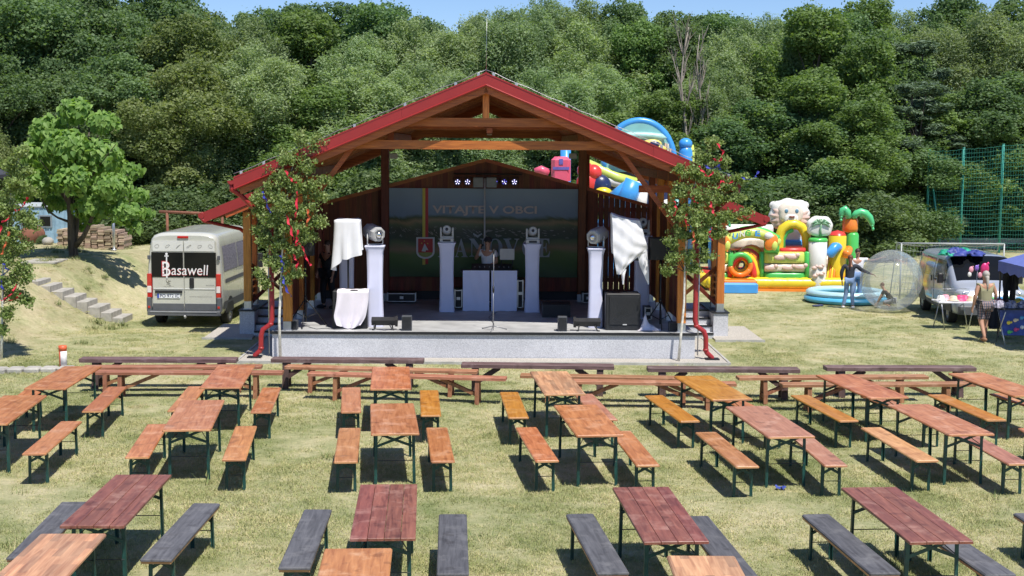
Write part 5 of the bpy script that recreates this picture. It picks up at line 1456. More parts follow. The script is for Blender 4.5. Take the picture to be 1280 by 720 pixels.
def furn_proto(kind, w, l, z, planks):
    """kind: table or bench; legs hinged near both ends, crossed flat stays between them"""
    P_ = {}
    if planks:
        edges = [-w/2, -w*0.235, w*0.02, w*0.27, w/2] if w > 0.4 else [-w/2, w/2]
        P_['plank'] = []
        for a, c in zip(edges[:-1], edges[1:]):
            mb = MB(); mb.bevbox(((a+c)/2, 0.004*math.sin(a*40), z-0.015+0.0012*math.sin(a*31)), (c-a-0.004, l, 0.03), 0.004)
            P_['plank'].append(mb)
        mb = MB()
        for s in (-1, 0, 1): mb.box((0, s*l*0.36, z-0.042), (w*0.9, 0.07, 0.02))
        P_['batten'] = [mb]
    else:
        P_['tabletop' if kind == 'table' else 'seat'] = [top_mesh(w, l, 0.03 if kind == 'table' else 0.028, z)]
        P_['end_band'] = []
        for e in (-1, 1): mb = MB(); mb.box((0, e*(l/2+0.002), z-0.016), (w-0.03, 0.010, 0.022)); P_['end_band'].append(mb)
    if kind == 'layered bench':
        mb = MB(); mb.bevbox((0, 0.004, z-0.043), (w-0.012, l-0.02, 0.026), 0.004); P_['under_board'] = [mb]; P_.pop('end_band')
    legs = []; stays = []; rods = []; diag = []
    yi = l/2 - (0.24 if kind == 'table' else 0.22)
    xt = w/2 - 0.075 if kind == 'table' else w/2 - 0.05
    xb = xt + (0.012 if kind == 'table' else 0.008)
    zt = z-0.032
    for sy in (-1, 1):
        y = sy*yi
        for sx_ in (-1, 1):
            mb = MB(); 
            mb.beam((sx_*xb, y-sy*-0.0, 0.0), (sx_*xt, y, zt), 0.042, 0.006, up=(0,1,0)); mb.beam((sx_*(xb+0.014), y-sy*0.015, 0.0), (sx_*(xt+0.018), y-sy*0.018, zt), 0.006, 0.042, up=(0,1,0))
            legs.append(mb)
        # flat stays crossing just under the top
        zs = zt - (0.20 if kind == 'table' else 0.13)
        for sx_ in (-1, 1):
            mb = MB(); mb.beam((sx_*xt, y+sy*0.008*sx_, zs), (-sx_*(xt*0.98), y+sy*0.008*sx_, zt-0.01), 0.036, 0.008, up=(0,1,0)); stays.append(mb)
        mb = MB(); zr = z*0.44; mb.tube([(-xb, y, zr), (xb, y, zr)], 0.006, 5, False); rods.append(mb)
        mb = MB()
        for sx_ in (-1, 1): mb.tube([(sx_*xt, y, zs+0.02), (sx_*xt*0.25, y-sy*0.42, zt-0.004)], 0.006, 5, False)
        rods.append(mb)
        mb = MB(); mb.box((0, y, zt-0.012), (2*xt+0.05, 0.04, 0.028)); stays.append(mb)
    P_['leg'] = legs; P_['crossed_stay'] = stays; P_['rod'] = rods
    return P_
MESHC = {}
def furn_meshes(kind, w, l, z, planks):
    key = (kind, round(w, 3), round(l, 3), round(z, 3), planks)
    if key not in MESHC:
        d = {}
        for nm, mbs in furn_proto(kind, w, l, z, planks).items():
            d[nm] = []
            for mb in mbs:
                me = bpy.data.meshes.new(nm); me.from_pydata(mb.v, [], mb.f); me.polygons.foreach_set('use_smooth', mb.smooth); me.update(); me.materials.append(None); d[nm].append(me)
        MESHC[key] = d
    return MESHC[key]
PM = {'leg': LEGM, 'crossed_stay': LEGM, 'rod': ROD, 'batten': EDGE, 'end_band': EDGE, 'under_board': EDGE}
def furniture(kind, fc, bc, col, label, w, planks=False, l=2.2, grp=None):
    """fc, bc: photo pixels of the middle of the near and of the far end of the top"""
    z = 0.77 if kind == 'table' else 0.48
    a = G(fc[0], fc[1], z); c = G(bc[0], bc[1], z)
    d = c - a; ang = math.atan2(d.y, d.x) - math.pi/2
    mid = (a+c)/2
    if kind == 'end':
        pass
    t = empty('beer_table' if kind == 'table' else 'beer_bench', (mid.x, mid.y, tzf(mid.x, mid.y)), ang, label, 'table' if kind == 'table' else 'bench', grp)
    ms = furn_meshes('layered bench' if col == 'grey' else kind, w, l, z, planks)
    for nm, lst in ms.items():
        for me in lst:
            o = bpy.data.objects.new(nm, me); COL.objects.link(o); o.parent = t
            o.material_slots[0].link = 'OBJECT'; o.material_slots[0].material = PM.get(nm, TW[col])
    if planks and col == 'dark':
        # battens only show as a pale worn band under the near edge
        pass
    t.rotation_euler.x = 0
    return t
T = 'table'; B = 'bench'
TG = 'beer tables on the lawn'; BG = 'beer benches on the lawn'
def tb(col, fl, fr, bl_, br, label, planks=False):
    fc = ((fl[0]+fr[0])/2, (fl[1]+fr[1])/2); bc = ((bl_[0]+br[0])/2, (bl_[1]+br[1])/2)
    return furniture('table', fc, bc, col, label, 0.66, planks, grp=TG)
def bn(col, fl, fr, bl_, br, label, planks=False, w=0.32):
    fc = ((fl[0]+fr[0])/2, (fl[1]+fr[1])/2); bc = ((bl_[0]+br[0])/2, (bl_[1]+br[1])/2)
    return furniture('bench', fc, bc, col, label, w, planks, grp=BG)
# nearest tables, only their far ends in view
def near_table(col, bl_, br, drift, label):
    bc = ((bl_[0]+br[0])/2, (bl_[1]+br[1])/2)
    fc = (bc[0]+drift, bc[1]+66); return furniture('table', fc, bc, col, label, 0.66, False, grp=TG)
near_table('patchy', (35,677.5), (127,677.5), -66, 'light patchwork topped table cut off by the lower left corner of the photo')
near_table('orange', (399,699), (492,699), -12, 'orange wooden table cut off by the bottom edge, in front of a dark red table')
near_table('patchy', (837,709.6), (929,709.6), 30, 'pale table of which only the far edge shows at the bottom of the photo')
# front row, dark red planked tables with grey benches
tb('dark', (81,651), (161,651), (140,598), (209.5,598), 'dark red plank table at the left of the front row, behind the patchwork table', True)
tb('dark', (438,672), (519,672), (451,606), (521,606), 'dark red four plank table behind the orange table at the bottom edge', True)
tb('dark', (803,672), (882,672), (767.5,612.5), (839,612.5), 'dark red plank table with a long crack, between two charcoal benches', True)
tb('dark', (1133,673), (1211,673), (1057,612), (1123,612), 'rightmost dark red plank table with a pale worn corner', True)
gb = lambda *a: bn('grey', *a)
gb((16,690), (51,690), (74,632), (104,632), 'charcoal bench partly hidden left of the leftmost dark red table')
gb((181,692), (220,692), (236,634), (271,634), 'charcoal bench just right of the leftmost dark red table')
gb((349,707), (388,707), (379,638), (414.6,638), 'charcoal bench left of the dark red four plank table')
gb((546,712), (586,712), (549,646), (583,646), 'charcoal bench pointing straight at the viewer, right of the four plank table')
gb((744,709), (782,709), (712,647), (743,647), 'charcoal bench left of the cracked dark red table')
gb((905,715), (944,715), (855,648), (887,648), 'charcoal bench right of the cracked dark red table, cut by its top')
gb((1082,711), (1120,711), (1007,646), (1040,646), 'charcoal bench with a shiny scuffed end left of the rightmost dark red table')
gb((1225,713), (1263,713), (1131,648), (1163,648), 'charcoal bench right of the rightmost dark red table')
gb((1368,706), (1402,706), (1276,647), (1309,647), 'charcoal bench of which only a corner shows at the right edge')
# second row
tb('orange', (-52,530), (8,530), (4,493.5), (60,493.5), 'orange table cut off by the left edge in the second row')
tb('red', (205,538), (260,538), (226,499), (282,499), 'reddish table with slanting sides, second from the left in the second row')
tb('red', (465,542), (523,542), (464.5,504), (515.5,504), 'glossy reddish orange table in line with the four plank table')
tb('orange', (721,541), (777.5,542.5), (695,507.5), (746,507.5), 'orange table right in front of the pale patchwork table')
tb('pink', (960,545), (1018,545), (911,508), (957,508), 'dull pinkish table in front of the bright amber table')
tb('red', (1184.7,541.5), (1241,541.5), (1114,506), (1160,506), 'reddish brown table behind the rightmost dark red table')
bn('red', (26,566.5), (59,566.5), (77,526.5), (101,526.5), 'glossy red orange bench near the left edge, tilted to the right')
bn('orange', (157,570), (186.5,570), (185,530.7), (209,530.7), 'worn orange bench left of the slanting reddish table')
bn('orange', (277,576), (306,576), (295,530.7), (321.5,530.7), 'pale orange bench right of the slanting reddish table')
bn('red', (418.5,576), (446,576), (424.5,535.5), (450,535.5), 'dull red bench left of the glossy reddish table')
bn('orange', (539.5,576.5), (568,576.5), (532.7,534), (559,534), 'orange bench right of the glossy reddish table')
bn('orange', (668,573), (697,573), (645,536), (673,536), 'orange bench directly in front of the small amber bench')
bn('orange', (792.5,578), (822.5,578), (765,541), (790,541), 'orange bench with its far end under the orange table beside it')
bn('red', (917,579), (943,579), (873,543), (899,543), 'glossy reddish bench left of the dull pinkish table')
bn('pink', (1027,578.5), (1056,578.5), (985,541), (1009,541), 'pinkish purple bench right of the dull pinkish table')
bn('pine', (1137.5,573), (1173,573), (1077,536), (1107,536), 'light knotty pine bench left of the reddish brown table')
bn('pink', (1251,575), (1281,575), (1190,541), (1218,541), 'pinkish bench passing under the reddish brown table at the right')
bn('orange', (1338,575), (1368,575), (1273,536), (1302,536), 'bench of which only the far corner shows at the right edge in the second row')
# third row
tb('orange', (36,482.5), (85,482.5), (76,460), (123,460), 'orange table beside the red and white pipe')
tb('orange', (252,483), (299.5,483), (271,457.5), (318.6,457.5), 'orange table reaching back to the low brown benches at the left')
tb('orange', (464,485.5), (512.7,485.5), (466.6,458.5), (510.4,458.5), 'small looking orange table standing square before the stage centre')
tb('patchy', (682,490), (727.6,490), (666,466), (708.6,466), 'pale patchwork table in the third row right of the stage centre')
tb('amber', (889.6,497), (933,496), (848.6,471.6), (890,471.6), 'bright amber table in front of the right corner of the stage')
tb('orange', (1078,493), (1128,493), (1027,471), (1072,471), 'worn orange table in front of the low brown benches at the right')
tb('orange', (1258,491), (1306,491), (1194,468.5), (1236,468.5), 'orange table cut off by the right edge in the third row')
bn('orange', (-4,512), (22,512), (29,488), (53,488), 'orange bench half hidden behind the table at the left edge')
bn('orange', (102,512.5), (130,512.5), (133.6,484), (158,484), 'orange bench right of the table beside the red and white pipe')
bn('orange', (211,511.5), (235,511.5), (235,484), (256,484), 'orange bench peeping out behind the slanting reddish table')
bn('orange', (313,513.5), (339.7,513.5), (327.6,485.4), (350.7,485.4), 'pale orange bench below the foot of the left downpipe')
bn('red', (427,514), (450.5,514), (427.8,484.4), (450,484.4), 'small dull red bench left of the square standing orange table')
bn('amber', (527,516), (550,516), (526,490), (546.7,490), 'small deep orange bench right of the square standing orange table')
bn('amber', (636,519), (658.7,519), (626,492), (648,492), 'bright amber bench alone left of the pale patchwork table')
bn('pink', (744,521), (769,521), (722,495), (742,495), 'shiny pinkish bench half behind the orange table, right of the patchwork table')
bn('amber', (846,522.5), (869,522.5), (812,497), (831,497), 'amber bench left of the bright amber table')
bn('orange', (955,524), (980,524), (902,497.5), (921,497.5), 'orange bench almost hidden behind the dull pinkish table')
bn('amber', (1041,522), (1068,522), (992.5,496.5), (1017.5,496.5), 'light amber bench left of the worn orange table')
bn('red', (1148,521), (1174,521), (1085,498), (1108,498), 'dark reddish bench behind the worn orange table')
bn('amber', (1227,522), (1252.5,522), (1163,495), (1188,495), 'light amber bench left of the orange table at the right edge')
bn('orange', (1316,518), (1340,518), (1246,495), (1270,495), 'orange bench at the right edge behind the cut off table')

# ---------------------------------------------------------------- long home-made timber benches in front of the stage
LB = wood('long_bench_brown', (0.26,0.105,0.048), (0.46,0.21,0.115), rough=0.6, axis='X', worn=(0.50,0.28,0.18), obvar=0.12)
LBL = wood('long_bench_legs', (0.22,0.09,0.04), (0.40,0.18,0.095), rough=0.65, axis='Z', obvar=0.1)
DB = wood('long_bench_dark', (0.085,0.048,0.045), (0.19,0.115,0.11), rough=0.65, axis='X', worn=(0.26,0.19,0.185), obvar=0.12)
DBL = wood('long_bench_dark_legs', (0.055,0.032,0.03), (0.12,0.07,0.065), rough=0.7, axis='Z', obvar=0.1)
def long_bench(L_, R_, z, dark, label, legin=0.42):
    a = G(L_[0], L_[1], z); c = G(R_[0], R_[1], z); d = c-a; l = d.length; ang = math.atan2(d.y, d.x); mid = (a+c)/2
    t = empty('timber_bench', (mid.x, mid.y, 0), ang, label, 'bench', 'dark long timber benches' if dark else 'brown long timber benches')
    m1, m2 = (DB, DBL) if dark else (LB, LBL)
    th = 0.075 if dark else 0.055; w = 0.30 if dark else 0.27
    mb = MB(); mb.bevbox((0, 0, z-th/2), (l, w, th), 0.008); mb.loc('seat', m1, t)
    lw = 0.12 if dark else 0.075
    for s in (-1, 1):
        x = s*(l/2-legin)
        for sy in (-1, 1):
            mb = MB(); mb.beam((x, sy*(w/2+0.005), 0), (x, sy*(w/2-0.05), z-th), lw, 0.05, up=(0,1,0)); mb.loc('leg', m2, t)
        mb = MB(); mb.box((x, 0, 0.14), (0.05, w+0.03, 0.08)); mb.loc('crossbar', m2, t)
        xi = x - s*(0.45 if dark else 0.68)
        mb = MB(); mb.beam((x-s*0.01, 0, 0.16 if not dark else z-th-0.30), (xi, 0, z-th-0.005), 0.09 if dark else 0.06, 0.12 if dark else 0.09, up=(0,1,0)); mb.loc('brace', m2, t)
    return t
long_bench((101,447), (296.5,447.5), 0.58, True, 'dark timber bench at the left, in front of the white van and the stage steps', 0.30)
long_bench((340,447), (530,448.5), 0.58, True, 'dark timber bench in front of the left half of the stage platform', 0.28)
long_bench((577,453.5), (767.5,456), 0.58, True, 'dark timber bench in front of the right half of the stage platform', 0.26)
long_bench((809,458.5), (998.5,460), 0.58, True, 'dark timber bench by the foot of the right downpipe', 0.28)
long_bench((1031,457.5), (1217.5,458), 0.58, True, 'dark timber bench at the right, nearest the trading stall', 0.30)
long_bench((104,457.5), (327.6,456.5), 0.50, False, 'upper brown bench of the pair at the left')
long_bench((117,463.5), (354,464), 0.50, False, 'lower brown bench of the pair at the left', 0.5)
long_bench((357.6,456.5), (597,463), 0.50, False, 'upper brown bench of the pair before the stage centre', 0.5)
long_bench((386,465), (633,471.5), 0.50, False, 'lower brown bench of the pair before the stage centre', 0.52)
long_bench((650.6,467.5), (889,472), 0.50, False, 'upper brown bench of the pair behind the patchwork table', 0.5)
long_bench((690,474.5), (920,478), 0.50, False, 'lower brown bench of the pair behind the patchwork table', 0.5)
long_bench((921.6,470.5), (1158,469), 0.50, False, 'upper brown bench of the pair at the right', 0.5)
long_bench((976,479), (1217,478), 0.50, False, 'lower brown bench of the pair at the right', 0.5)
# small blue scrap on the grass
p = G(976, 611, 0.02)
o = MB(); rs = random.Random(9)
g = [[(p.x-0.07+0.14*i/6, p.y-0.05+0.1*j/5, 0.02+0.05*rs.random()) for i in range(7)] for j in range(6)]
o.sheet(g); ob = o.build('paper_scrap', mat('blue_paper', (0.05,0.08,0.35), rough=0.6)); tag(ob, 'crumpled blue scrap lying on the grass under the pinkish bench', 'litter')
# ---------------------------------------------------------------- people
SKIN = mat('skin', (0.50,0.27,0.18), rough=0.55, var=0.06)
def skin_mesh(name, verts, edges, radii, material, parent, sub=2):
    me = bpy.data.meshes.new(name); me.from_pydata([tuple(v) for v in verts], edges, []); me.update()
    o = link(name, me, parent)
    md = o.modifiers.new('skin', 'SKIN'); md.branch_smoothing = 0.6
    me2 = o.data
    if not me2.skin_vertices:
        bm = bmesh.new(); bm.from_mesh(me2); bm.verts.layers.skin.verify(); bm.to_mesh(me2); bm.free()
    for i, sv in enumerate(me2.skin_vertices[0].data):
        r = radii[i]; sv.radius = r if isinstance(r, (tuple, list)) else (r, r); sv.use_root = (i == 0)
    md.use_smooth_shade = True
    s2 = o.modifiers.new('subdivision', 'SUBSURF'); s2.levels = sub; s2.render_levels = sub
    me.materials.append(material)
    return o
def person(loc, yaw, label, H=1.7, pose=None, shirt=None, sleeves='short', legs=None, leglen='long', shoes=None, hair=None, hairlen=0.05, hat=None, build=1.0, hunch=0.0, skirtr=None):
    """pose: dict of joint positions in a 1.0-high body, x to the figure's left, y forward"""
    k = H
    J = dict(pelvis=(0,0,.53), waist=(0,0,.60), chest=(0,.005,.70), neck=(0,-.005,.815), head=(0,.012,.885), crown=(0,.005,.955),
             sl=(.105,0,.785), el=(.125,-.01,.62), wl=(.13,.03,.485), sr=(-.105,0,.785), er=(-.125,-.01,.62), wr=(-.13,.03,.485),
             hl=(.048,0,.515), kl=(.052,.012,.285), al=(.052,-.005,.045), hr=(-.048,0,.515), kr=(-.052,.012,.285), ar=(-.052,-.005,.045))
    if pose: J.update(pose)
    J = {n: Vector(p)*k for n, p in J.items()}
    t = empty('person', loc, yaw, label, 'person')
    b = build
    names = ['pelvis','waist','chest','neck','head','crown','sl','el','wl','sr','er','wr','hl','kl','al','hr','kr','ar']
    rad = dict(pelvis=(.092*b,.066*b), waist=(.088*b,.062*b), chest=(.098*b,.066*b), neck=.030, head=(.042,.052), crown=(.028,.034), sl=.034*b, el=.024*b, wl=.0155, sr=.034*b, er=.024*b, wr=.0155,
               hl=.056*b, kl=.036*b, al=.021, hr=.056*b, kr=.036*b, ar=.021)
    V_ = [J[n] for n in names]; Rr = []
    for n in names:
        r = rad[n]; Rr.append((r[0]*k, r[1]*k) if isinstance(r, tuple) else (r*k, r*k))
    ix = {n: i for i, n in enumerate(names)}
    Ed = [('pelvis','waist'),('waist','chest'),('chest','neck'),('neck','head'),('head','crown'),('chest','sl'),('sl','el'),('el','wl'),('chest','sr'),('sr','er'),('er','wr'),('pelvis','hl'),('hl','kl'),('kl','al'),('pelvis','hr'),('hr','kr'),('kr','ar')]
    E_ = [(ix[a], ix[c]) for a, c in Ed]
    # hands: palm and five curled fingers of different lengths; feet
    for s, w, e in (('l','wl','el'), ('r','wr','er')):
        d = (J[w]-J[e]).normalized(); side = d.cross(Vector((0,1,0))); side = side.normalized() if side.length > .1 else Vector((1,0,0)); fw = side.cross(d).normalized()
        sgn = 1
        palm = J[w] + d*.045*k; V_.append(palm); Rr.append((.020*k,.013*k)); pi = len(V_)-1; E_.append((ix[w], pi))
        for q, (off, ln) in enumerate(((-.016,.038),(-.006,.046),(.006,.043),(.015,.034))):
            a1 = palm + d*(.030+ln*.3)*k + fw*off*k + side*0.0; a2 = a1 + (d*.7 - side*.5*(1 if s == 'l' else -1)).normalized()*ln*.55*k
            V_.append(a1); Rr.append((.0062*k,)*2); V_.append(a2); Rr.append((.005*k,)*2); E_.append((pi, len(V_)-2)); E_.append((len(V_)-2, len(V_)-1))
        th = palm - d*.010*k + fw*.026*k; th2 = th + (d+fw*.4).normalized()*.028*k
        V_.append(th); Rr.append((.008*k,)*2); V_.append(th2); Rr.append((.006*k,)*2); E_.append((pi, len(V_)-2)); E_.append((len(V_)-2, len(V_)-1))
    for s in 'lr':
        a = J['a'+s]; kn = J['k'+s]
        toe = Vector((a.x*1.1, a.y + .095*k, max(.016*k, a.z-.025*k)))
        if pose and ('t'+s) in pose: toe = J['t'+s]
        V_.append(toe); Rr.append((.022*k,.014*k)); E_.append((ix['a'+s], len(V_)-1)); J['t'+s] = toe
    skin_mesh('body', V_, E_, Rr, SKIN, t)
    def garment(name, seq, edges, grow, m_):
        vs = []; rr = []; mp_ = {}
        for n in seq:
            if isinstance(n, tuple):       # point between two joints
                a, c, f, r0 = n; vs.append(J[a].lerp(J[c], f)); rr.append((r0*k, r0*k)); mp_[n[:3]] = len(vs)-1
            else:
                r = rad[n]; r = r if isinstance(r, tuple) else (r, r); vs.append(J[n]); rr.append((r[0]*k+grow, r[1]*k+grow)); mp_[n] = len(vs)-1
        skin_mesh(name, vs, [(mp_[a], mp_[c]) for a, c in edges], rr, m_, t)
    if shirt:
        seq = ['waist','pelvis','chest','sl','sr',('chest','neck',.62,.048)]
        ed = [('waist','pelvis'),('waist','chest'),('chest','sl'),('chest','sr'),('chest',('chest','neck',.62))]
        if sleeves == 'short':
            seq += [('sl','el',.62,.034*b),('sr','er',.62,.034*b)]; ed += [('sl',('sl','el',.62)),('sr',('sr','er',.62))]
        elif sleeves is None:
            seq += [('sl','el',.10,.040*b),('sr','er',.10,.040*b)]; ed += [('sl',('sl','el',.10)),('sr',('sr','er',.10))]
        elif sleeves == 'long':
            seq += ['el','er',('el','wl',.95,.021),('er','wr',.95,.021)]; ed += [('sl','el'),('sr','er'),('el',('el','wl',.95)),('er',('er','wr',.95))]
        garment('shirt', seq, ed, 0.028*k/1.7, shirt)
    if legs:
        seq = ['pelvis','hl','hr']; ed = [('pelvis','hl'),('pelvis','hr')]
        if leglen == 'long':
            seq += ['kl','kr',('kl','al',.95,.034),('kr','ar',.95,.034)]; ed += [('hl','kl'),('hr','kr'),('kl',('kl','al',.95)),('kr',('kr','ar',.95))]
        else:
            seq += [('hl','kl',.5,.052*b),('hr','kr',.5,.052*b),('hl','kl',.98,.046*b),('hr','kr',.98,.046*b)]; ed += [('hl',('hl','kl',.5)),('hr',('hr','kr',.5)),(('hl','kl',.5),('hl','kl',.98)),(('hr','kr',.5),('hr','kr',.98))]
        garment('trousers' if leglen == 'long' else 'shorts', seq, ed, 0.016*k/1.7, legs)
    if shoes:
        for s in 'lr':
            a = J['a'+s]; toe = J['t'+s]; d = (toe-a); d.z = 0; d = d.normalized()
            c_ = a.lerp(toe, .45); ang = math.atan2(d.y, d.x)
            mb = MB(); mb.ball((c_.x, c_.y, max(.030*k, c_.z-.006*k)), (.085*k, .034*k, .030*k), 12, 8, Matrix.Rotation(ang, 3, 'Z')); mb.loc('shoe', shoes, t)
    hc = J['head'].lerp(J['crown'], .35); ax = (J['crown']-J['head']).normalized()
    Mh = ax.to_track_quat('Z', 'Y').to_matrix()
    # nose, ears, eyes, mouth
    fwd = Vector((0,1,0)) - ax*ax.y; fwd.normalize(); sd = ax.cross(fwd)
    mb = MB(); mb.ball(hc+fwd*.052*k-ax*.012*k, (.007*k,.012*k,.011*k), 8, 6); 
    for s in (-1,1): mb.ball(hc+sd*s*.046*k-ax*.01*k, (.005*k,.010*k,.016*k), 8, 6)
    mb.loc('nose_and_ears', SKIN, t)
    mb = MB()
    for s in (-1,1): mb.ball(hc+fwd*.047*k+sd*s*.018*k+ax*.006*k, .006*k, 8, 6)
    mb.ball(hc+fwd*.046*k-ax*.034*k, (.014*k,.005*k,.004*k), 8, 6); mb.loc('eyes_and_mouth', mat('dark_features', (0.06,0.03,0.025), rough=0.5), t)
    if hair:
        mb = MB(); mb.ball(hc-fwd*.010*k+ax*.016*k, (.047*k,.052*k,.052*k), 16, 10)
        if hairlen > .06:
            mb.tube([hc-fwd*.02*k, hc-fwd*.052*k-ax*.03*k, J['neck']-fwd*.045*k-Vector((0,0,.02*k)), J['neck']-fwd*.05*k-Vector((0,0,hairlen*k))], [.040*k,.026*k,.016*k,.006*k], 12)
        mb.loc('hair', hair, t)
    if hat:
        mb = MB(); mb.lathe([(.056*k,0),(.058*k,.02*k),(.050*k,.045*k),(.02*k,.058*k),(0,.060*k)], 18, hc+ax*.012*k-fwd*.004*k)
        mb.ball(hc+ax*.018*k+fwd*.062*k, (.040*k,.036*k,.005*k), 12, 6); mb.loc('cap', hat, t)
    return t, J, k
BROWNH = mat('brown_hair', (0.14,0.055,0.03), rough=0.6, var=0.2, scale=30); GREYH = mat('grey_hair', (0.42,0.39,0.35), rough=0.7, var=0.2, scale=30); DARKH = mat('dark_hair', (0.05,0.03,0.02), rough=0.6)
BLACKC = mat('black_cotton', (0.018,0.018,0.022), rough=0.9, var=0.2); WHITEC = mat('white_cotton', (0.78,0.78,0.80), rough=0.9, var=0.04)
JEAN = mat('light_denim', (0.20,0.30,0.50), rough=0.9, var=0.2, scale=9); KHAKI = mat('khaki_cotton', (0.33,0.31,0.19), rough=0.9, var=0.08); CHARC = mat('charcoal_top', (0.035,0.04,0.055), rough=0.9)
WHSH = mat('white_trainer', (0.8,0.8,0.8), rough=0.6); TAN = mat('sandal_tan', (0.30,0.15,0.08), rough=0.7)
m, nt, N, L, b = _new('plaid'); tc = N.new('ShaderNodeTexCoord')
w1 = N.new('ShaderNodeTexWave'); w1.inputs['Scale'].default_value = 5; w1.bands_direction = 'X'; w2 = N.new('ShaderNodeTexWave'); w2.inputs['Scale'].default_value = 5; w2.bands_direction = 'Z'
L.new(tc.outputs['Object'], w1.inputs[0]); L.new(tc.outputs['Object'], w2.inputs[0])
r1 = ramp(N, [(0.08,0.09,0.14),(0.62,0.62,0.62),(0.30,0.16,0.15)], [0.25,0.5,0.9]); r2 = ramp(N, [(0.35,0.37,0.42),(1,1,1),(0.75,0.7,0.7)], [0.2,0.5,0.9])
L.new(w1.outputs['Fac'], r1.inputs[0]); L.new(w2.outputs['Fac'], r2.inputs[0])
mx = N.new('ShaderNodeMix'); mx.data_type = 'RGBA'; mx.blend_type = 'MULTIPLY'; mx.inputs[0].default_value = 1; L.new(r1.outputs[0], mx.inputs[6]); L.new(r2.outputs[0], mx.inputs[7]); L.new(mx.outputs[2], b.inputs['Base Color']); b.inputs['Roughness'].default_value = 0.9
PLAID = m
# performer behind the booth: hand and microphone at the mouth
pl = S(SL(610, 340, 4.12).x, 4.12+0.75, FZ)
t, J, k = person(pl, YAW+math.pi-0.45, 'man in white t-shirt and dark cap singing into a microphone behind the booth', 1.80,
    dict(er=(-.15,.03,.63), wr=(-.09,.13,.60), el=(.17,.06,.66), wl=(.085,.125,.795)), WHITEC, 'short', CHARC, 'long', BLACKC, DARKH, .05, mat('dark_cap', (0.03,0.03,0.035), rough=0.8))
Mm = Matrix.Translation(pl) @ Matrix.Rotation(YAW+math.pi-0.45, 4, 'Z')
hp = Vector((-.075*k, .15*k, .83*k)); q = Mm @ hp
o = MB(); e0 = Mm @ Vector((.088*k, .165*k, .80*k)); e1 = Mm @ Vector((.03*k, .105*k, .87*k))
tm_ = empty('microphone', e0, 0, 'black hand microphone held to the mouth of the man in white', 'microphone')
o.tube([e0, e1], [0.012, 0.017], 10); o.build('handle', BLK, tm_)
mb = MB(); mb.ball(e1, 0.027, 12, 8); mb.build('grille', GRILLE, tm_)
# stagehand in black in the shade at the left
pl = S(SL(410, 380, 4.2).x, 4.2, FZ)
person(pl, YAW+math.pi-0.7, 'person in black clothes standing in the shade at the left side of the stage', 1.76,
    dict(el=(.15,.02,.63), wl=(.10,.10,.52), kl=(.07,.03,.285), al=(.09,0,.045), kr=(-.06,-.02,.285), ar=(-.075,-.07,.045)), BLACKC, 'short', BLACKC, 'long', BLACKC, DARKH, .05)
# woman steadying the ball
p = G(1061, 386, 0); 
person((p.x, p.y, 0), -0.1+math.radians(-8), 'woman in black long sleeved top and pale jeans with one hand on the clear ball', 1.62,
    dict(el=(.20,.05,.70), wl=(.36,.12,.635), er=(-.15,.0,.64), wr=(-.135,.03,.50), kl=(.05,.0,.285), al=(.065,-.01,.045), kr=(-.055,.01,.285), ar=(-.10,.01,.045)), CHARC, 'long', JEAN, 'long', WHSH, BROWNH, .10, None, 0.86)
p = G(1070, 379, 0)
person((p.x, p.y, 0), 0.0+math.radians(180), 'person in a white t-shirt half hidden behind the woman, reaching to the clear ball', 1.70,
    dict(er=(-.23,.06,.76), wr=(-.39,.08,.81), sr=(-.11,0,.79)), WHITEC, 'short', JEAN, 'long', WHSH, DARKH, .05)
# man walking away
p = G(1229, 427, 0)
person((p.x, p.y, 0), math.radians(12), 'man with grey ponytail in khaki vest and plaid shorts walking to the stall', 1.78,
    dict(el=(.155,-.02,.63), wl=(.16,.04,.50), er=(-.155,-.015,.63), wr=(-.16,.02,.50), kl=(.055,.06,.29), al=(.06,.06,.035), tl=(.065,.15,.014), kr=(-.055,-.01,.29), ar=(-.055,-.12,.085), tr=(-.05,-.07,.016)), KHAKI, None, PLAID, 'short', TAN, GREYH, .13, None, 1.08)
# boy crouching in the ball
p = G(1110, 386.5, 0)
BALLC = G(1113, 387.5, 0)
person((p.x+0.02, p.y+0.12, 0.03), math.radians(65), 'small boy in dark t-shirt crouching inside the clear ball', 1.18,
    dict(pelvis=(0,-.10,.20), waist=(0,-.05,.26), chest=(0,.06,.36), neck=(0,.11,.46), head=(0,.15,.53), crown=(0,.16,.60), sl=(.10,.09,.42), sr=(-.10,.09,.42), el=(.13,.17,.27), er=(-.13,.17,.27), wl=(.12,.24,.12), wr=(-.12,.24,.12),
         hl=(.05,-.10,.19), hr=(-.05,-.10,.19), kl=(.07,.10,.13), kr=(-.07,.10,.13), al=(.06,-.08,.04), ar=(-.06,-.08,.04), tl=(.06,-.01,.016), tr=(-.06,-.01,.016)), BLACKC, 'short', mat('grey_shorts', (0.35,0.36,0.4), rough=0.9), 'short', None, BROWNH, .05)

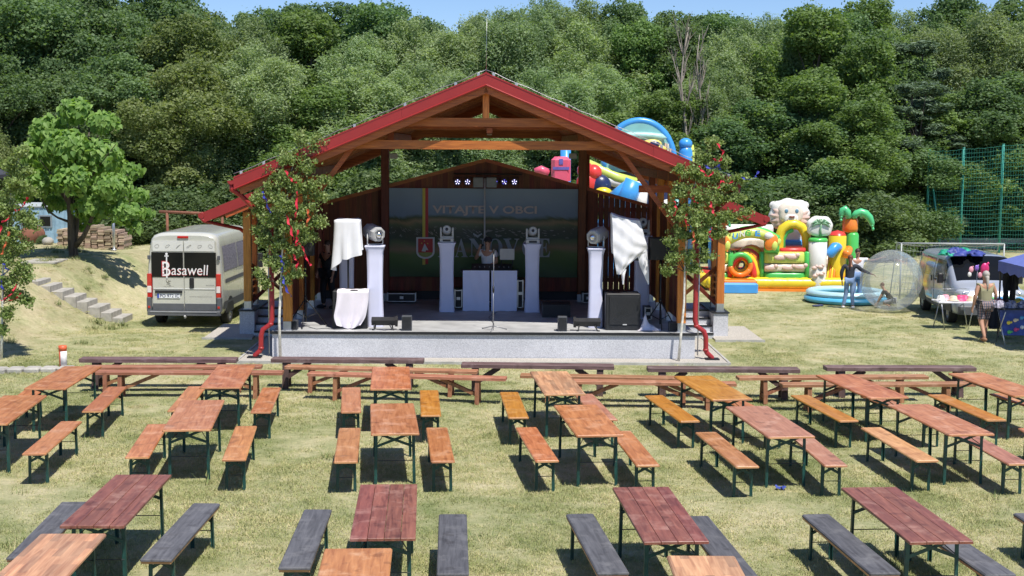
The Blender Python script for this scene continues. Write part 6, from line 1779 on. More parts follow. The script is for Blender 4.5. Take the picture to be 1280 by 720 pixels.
# ---------------------------------------------------------------- vans
def carpaint(name, col, rough=0.28):
    m = mat(name, col, rough=rough, metal=0.1, var=0.03, scale=2, coat=0.6); return m
GLASSB = mat('tinted_glass', (0.008,0.009,0.010), rough=0.12, var=0.0, spec=0.25)
RUB = mat('tyre_rubber', (0.022,0.022,0.024), rough=0.85, var=0.2)
RIM = mat('wheel_rim', (0.42,0.43,0.45), rough=0.35, metal=0.7)
TRIMG = mat('grey_bumper', (0.10,0.105,0.115), rough=0.6)
PROF = [(0.90,0.0),(0.97,0.04),(1.0,0.16),(1.0,0.36),(0.985,0.52),(0.955,0.70),(0.915,0.84),(0.875,0.925),(0.80,0.968),(0.66,0.990),(0.45,0.998),(0.22,1.0),(0.0,1.0)]
def van_section(y, w, z0, zt):
    right = [Vector((px*w, y, z0+(zt-z0)*pz)) for px, pz in PROF]
    left = [Vector((-p.x, p.y, p.z)) for p in right[:-1]]
    return left + right[::-1]          # left bottom over the roof to right bottom, 25 points
def body_at(secs, y):
    for a, c in zip(secs[:-1], secs[1:]):
        if a[0] <= y <= c[0]:
            f = (y-a[0])/(c[0]-a[0]); return tuple(a[i]*(1-f)+c[i]*f for i in range(4))
    return secs[-1] if y > secs[-1][0] else secs[0]
def van_body(secs, mat_, par, name='body'):
    ys_ = sorted(set([s[0] for s in secs] + [secs[0][0] + (secs[-1][0]-secs[0][0])*i/26 for i in range(27)]))
    grid = [van_section(*body_at(secs, y)) for y in ys_]
    mb = MB(); n = len(grid[0])
    vs = [p for r_ in grid for p in r_]
    fs = [(i*n+j, (i+1)*n+j, (i+1)*n+j+1, i*n+j+1) for i in range(len(grid)-1) for j in range(n-1)]
    mb.add(vs, fs, True)
    mb.add(grid[0], [tuple(range(n))]); mb.add(grid[-1], [tuple(range(n-1, -1, -1))])
    mb.add([grid[0][0], grid[0][-1], grid[-1][-1], grid[-1][0]], [(0,1,2,3)])
    return mb.loc(name, mat_, par)
def patch(secs, y0, y1, j0, j1, off, mat_, par, name, ny_=10, inset=0.0):
    """a piece of the skin between section points j0..j1 (fractions allowed), lifted off it"""
    grid = []
    for a in range(ny_+1):
        y = y0+(y1-y0)*a/ny_; sec = van_section(*body_at(secs, y)); row = []
        m_ = 10
        for b_ in range(m_+1):
            j = j0+(j1-j0)*b_/m_; i = min(int(j), len(sec)-2); f = j-i; row.append(sec[i].lerp(sec[i+1], f))
        grid.append(row)
    out = []
    for a in range(ny_+1):
        row = []
        for b_ in range(11):
            p = grid[a][b_]; pa = grid[min(a+1, ny_)][b_]-grid[max(a-1, 0)][b_]; pb = grid[a][min(b_+1, 10)]-grid[a][max(b_-1, 0)]
            nrm = pb.cross(pa).normalized()
            if nrm.dot(p-Vector((0, p.y, 0.9))) < 0: nrm = -nrm
            row.append(p+nrm*off)
        out.append(row)
    mb = MB(); mb.sheet(out); return mb.loc(name, mat_, par)
def wheel(par, x, y, r=0.34, w=0.22):
    s = 1 if x > 0 else -1
    M_ = Matrix.Rotation(math.pi/2*s, 3, 'Y')
    mb = MB(); mb.lathe([(r*0.62,-w/2),(r*0.93,-w/2),(r,-w/2+0.03),(r,w/2-0.03),(r*0.93,w/2),(r*0.62,w/2),(r*0.60,w/2-0.03)], 28, (x, y, r), M_); wh = mb.loc('wheel', RUB, par)
    mb = MB(); mb.lathe([(r*0.62,w/2-0.012),(r*0.55,w/2-0.035),(r*0.30,w/2-0.05),(r*0.16,w/2-0.02),(0,w/2-0.015)], 28, (x, y, r), M_)
    for k in range(7):
        a = 2*math.pi*k/7; d = M_ @ Vector((math.cos(a), math.sin(a), 0)); o_ = M_ @ Vector((0,0,w/2-0.02)); c_ = Vector((x, y, r))
        mb.beam(c_+d*r*0.12+o_, c_+d*r*0.60+o_, 0.04, 0.02, up=M_ @ Vector((0,0,1)))
    mb.loc('rim', RIM, wh)
def arch(par, x, y, r=0.42):
    s = 1 if x > 0 else -1
    pts = [(math.cos(math.pi*k/16)*r, math.sin(math.pi*k/16)*r) for k in range(17)]
    mb = MB(); mb.prism([(p[0], p[1]) for p in pts], (x-s*0.05, y, 0.34), (0,1,0) if s > 0 else (0,-1,0), (0,0,1), 0.062); mb.loc('wheel_arch', BLK, par)

# --- camper van, tail to the viewer
vp = G(187, 402.5, 0); vL = vp; vR = G(283, 401, 0)
VX = (V(184, 380, 36.2).x + V(278, 380, 36.2).x)/2
v1 = empty('parked_van', (VX, 36.2, -0.2), math.radians(-1.5), 'champagne high roofed van parked beside the stage, white lettering on black rear windows', 'van'); v1.scale = (0.98, 0.98, 1.0)
GOLD = carpaint('champagne_paint', (0.56,0.56,0.50))
GOLDL = carpaint('champagne_paint_light', (0.70,0.70,0.67))
s1 = [(0.0,0.985,0.34,2.44),(0.05,1.01,0.32,2.50),(0.25,1.02,0.32,2.52),(3.7,1.02,0.32,2.52),(4.15,1.01,0.32,2.46),(4.75,0.99,0.32,1.72),(5.0,0.96,0.32,1.28),(5.35,0.88,0.34,1.05),(5.5,0.78,0.38,0.85)]
van_body(s1, GOLD, v1)
for s in (-1, 1):
    x0 = s*0.012; x1 = s*0.855
    # door: lower panel, glass, upper panel
    def slab(z0, z1, xa, xb, th, m_, nm, par=v1, y=-0.001):
        a, c = min(xa, xb), max(xa, xb); mb = MB(); mb.bevbox(((a+c)/2, y-th/2, (z0+z1)/2), (c-a, th, z1-z0), 0.004)
        return mb.loc(nm, m_, par)
    dr = slab(0.46, 2.30, x0, x1, 0.03, GOLD, 'rear_door')
    g = slab(1.34, 2.0, s*0.018 if s < 0 else 0.018, s*0.875, 0.012, GLASSB, 'rear_window', v1, -0.031)
    slab(2.03, 2.29, x0, s*0.84, 0.010, GOLDL, 'upper_panel', v1, -0.031)
    slab(1.02, 1.05, x0, s*0.84, 0.012, GOLDL, 'door_crease', v1, -0.031)
    slab(0.47, 0.64, x0, s*0.86, 0.016, TRIMG, 'lower_cladding', v1, -0.031)
    # tail light, red over clear over red
    mb = MB(); mb.bevbox((s*0.935, -0.02, 1.12), (0.13, 0.10, 0.62), 0.012); tl = mb.loc('tail_light', mat('red_lens', (0.50,0.015,0.012), rough=0.15, coat=1.0), v1)
    mb = MB(); mb.bevbox((s*0.935, -0.074, 1.02), (0.11, 0.012, 0.17), 0.004); mb.loc('reversing_lens', mat('clear_lens', (0.75,0.68,0.66), rough=0.1, coat=1.0), tl)
    mb = MB(); mb.bevbox((s*0.945, -0.03, 1.86), (0.07, 0.06, 0.11), 0.008); mb.loc('hinge', TRIMG, v1)
    mb = MB(); mb.bevbox((s*0.95, -0.02, 0.62), (0.13, 0.14, 0.38), 0.02); mb.loc('bumper_corner', TRIMG, v1)
    mb = MB(); mb.box((s*0.945, -0.096, 0.55), (0.06, 0.008, 0.06)); mb.loc('reflector', MATS['red_lens'], v1)
mb = MB(); mb.bevbox((0, -0.06, 0.39), (1.98, 0.16, 0.12), 0.02); mb.loc('rear_bumper', TRIMG, v1)
mb = MB(); mb.box((0, -0.146, 0.43), (1.80, 0.012, 0.025)); mb.loc('bumper_step', mat('pale_trim', (0.32,0.33,0.35), rough=0.4), v1)
mb = MB(); mb.tube([(0.05,-0.05,0.30),(0.05,-0.2,0.28)], 0.02, 8); mb.ball((0.05,-0.2,0.32), 0.03, 10, 8); mb.loc('tow_bar', SILV, v1)
mb = MB(); mb.bevbox((-0.02, 0.0, 2.40), (0.30, 0.06, 0.055), 0.01); mb.loc('brake_light', MATS['red_lens'], v1)
mb = MB(); mb.bevbox((-0.42, -0.05, 0.955), (0.74, 0.04, 0.07), 0.01); mb.loc('plate_handle', BLK, v1)
mb = MB(); mb.bevbox((0.21, -0.045, 1.19), (0.12, 0.03, 0.26), 0.02); mb.loc('door_handle', BLK, v1)
mb = MB(); mb.box((-0.42, -0.045, 0.845), (0.62, 0.01, 0.125)); pl = mb.loc('number_plate', mat('plate_white', (0.80,0.82,0.86), rough=0.4), v1)
mb = MB(); mb.box((-0.705, -0.052, 0.845), (0.05, 0.004, 0.12)); mb.loc('plate_band', mat('plate_blue', (0.03,0.08,0.45), rough=0.4), pl)
PLT = mat('plate_text', (0.03,0.04,0.10), rough=0.5, var=0)
lettering('plate_letters', 'PO 972 IC', (-0.655,-0.0525,0.80), (1,0,0), (0,0,1), 0.52, 0.085, PLT, pl, 0.01, False)
LETW = mat('sticker_white', (0.82,0.82,0.82), rough=0.4, var=0); LETR = mat('sticker_red', (0.55,0.03,0.04), rough=0.4, var=0); LETG = mat('sticker_grey', (0.22,0.21,0.19), rough=0.5, var=0)
lettering('lettering', 'asawell', (-0.34,-0.0455,1.40), (1,0,0), (0.08,0,1), 0.98, 0.27, LETW, v1, 0.0, False)
lettering('lettering', 'asawell', (-0.348,-0.0445,1.388), (1,0,0), (0.08,0,1), 0.99, 0.27, LETR, v1, 0.004, False)
lettering('big_initial', 'B', (-0.58,-0.0455,1.37), (1,0,0), (0,0,1), 0.22, 0.38, LETW, v1, 0.0, False)
lettering('big_initial', 'B', (-0.60,-0.0445,1.358), (1,0,0), (0,0,1), 0.25, 0.41, LETR, v1, 0.012, False)
mb = MB(); mb.box((-0.46,-0.047,1.62), (0.035,0.003,0.62)); mb.box((-0.46,-0.047,1.90), (0.11,0.003,0.03)); mb.lathe([(0,0),(0.035,0)], 10, (-0.46,-0.0475,1.955), Matrix.Rotation(math.pi/2, 3, 'X')); mb.loc('violin_neck', LETW, v1)
mb = MB()
for z_ in (1.42, 1.50, 1.58, 1.66): mb.box((-0.55,-0.0475,z_), (0.045,0.003,0.012))
mb.loc('film_strip', LETR, v1)
lettering('maker_name', 'PEUGEOT', (-0.56,-0.0325,1.075), (1,0,0), (0,0,1), 0.28, 0.028, LETG, v1, 0, False)
mb = MB()   # rampant animal emblem, a few strokes
for a, c in (((-0.47,1.13),(-0.43,1.21)), ((-0.43,1.21),(-0.41,1.27)), ((-0.43,1.21),(-0.36,1.24)), ((-0.44,1.18),(-0.38,1.17)), ((-0.43,1.15),(-0.37,1.12)), ((-0.47,1.21),(-0.49,1.26)), ((-0.47,1.21),(-0.44,1.19))):
    mb.beam((a[0],-0.034,a[1]), (c[0],-0.034,c[1]), 0.004, 0.018, up=(0,0,1))
mb.loc('emblem', mat('emblem_metal', (0.35,0.33,0.30), rough=0.3, metal=0.7), v1)
lettering('model_badge', 'BOXER', (0.60,-0.0325,1.11), (1,0,0), (0,0,1), 0.22, 0.032, LETG, v1, 0, False)
lettering('web_address', 'www.basawell.sk', (0.14,-0.0325,0.81), (1,0,0), (0,0,1), 0.62, 0.035, LETG, v1, 0, False)
# line drawings of instruments on the upper panel
mb = MB(); rs = random.Random(2)
for k in range(6):
    cx_ = -0.72 + 0.29*k; pts = [Vector((cx_+0.06*math.cos(a*1.05+k), -0.045, 2.16+0.06*math.sin(a*1.05+k*1.7)*rs.uniform(.5,1))) for a in range(7)]
    for a, c in zip(pts[:-1], pts[1:]): mb.beam(a, c, 0.003, 0.006)
mb.loc('line_drawing', LETG, v1)
for (x, y) in ((0.90,0.95),(-0.90,0.95),(0.90,4.45),(-0.90,4.45)):
    wheel(v1, x, y); arch(v1, x*1.122, y)
patch(s1, 0.35, 1.95, 18.1, 20.0, 0.006, mat('patterned_panel', (0.20,0.19,0.24), rough=0.5, var=0.6, scale=22), v1, 'side_window')
patch(s1, 2.05, 3.5, 18.1, 20.0, 0.006, MATS['patterned_panel'], v1, 'side_window')
patch(s1, 0.2, 4.0, 22.0, 22.8, 0.010, TRIMG, v1, 'side_moulding')
patch(s1, 0.4, 3.6, 20.6, 20.9, 0.014, TRIMG, v1, 'door_rail')
patch(s1, 4.20, 4.75, 9.0, 15.0, 0.006, GLASSB, v1, 'windscreen')
for s in (-1, 1):
    mb = MB(); mb.bevbox((s*1.14, 4.3, 1.45), (0.18, 0.09, 0.42), 0.02); mb.tube([(s*1.0,4.3,1.35),(s*1.1,4.3,1.35)], 0.02, 6); mb.loc('mirror', BLK, v1)

# --- silver van of the traders, nose to the viewer
v2x = 11.62
v2 = empty('trader_van', (12.85, 40.2, 0), math.pi+math.radians(-3), 'silver van behind the stall with cloth bundles on its roof, seen from its front corner', 'van'); v2.scale = (1, 0.90, 0.97)
SIL = carpaint('silver_paint', (0.37,0.40,0.46), 0.22)
s2 = [(0.0,0.93,0.30,1.77),(0.04,0.95,0.28,1.82),(0.3,0.95,0.28,1.83),(2.9,0.95,0.28,1.84),(3.2,0.95,0.28,1.80),(3.55,0.95,0.28,1.58),(3.95,0.94,0.28,1.22),(4.05,0.94,0.28,1.16),(4.5,0.92,0.30,1.02),(4.68,0.88,0.32,0.84),(4.74,0.80,0.34,0.70)]
van_body(s2, SIL, v2)
patch(s2, 3.16, 3.98, 7.9, 16.1, 0.010, GLASSB, v2, 'windscreen', 14)
for (j0, j1) in ((4.15, 6.55), (17.45, 19.85)):
    patch(s2, 2.25, 3.40, j0, j1, 0.008, GLASSB, v2, 'door_window', 12)
    patch(s2, 0.9, 2.0, j0, j1, 0.006, mat('side_panel_silver', (0.20,0.22,0.27), rough=0.2, metal=0.5, coat=0.6), v2, 'side_panel')
    jr = (1.2, 1.5) if j0 < 12 else (22.5, 22.8)
    patch(s2, 0.5, 4.0, jr[0], jr[1], 0.014, TRIMG, v2, 'side_moulding')
for s in (-1, 1):
    for y in (2.12, 3.42, 0.75):
        mb = MB(); mb.box((s*0.952, y, 0.85), (0.006, 0.015, 0.95)); mb.loc('door_gap', BLK, v2)
    mb = MB(); mb.bevbox((s*0.965, 2.32, 1.08), (0.03, 0.16, 0.045), 0.008); mb.loc('door_handle', BLK, v2)
    mb = MB(); mb.bevbox((s*0.965, 1.90, 1.08), (0.03, 0.05, 0.16), 0.008); mb.loc('door_handle', BLK, v2)
    mb = MB(); mb.bevbox((s*1.06, 3.38, 1.20), (0.16, 0.12, 0.28), 0.03); mb.tube([(s*0.93,3.38,1.14),(s*1.03,3.38,1.14)], 0.02, 6); mb.loc('mirror', BLK, v2)
    Mh = Matrix.Rotation(s*0.35, 3, 'Z')
    mb = MB(); mb.ball((s*0.70, 4.46, 0.88), (0.22, 0.22, 0.15), 18, 10, Mh); hl = mb.loc('headlight', mat('headlight_glass', (0.55,0.58,0.60), rough=0.08, metal=0.3, coat=1.0), v2)
    mb = MB(); mb.ball((s*0.72, 4.61, 0.88), (0.075, 0.075, 0.075), 14, 8); mb.loc('reflector', CHROME, hl)
    mb = MB(); mb.tube([(s*0.05,3.98,1.20),(s*0.55,3.93,1.235)], 0.010, 5); mb.loc('wiper', BLK, v2)
mb = MB(); mb.bevbox((0, 4.66, 0.45), (1.74, 0.22, 0.26), 0.05); mb.loc('front_bumper', TRIMG, v2)
mb = MB(); mb.bevbox((0, 4.70, 0.74), (0.86, 0.06, 0.11), 0.02); mb.loc('grille', BLK, v2)
mb = MB(); mb.bevbox((0, 4.45, 1.035), (0.30, 0.08, 0.02), 0.004); mb.loc('bonnet_vent', BLK, v2)
mb = MB(); mb.prism([(0,0.07),(0.06,0),(0,-0.07),(-0.06,0)], (0, 4.78, 0.74), (-1,0,0), (0,0,1), 0.02); mb.loc('emblem', CHROME, v2)
for (x, y) in ((0.84,0.75),(-0.84,0.75),(0.84,3.85),(-0.84,3.85)):
    wheel(v2, x, y, 0.32); arch(v2, x*1.12, y, 0.40)
# bundles on the roof
def rumple(cx_, cy_, cz_, rx, ry, rz2, seed):
    rs = random.Random(seed); mb = MB(); g = []
    ph = [rs.uniform(0, 6) for _ in range(6)]
    for i in range(13):
        a = math.pi/2*i/12; row = []
        for j in range(25):
            t = 2*math.pi*j/24; f = 1+0.22*math.sin(3*t+ph[0]+i*.4)+0.13*math.sin(7*t+ph[1]-i*.7)
            z = rz2*math.cos(a)*(1+0.3*math.sin(4*t+ph[2]+i)) 
            row.append((cx_+rx*math.sin(a)*math.cos(t)*f, cy_+ry*math.sin(a)*math.sin(t)*f, cz_+max(0, z)))
        g.append(row)
    mb.sheet(g); return mb
v2top = 1.78
def onroof(px, py, rx, rz2, m_, lab, seed, D=37.3, z=v2top):
    q = V(px, py, D); mb = rumple(0, 0, 0, rx, 0.3, rz2, seed)
    t = empty('cloth_bundle', (q.x, D, z), 0, lab, 'bundle', 'bundles on the roof of the silver van'); mb.loc('cloth', m_, t)
NAVYC = mat('blue_nylon', (0.04,0.06,0.26), rough=0.55, var=0.3); GREENC = mat('green_nylon', (0.03,0.36,0.22), rough=0.55, var=0.3)
onroof(1194, 315, 0.34, 0.17, NAVYC, 'rumpled blue cloth bundle in the middle of the silver van roof', 1)
onroof(1182, 314, 0.18, 0.13, GREENC, 'small green cloth bundle at the left of the van roof', 2)
onroof(1205, 314, 0.24, 0.15, GREENC, 'green cloth lying beside the blue bundle on the van roof', 3, 37.6)
onroof(1219, 318, 0.26, 0.12, NAVYC, 'flat blue cloth at the right end of the bundles on the van roof', 4)
# ---------------------------------------------------------------- trader's stall
CHR = mat('steel_tube', (0.55,0.56,0.58), rough=0.3, metal=0.8)
TOYS = [(0.75,0.08,0.22),(0.80,0.35,0.42),(0.75,0.62,0.45),(0.80,0.78,0.75),(0.12,0.55,0.15),(0.08,0.35,0.65),(0.85,0.65,0.08)]
TOYM = [mat('toy_%s' % n, c, rough=0.5) for n, c in zip(('pink','salmon','straw','white','green','blue','yellow'), TOYS)]
D0 = 35.2
def st(px, py, dy=0): return V(px, py, D0+dy)
hx0, hx1 = V(1173, 380, D0).x, V(1222, 380, D0).x
tz0 = 0.74
t = empty('folding_table', ((hx0+hx1)/2, D0, 0), 0, 'folding table with steel legs laid out with straw and pink hats', 'table')
w = hx1-hx0
mb = MB(); mb.bevbox((0, 0.3, tz0-0.02), (w, 0.65, 0.035), 0.01); mb.loc('tabletop', mat('table_white', (0.7,0.7,0.72), rough=0.5), t)
for s in (-1, 1):
    mb = MB(); mb.tube([(s*(w/2-0.08), 0.0, tz0-0.03), (s*(w/2-0.20), 0.05, 0.0)], 0.013, 6); mb.loc('leg', CHR, t)
    mb = MB(); mb.tube([(s*(w/2-0.20), 0.55, tz0-0.03), (s*(w/2-0.06), 0.55, 0.0)], 0.013, 6); mb.loc('leg', CHR, t)
mb = MB(); mb.tube([(-w/2+0.02,0.02,tz0),(-w/2+0.02,0.02,tz0+0.27),(w/2-0.02,0.02,tz0+0.27),(w/2-0.02,0.02,tz0)], 0.008, 6); mb.tube([(-w/2+0.02,0.60,tz0),(-w/2+0.02,0.60,tz0+0.27),(w/2-0.02,0.60,tz0+0.27)], 0.008, 6); mb.loc('rail', CHR, t)
hats = [(1180,'white'),(1187,'salmon'),(1195,'straw'),(1204,'pink'),(1212,'pink'),(1218,'straw')]
for k, (px, cn) in enumerate(hats):
    x = V(px, 378, D0).x; i = ('pink','salmon','straw','white','green','blue','yellow').index(cn)
    o = MB(); M_ = Matrix.Rotation(0.2*math.sin(k*3), 3, 'X'); o.lathe([(0.17,0.0),(0.165,0.015),(0.10,0.03),(0.095,0.09),(0.07,0.125),(0,0.135)], 18, (0,0,0), M_)
    ho = o.loc('hat', TOYM[i]); ho.location = (x, D0+0.28+0.08*math.sin(k*2), tz0+0.005+(k%2)*0.012)
    tag(ho, ['white cap at the left end of the hat table', 'salmon hat beside the white one', 'straw hat in the middle of the hat table', 'bright pink hat right of the straw one', 'bright pink hat nearest to the walking man', 'straw hat at the right end of the hat table'][k], 'hat', 'hats laid out on the folding table')
# second counter behind the man
D1 = 34.0
cx0, cx1 = V(1236, 390, D1).x, V(1296, 390, D1).x
t = empty('stall_counter', ((cx0+cx1)/2, D1+0.35, 0), 0, 'stall counter with a dark cloth hanging to the grass behind the walking man', 'table')
w = cx1-cx0
mb = MB(); mb.bevbox((0, 0, 0.82), (w, 0.7, 0.03), 0.01); mb.loc('tabletop', mat('dark_cloth', (0.03,0.035,0.05), rough=0.9), t)
g = [[(-w/2+w*i/30, -0.36+0.025*math.sin(i*1.3), 0.82-0.62*j/6) for i in range(31)] for j in range(7)]
mb = MB(); mb.sheet(g); mb.loc('cloth_front', MATS['dark_cloth'], t)
for s in (-1, 1):
    mb = MB(); mb.tube([(s*(w/2-0.06), 0.3, 0.8), (s*(w/2-0.06), 0.3, 0)], 0.015, 6); mb.loc('leg', CHR, t)
cols = ['white','green','pink','blue','white','green','yellow','blue']
nm = ['folded white shirt', 'folded pale green shirt', 'small pink toy', 'folded light blue shirt', 'second folded white shirt', 'green plush toy', 'yellow toy', 'blue toy']
for k, cn in enumerate(cols):
    i = ('pink','salmon','straw','white','green','blue','yellow').index(cn); px = 1240+k*6
    x = V(px, 378, D1).x; mb = rumple(0, 0, 0, 0.13, 0.12, 0.10, 20+k); o = mb.loc('goods_item', TOYM[i]); o.location = (x, D1+0.15+0.25*(k%2), 0.836)
    tag(o, nm[k] + ' on the stall counter behind the walking man' + (', nearest to him' if k == 0 else ''), 'goods', 'goods on the stall counter')
# low display with blue cloth board and toys at the right edge
D2 = 32.8
def dp(px, py): return V(px, py, D2)
x0_, x1_ = dp(1252, 420).x, dp(1288, 420).x
t = empty('display_stand', ((x0_+x1_)/2, D2, 0), 0, 'blue cloth covered display board on crossed legs at the right edge', 'display')
mb = MB(); w = x1_-x0_; mb.box((0, 0.1, 0.50), (w, 0.03, 0.62), M=Matrix.Rotation(math.radians(-20), 3, 'X')); mb.loc('board', mat('blue_board', (0.09,0.13,0.42), rough=0.8, var=0.25), t)
for s in (-1, 1):
    mb = MB(); mb.tube([(s*(w/2), -0.25, 0), (s*(w/2), 0.35, 0.85)], 0.013, 6); mb.tube([(s*(w/2+0.01), 0.35, 0), (s*(w/2+0.01), -0.22, 0.80)], 0.013, 6); mb.loc('leg', CHR, t)
mb = MB(); mb.box((0, 0.05, 0.86), (w+0.1, 0.55, 0.03)); mb.loc('tabletop', MATS['dark_cloth'], t)
for k in range(6):
    mb = MB(); mb.ball((0,0,0), (0.05,0.035,0.05), 10, 6); mb.ball((0.06,0,0.01), (0.03,0.03,0.03), 8, 5)
    o = mb.loc('toy', TOYM[(k*3+4) % 7]); o.location = ((x0_+x1_)/2 + w*(-0.30+0.22*(k%3)), D2-0.13+0.06*(k//3)+0.02, 0.30+0.22*(k//3)+0.06*(k%3)); 
    tag(o, ['green', 'pink', 'blue', 'straw coloured', 'yellow', 'white'][k] + ' toy hanging on the ' + ('upper' if k > 2 else 'lower') + ' part of the blue board', 'toy', 'toys on the blue display board')
for k in range(3):
    mb = rumple(0, 0, 0, 0.16, 0.14, 0.14, 40+k); o = mb.loc('goods_heap', mat('mottled_goods', (0.35,0.33,0.40), rough=0.8, var=0.7, scale=25)); o.location = (x0_-0.05+0.28*k, D2+0.05, 0.877)
    tag(o, ['left', 'middle', 'right'][k] + ' heap of patterned small goods on the display stand at the right edge', 'goods', 'heaps of small goods')
# canopy
BLUEC = mat('canopy_blue', (0.13,0.17,0.46), rough=0.8, var=0.08)
cx_, cy_ = V(1248, 400, 33.9).x, 31.0
W3 = 2.9; ez = V(1247, 333, 33.9).z; pz = ez+0.95
t = empty('canopy_tent', (cx_, cy_, 0), 0, 'blue folding canopy over the stall at the right edge', 'canopy')
mb = MB()
c4 = [Vector((-0.06,-0.06,ez+0.14)), Vector((W3,-0.06,ez+0.14)), Vector((W3,W3,ez+0.14)), Vector((-0.06,W3,ez+0.14))]; pk = Vector((W3/2, W3/2, pz))
for i in range(4):
    a, c = c4[i], c4[(i+1)%4]; g = []
    for j in range(9):
        v = j/8; row = []
        for q in range(13):
            u = q/12; p = a.lerp(c, u).lerp(pk, v); p.z -= 0.09*math.sin(math.pi*v)*(0.5+math.sin(math.pi*u)*.6); row.append(p)
        g.append(row)
    mb.sheet(g)
mb.loc('roof_cloth', BLUEC, t)
for i in range(4):
    a, c = c4[i], c4[(i+1)%4]; nrm = (c-a).cross(Vector((0,0,1))).normalized(); g = []
    for j in range(4):
        g.append([a.lerp(c, q/24)+Vector((0,0,-0.26*j/3 + (0.03*math.sin(q*1.57) if j == 3 else 0)))+nrm*(0.012*math.sin(q*1.1)) for q in range(25)])
    mb = MB(); mb.sheet(g); mb.loc('valance', BLUEC, t)
for (x, y) in ((0,0),(W3-0.06,0),(W3-0.06,W3),(0,W3)):
    mb = MB(); mb.box((x, y, (ez+0.1)/2), (0.035, 0.035, ez+0.1)); mb.loc('leg', BLK, t)
mb = MB(); mb.beam((0,W3,ez-0.35), (0.55,W3,ez+0.08), 0.02, 0.02); mb.beam((0,W3,ez+0.08), (1.2,W3,ez-0.30), 0.02, 0.02); mb.beam((1.2,W3,ez-0.3), (W3,W3,ez+0.05), 0.02, 0.02); mb.loc('scissor_frame', BLK, t)
HL = ['first', 'second', 'third', 'fourth', 'fifth']
for k in range(5):
    mb = MB(); h = [0.95, 0.62, 0.85, 0.6, 1.5][k]; g = [[(0.10*(u/5-0.5)*(1+0.4*v/6), 0.03*math.sin(u*1.5+k+v), -h*v/6) for u in range(6)] for v in range(7)]
    mb.sheet(g); o = mb.loc('hanging_garment', BLACKC); o.location = (cx_+0.12+0.09*k+(0.25 if k == 4 else 0), cy_+W3-0.05+0.05*(k%2), ez+0.02); sol(o, 0.03)
    tag(o, 'black garment hanging %s from the left corner leg of the blue canopy' % HL[k], 'clothing', 'black garments hanging from the canopy')
# foil balloons
for k, (px, py, r_, i) in enumerate(((1214,337,0.06,1),(1221,335,0.055,6),(1231,336,0.11,0),(1212,343,0.05,3),(1225,344,0.055,1))):
    q = V(px, py, 34.6); mb = MB(); mb.ball((0,0,0), (r_, r_*0.5, r_*1.35), 14, 10); mb.ball((r_*0.7,0,r_*1.2), (r_*.3,r_*.2,r_*.35), 8, 6)
    o = mb.loc('foil_balloon', [TOYM[i], mat('violet_foil', (0.30,0.16,0.60), rough=0.25, metal=0.2), mat('hot_pink_foil', (0.75,0.05,0.20), rough=0.25, metal=0.2), TOYM[i], TOYM[i]][k]); o.location = q
    tag(o, ['upper salmon', 'violet', 'large hot pink', 'white', 'lowest salmon'][k] + ' foil balloon floating above the walking man', 'balloon', 'foil balloons at the stall')
q = V(1222, 336, 34.62)
mb = MB(); mb.tube([(0,0,0),(0.01,0.1,-q.z+0.86)], 0.008, 5); o = mb.loc('balloon_stick', CHR); o.location = q; tag(o, 'thin stick carrying the foil balloons above the stall', 'stick')

# ---------------------------------------------------------------- clear ball, pool
m, nt, N, L, b = _new('clear_film')
fr = N.new('ShaderNodeFresnel'); fr.inputs[0].default_value = 1.45
tr = N.new('ShaderNodeBsdfTransparent'); tr.inputs[0].default_value = (0.93,0.95,0.96,1)
gl = N.new('ShaderNodeBsdfGlossy'); gl.inputs['Roughness'].default_value = 0.06
tcx = N.new('ShaderNodeTexCoord'); nz = N.new('ShaderNodeTexNoise'); nz.inputs['Scale'].default_value = 3; L.new(tcx.outputs['Object'], nz.inputs[0])
bp = N.new('ShaderNodeBump'); bp.inputs['Strength'].default_value = 0.35; bp.inputs['Distance'].default_value = 0.05; L.new(nz.outputs['Fac'], bp.inputs['Height']); L.new(bp.outputs[0], gl.inputs['Normal'])
m1 = N.new('ShaderNodeMixShader'); mr = N.new('ShaderNodeMath'); mr.operation = 'MULTIPLY_ADD'; mr.inputs[1].default_value = 0.55; mr.inputs[2].default_value = 0.03; L.new(fr.outputs[0], mr.inputs[0])
L.new(mr.outputs[0], m1.inputs[0]); L.new(tr.outputs[0], m1.inputs[1]); L.new(gl.outputs[0], m1.inputs[2])
df = N.new('ShaderNodeBsdfDiffuse'); df.inputs[0].default_value = (0.85,0.90,0.92,1)
m2 = N.new('ShaderNodeMixShader'); m2.inputs[0].default_value = 0.13; L.new(m1.outputs[0], m2.inputs[1]); L.new(df.outputs[0], m2.inputs[2]); L.new(m2.outputs[0], N['Material Output'].inputs[0])
FILM = m
c = G(1113, 388.5, 0); rb = 0.88
t = empty('water_walking_ball', (c.x, c.y, 0.0), 0, 'big clear plastic ball with a boy inside, resting on the grass by the pool', 'ball')
mb = MB(); mb.ball((0,0,rb), rb, 40, 26); mb.loc('film', FILM, t)
mb = MB()
for k in range(2):
    a = math.pi*k/2; pts = [(rb*1.002*math.sin(u)*math.cos(a), rb*1.002*math.sin(u)*math.sin(a), rb+rb*1.002*math.cos(u)) for u in [2*math.pi*i/40 for i in range(41)]]
    mb.tube(pts, 0.004, 4, False)
M_ = Matrix.Rotation(0.9, 3, 'X'); mb.v = [tuple(M_ @ (Vector(p)-Vector((0,0,rb))) + Vector((0,0,rb))) for p in mb.v]
mb.loc('seam', mat('seam_film', (0.30,0.34,0.36), rough=0.3), t)
pc = G(1057, 377, 0)
t = empty('paddling_pool', (pc.x, pc.y, 0), 0, 'pale blue inflatable round pool behind the woman in jeans', 'pool')
PB = [mat('pool_blue', (0.10,0.45,0.70), rough=0.3, var=0.06), mat('pool_pale', (0.45,0.68,0.75), rough=0.3, var=0.06)]
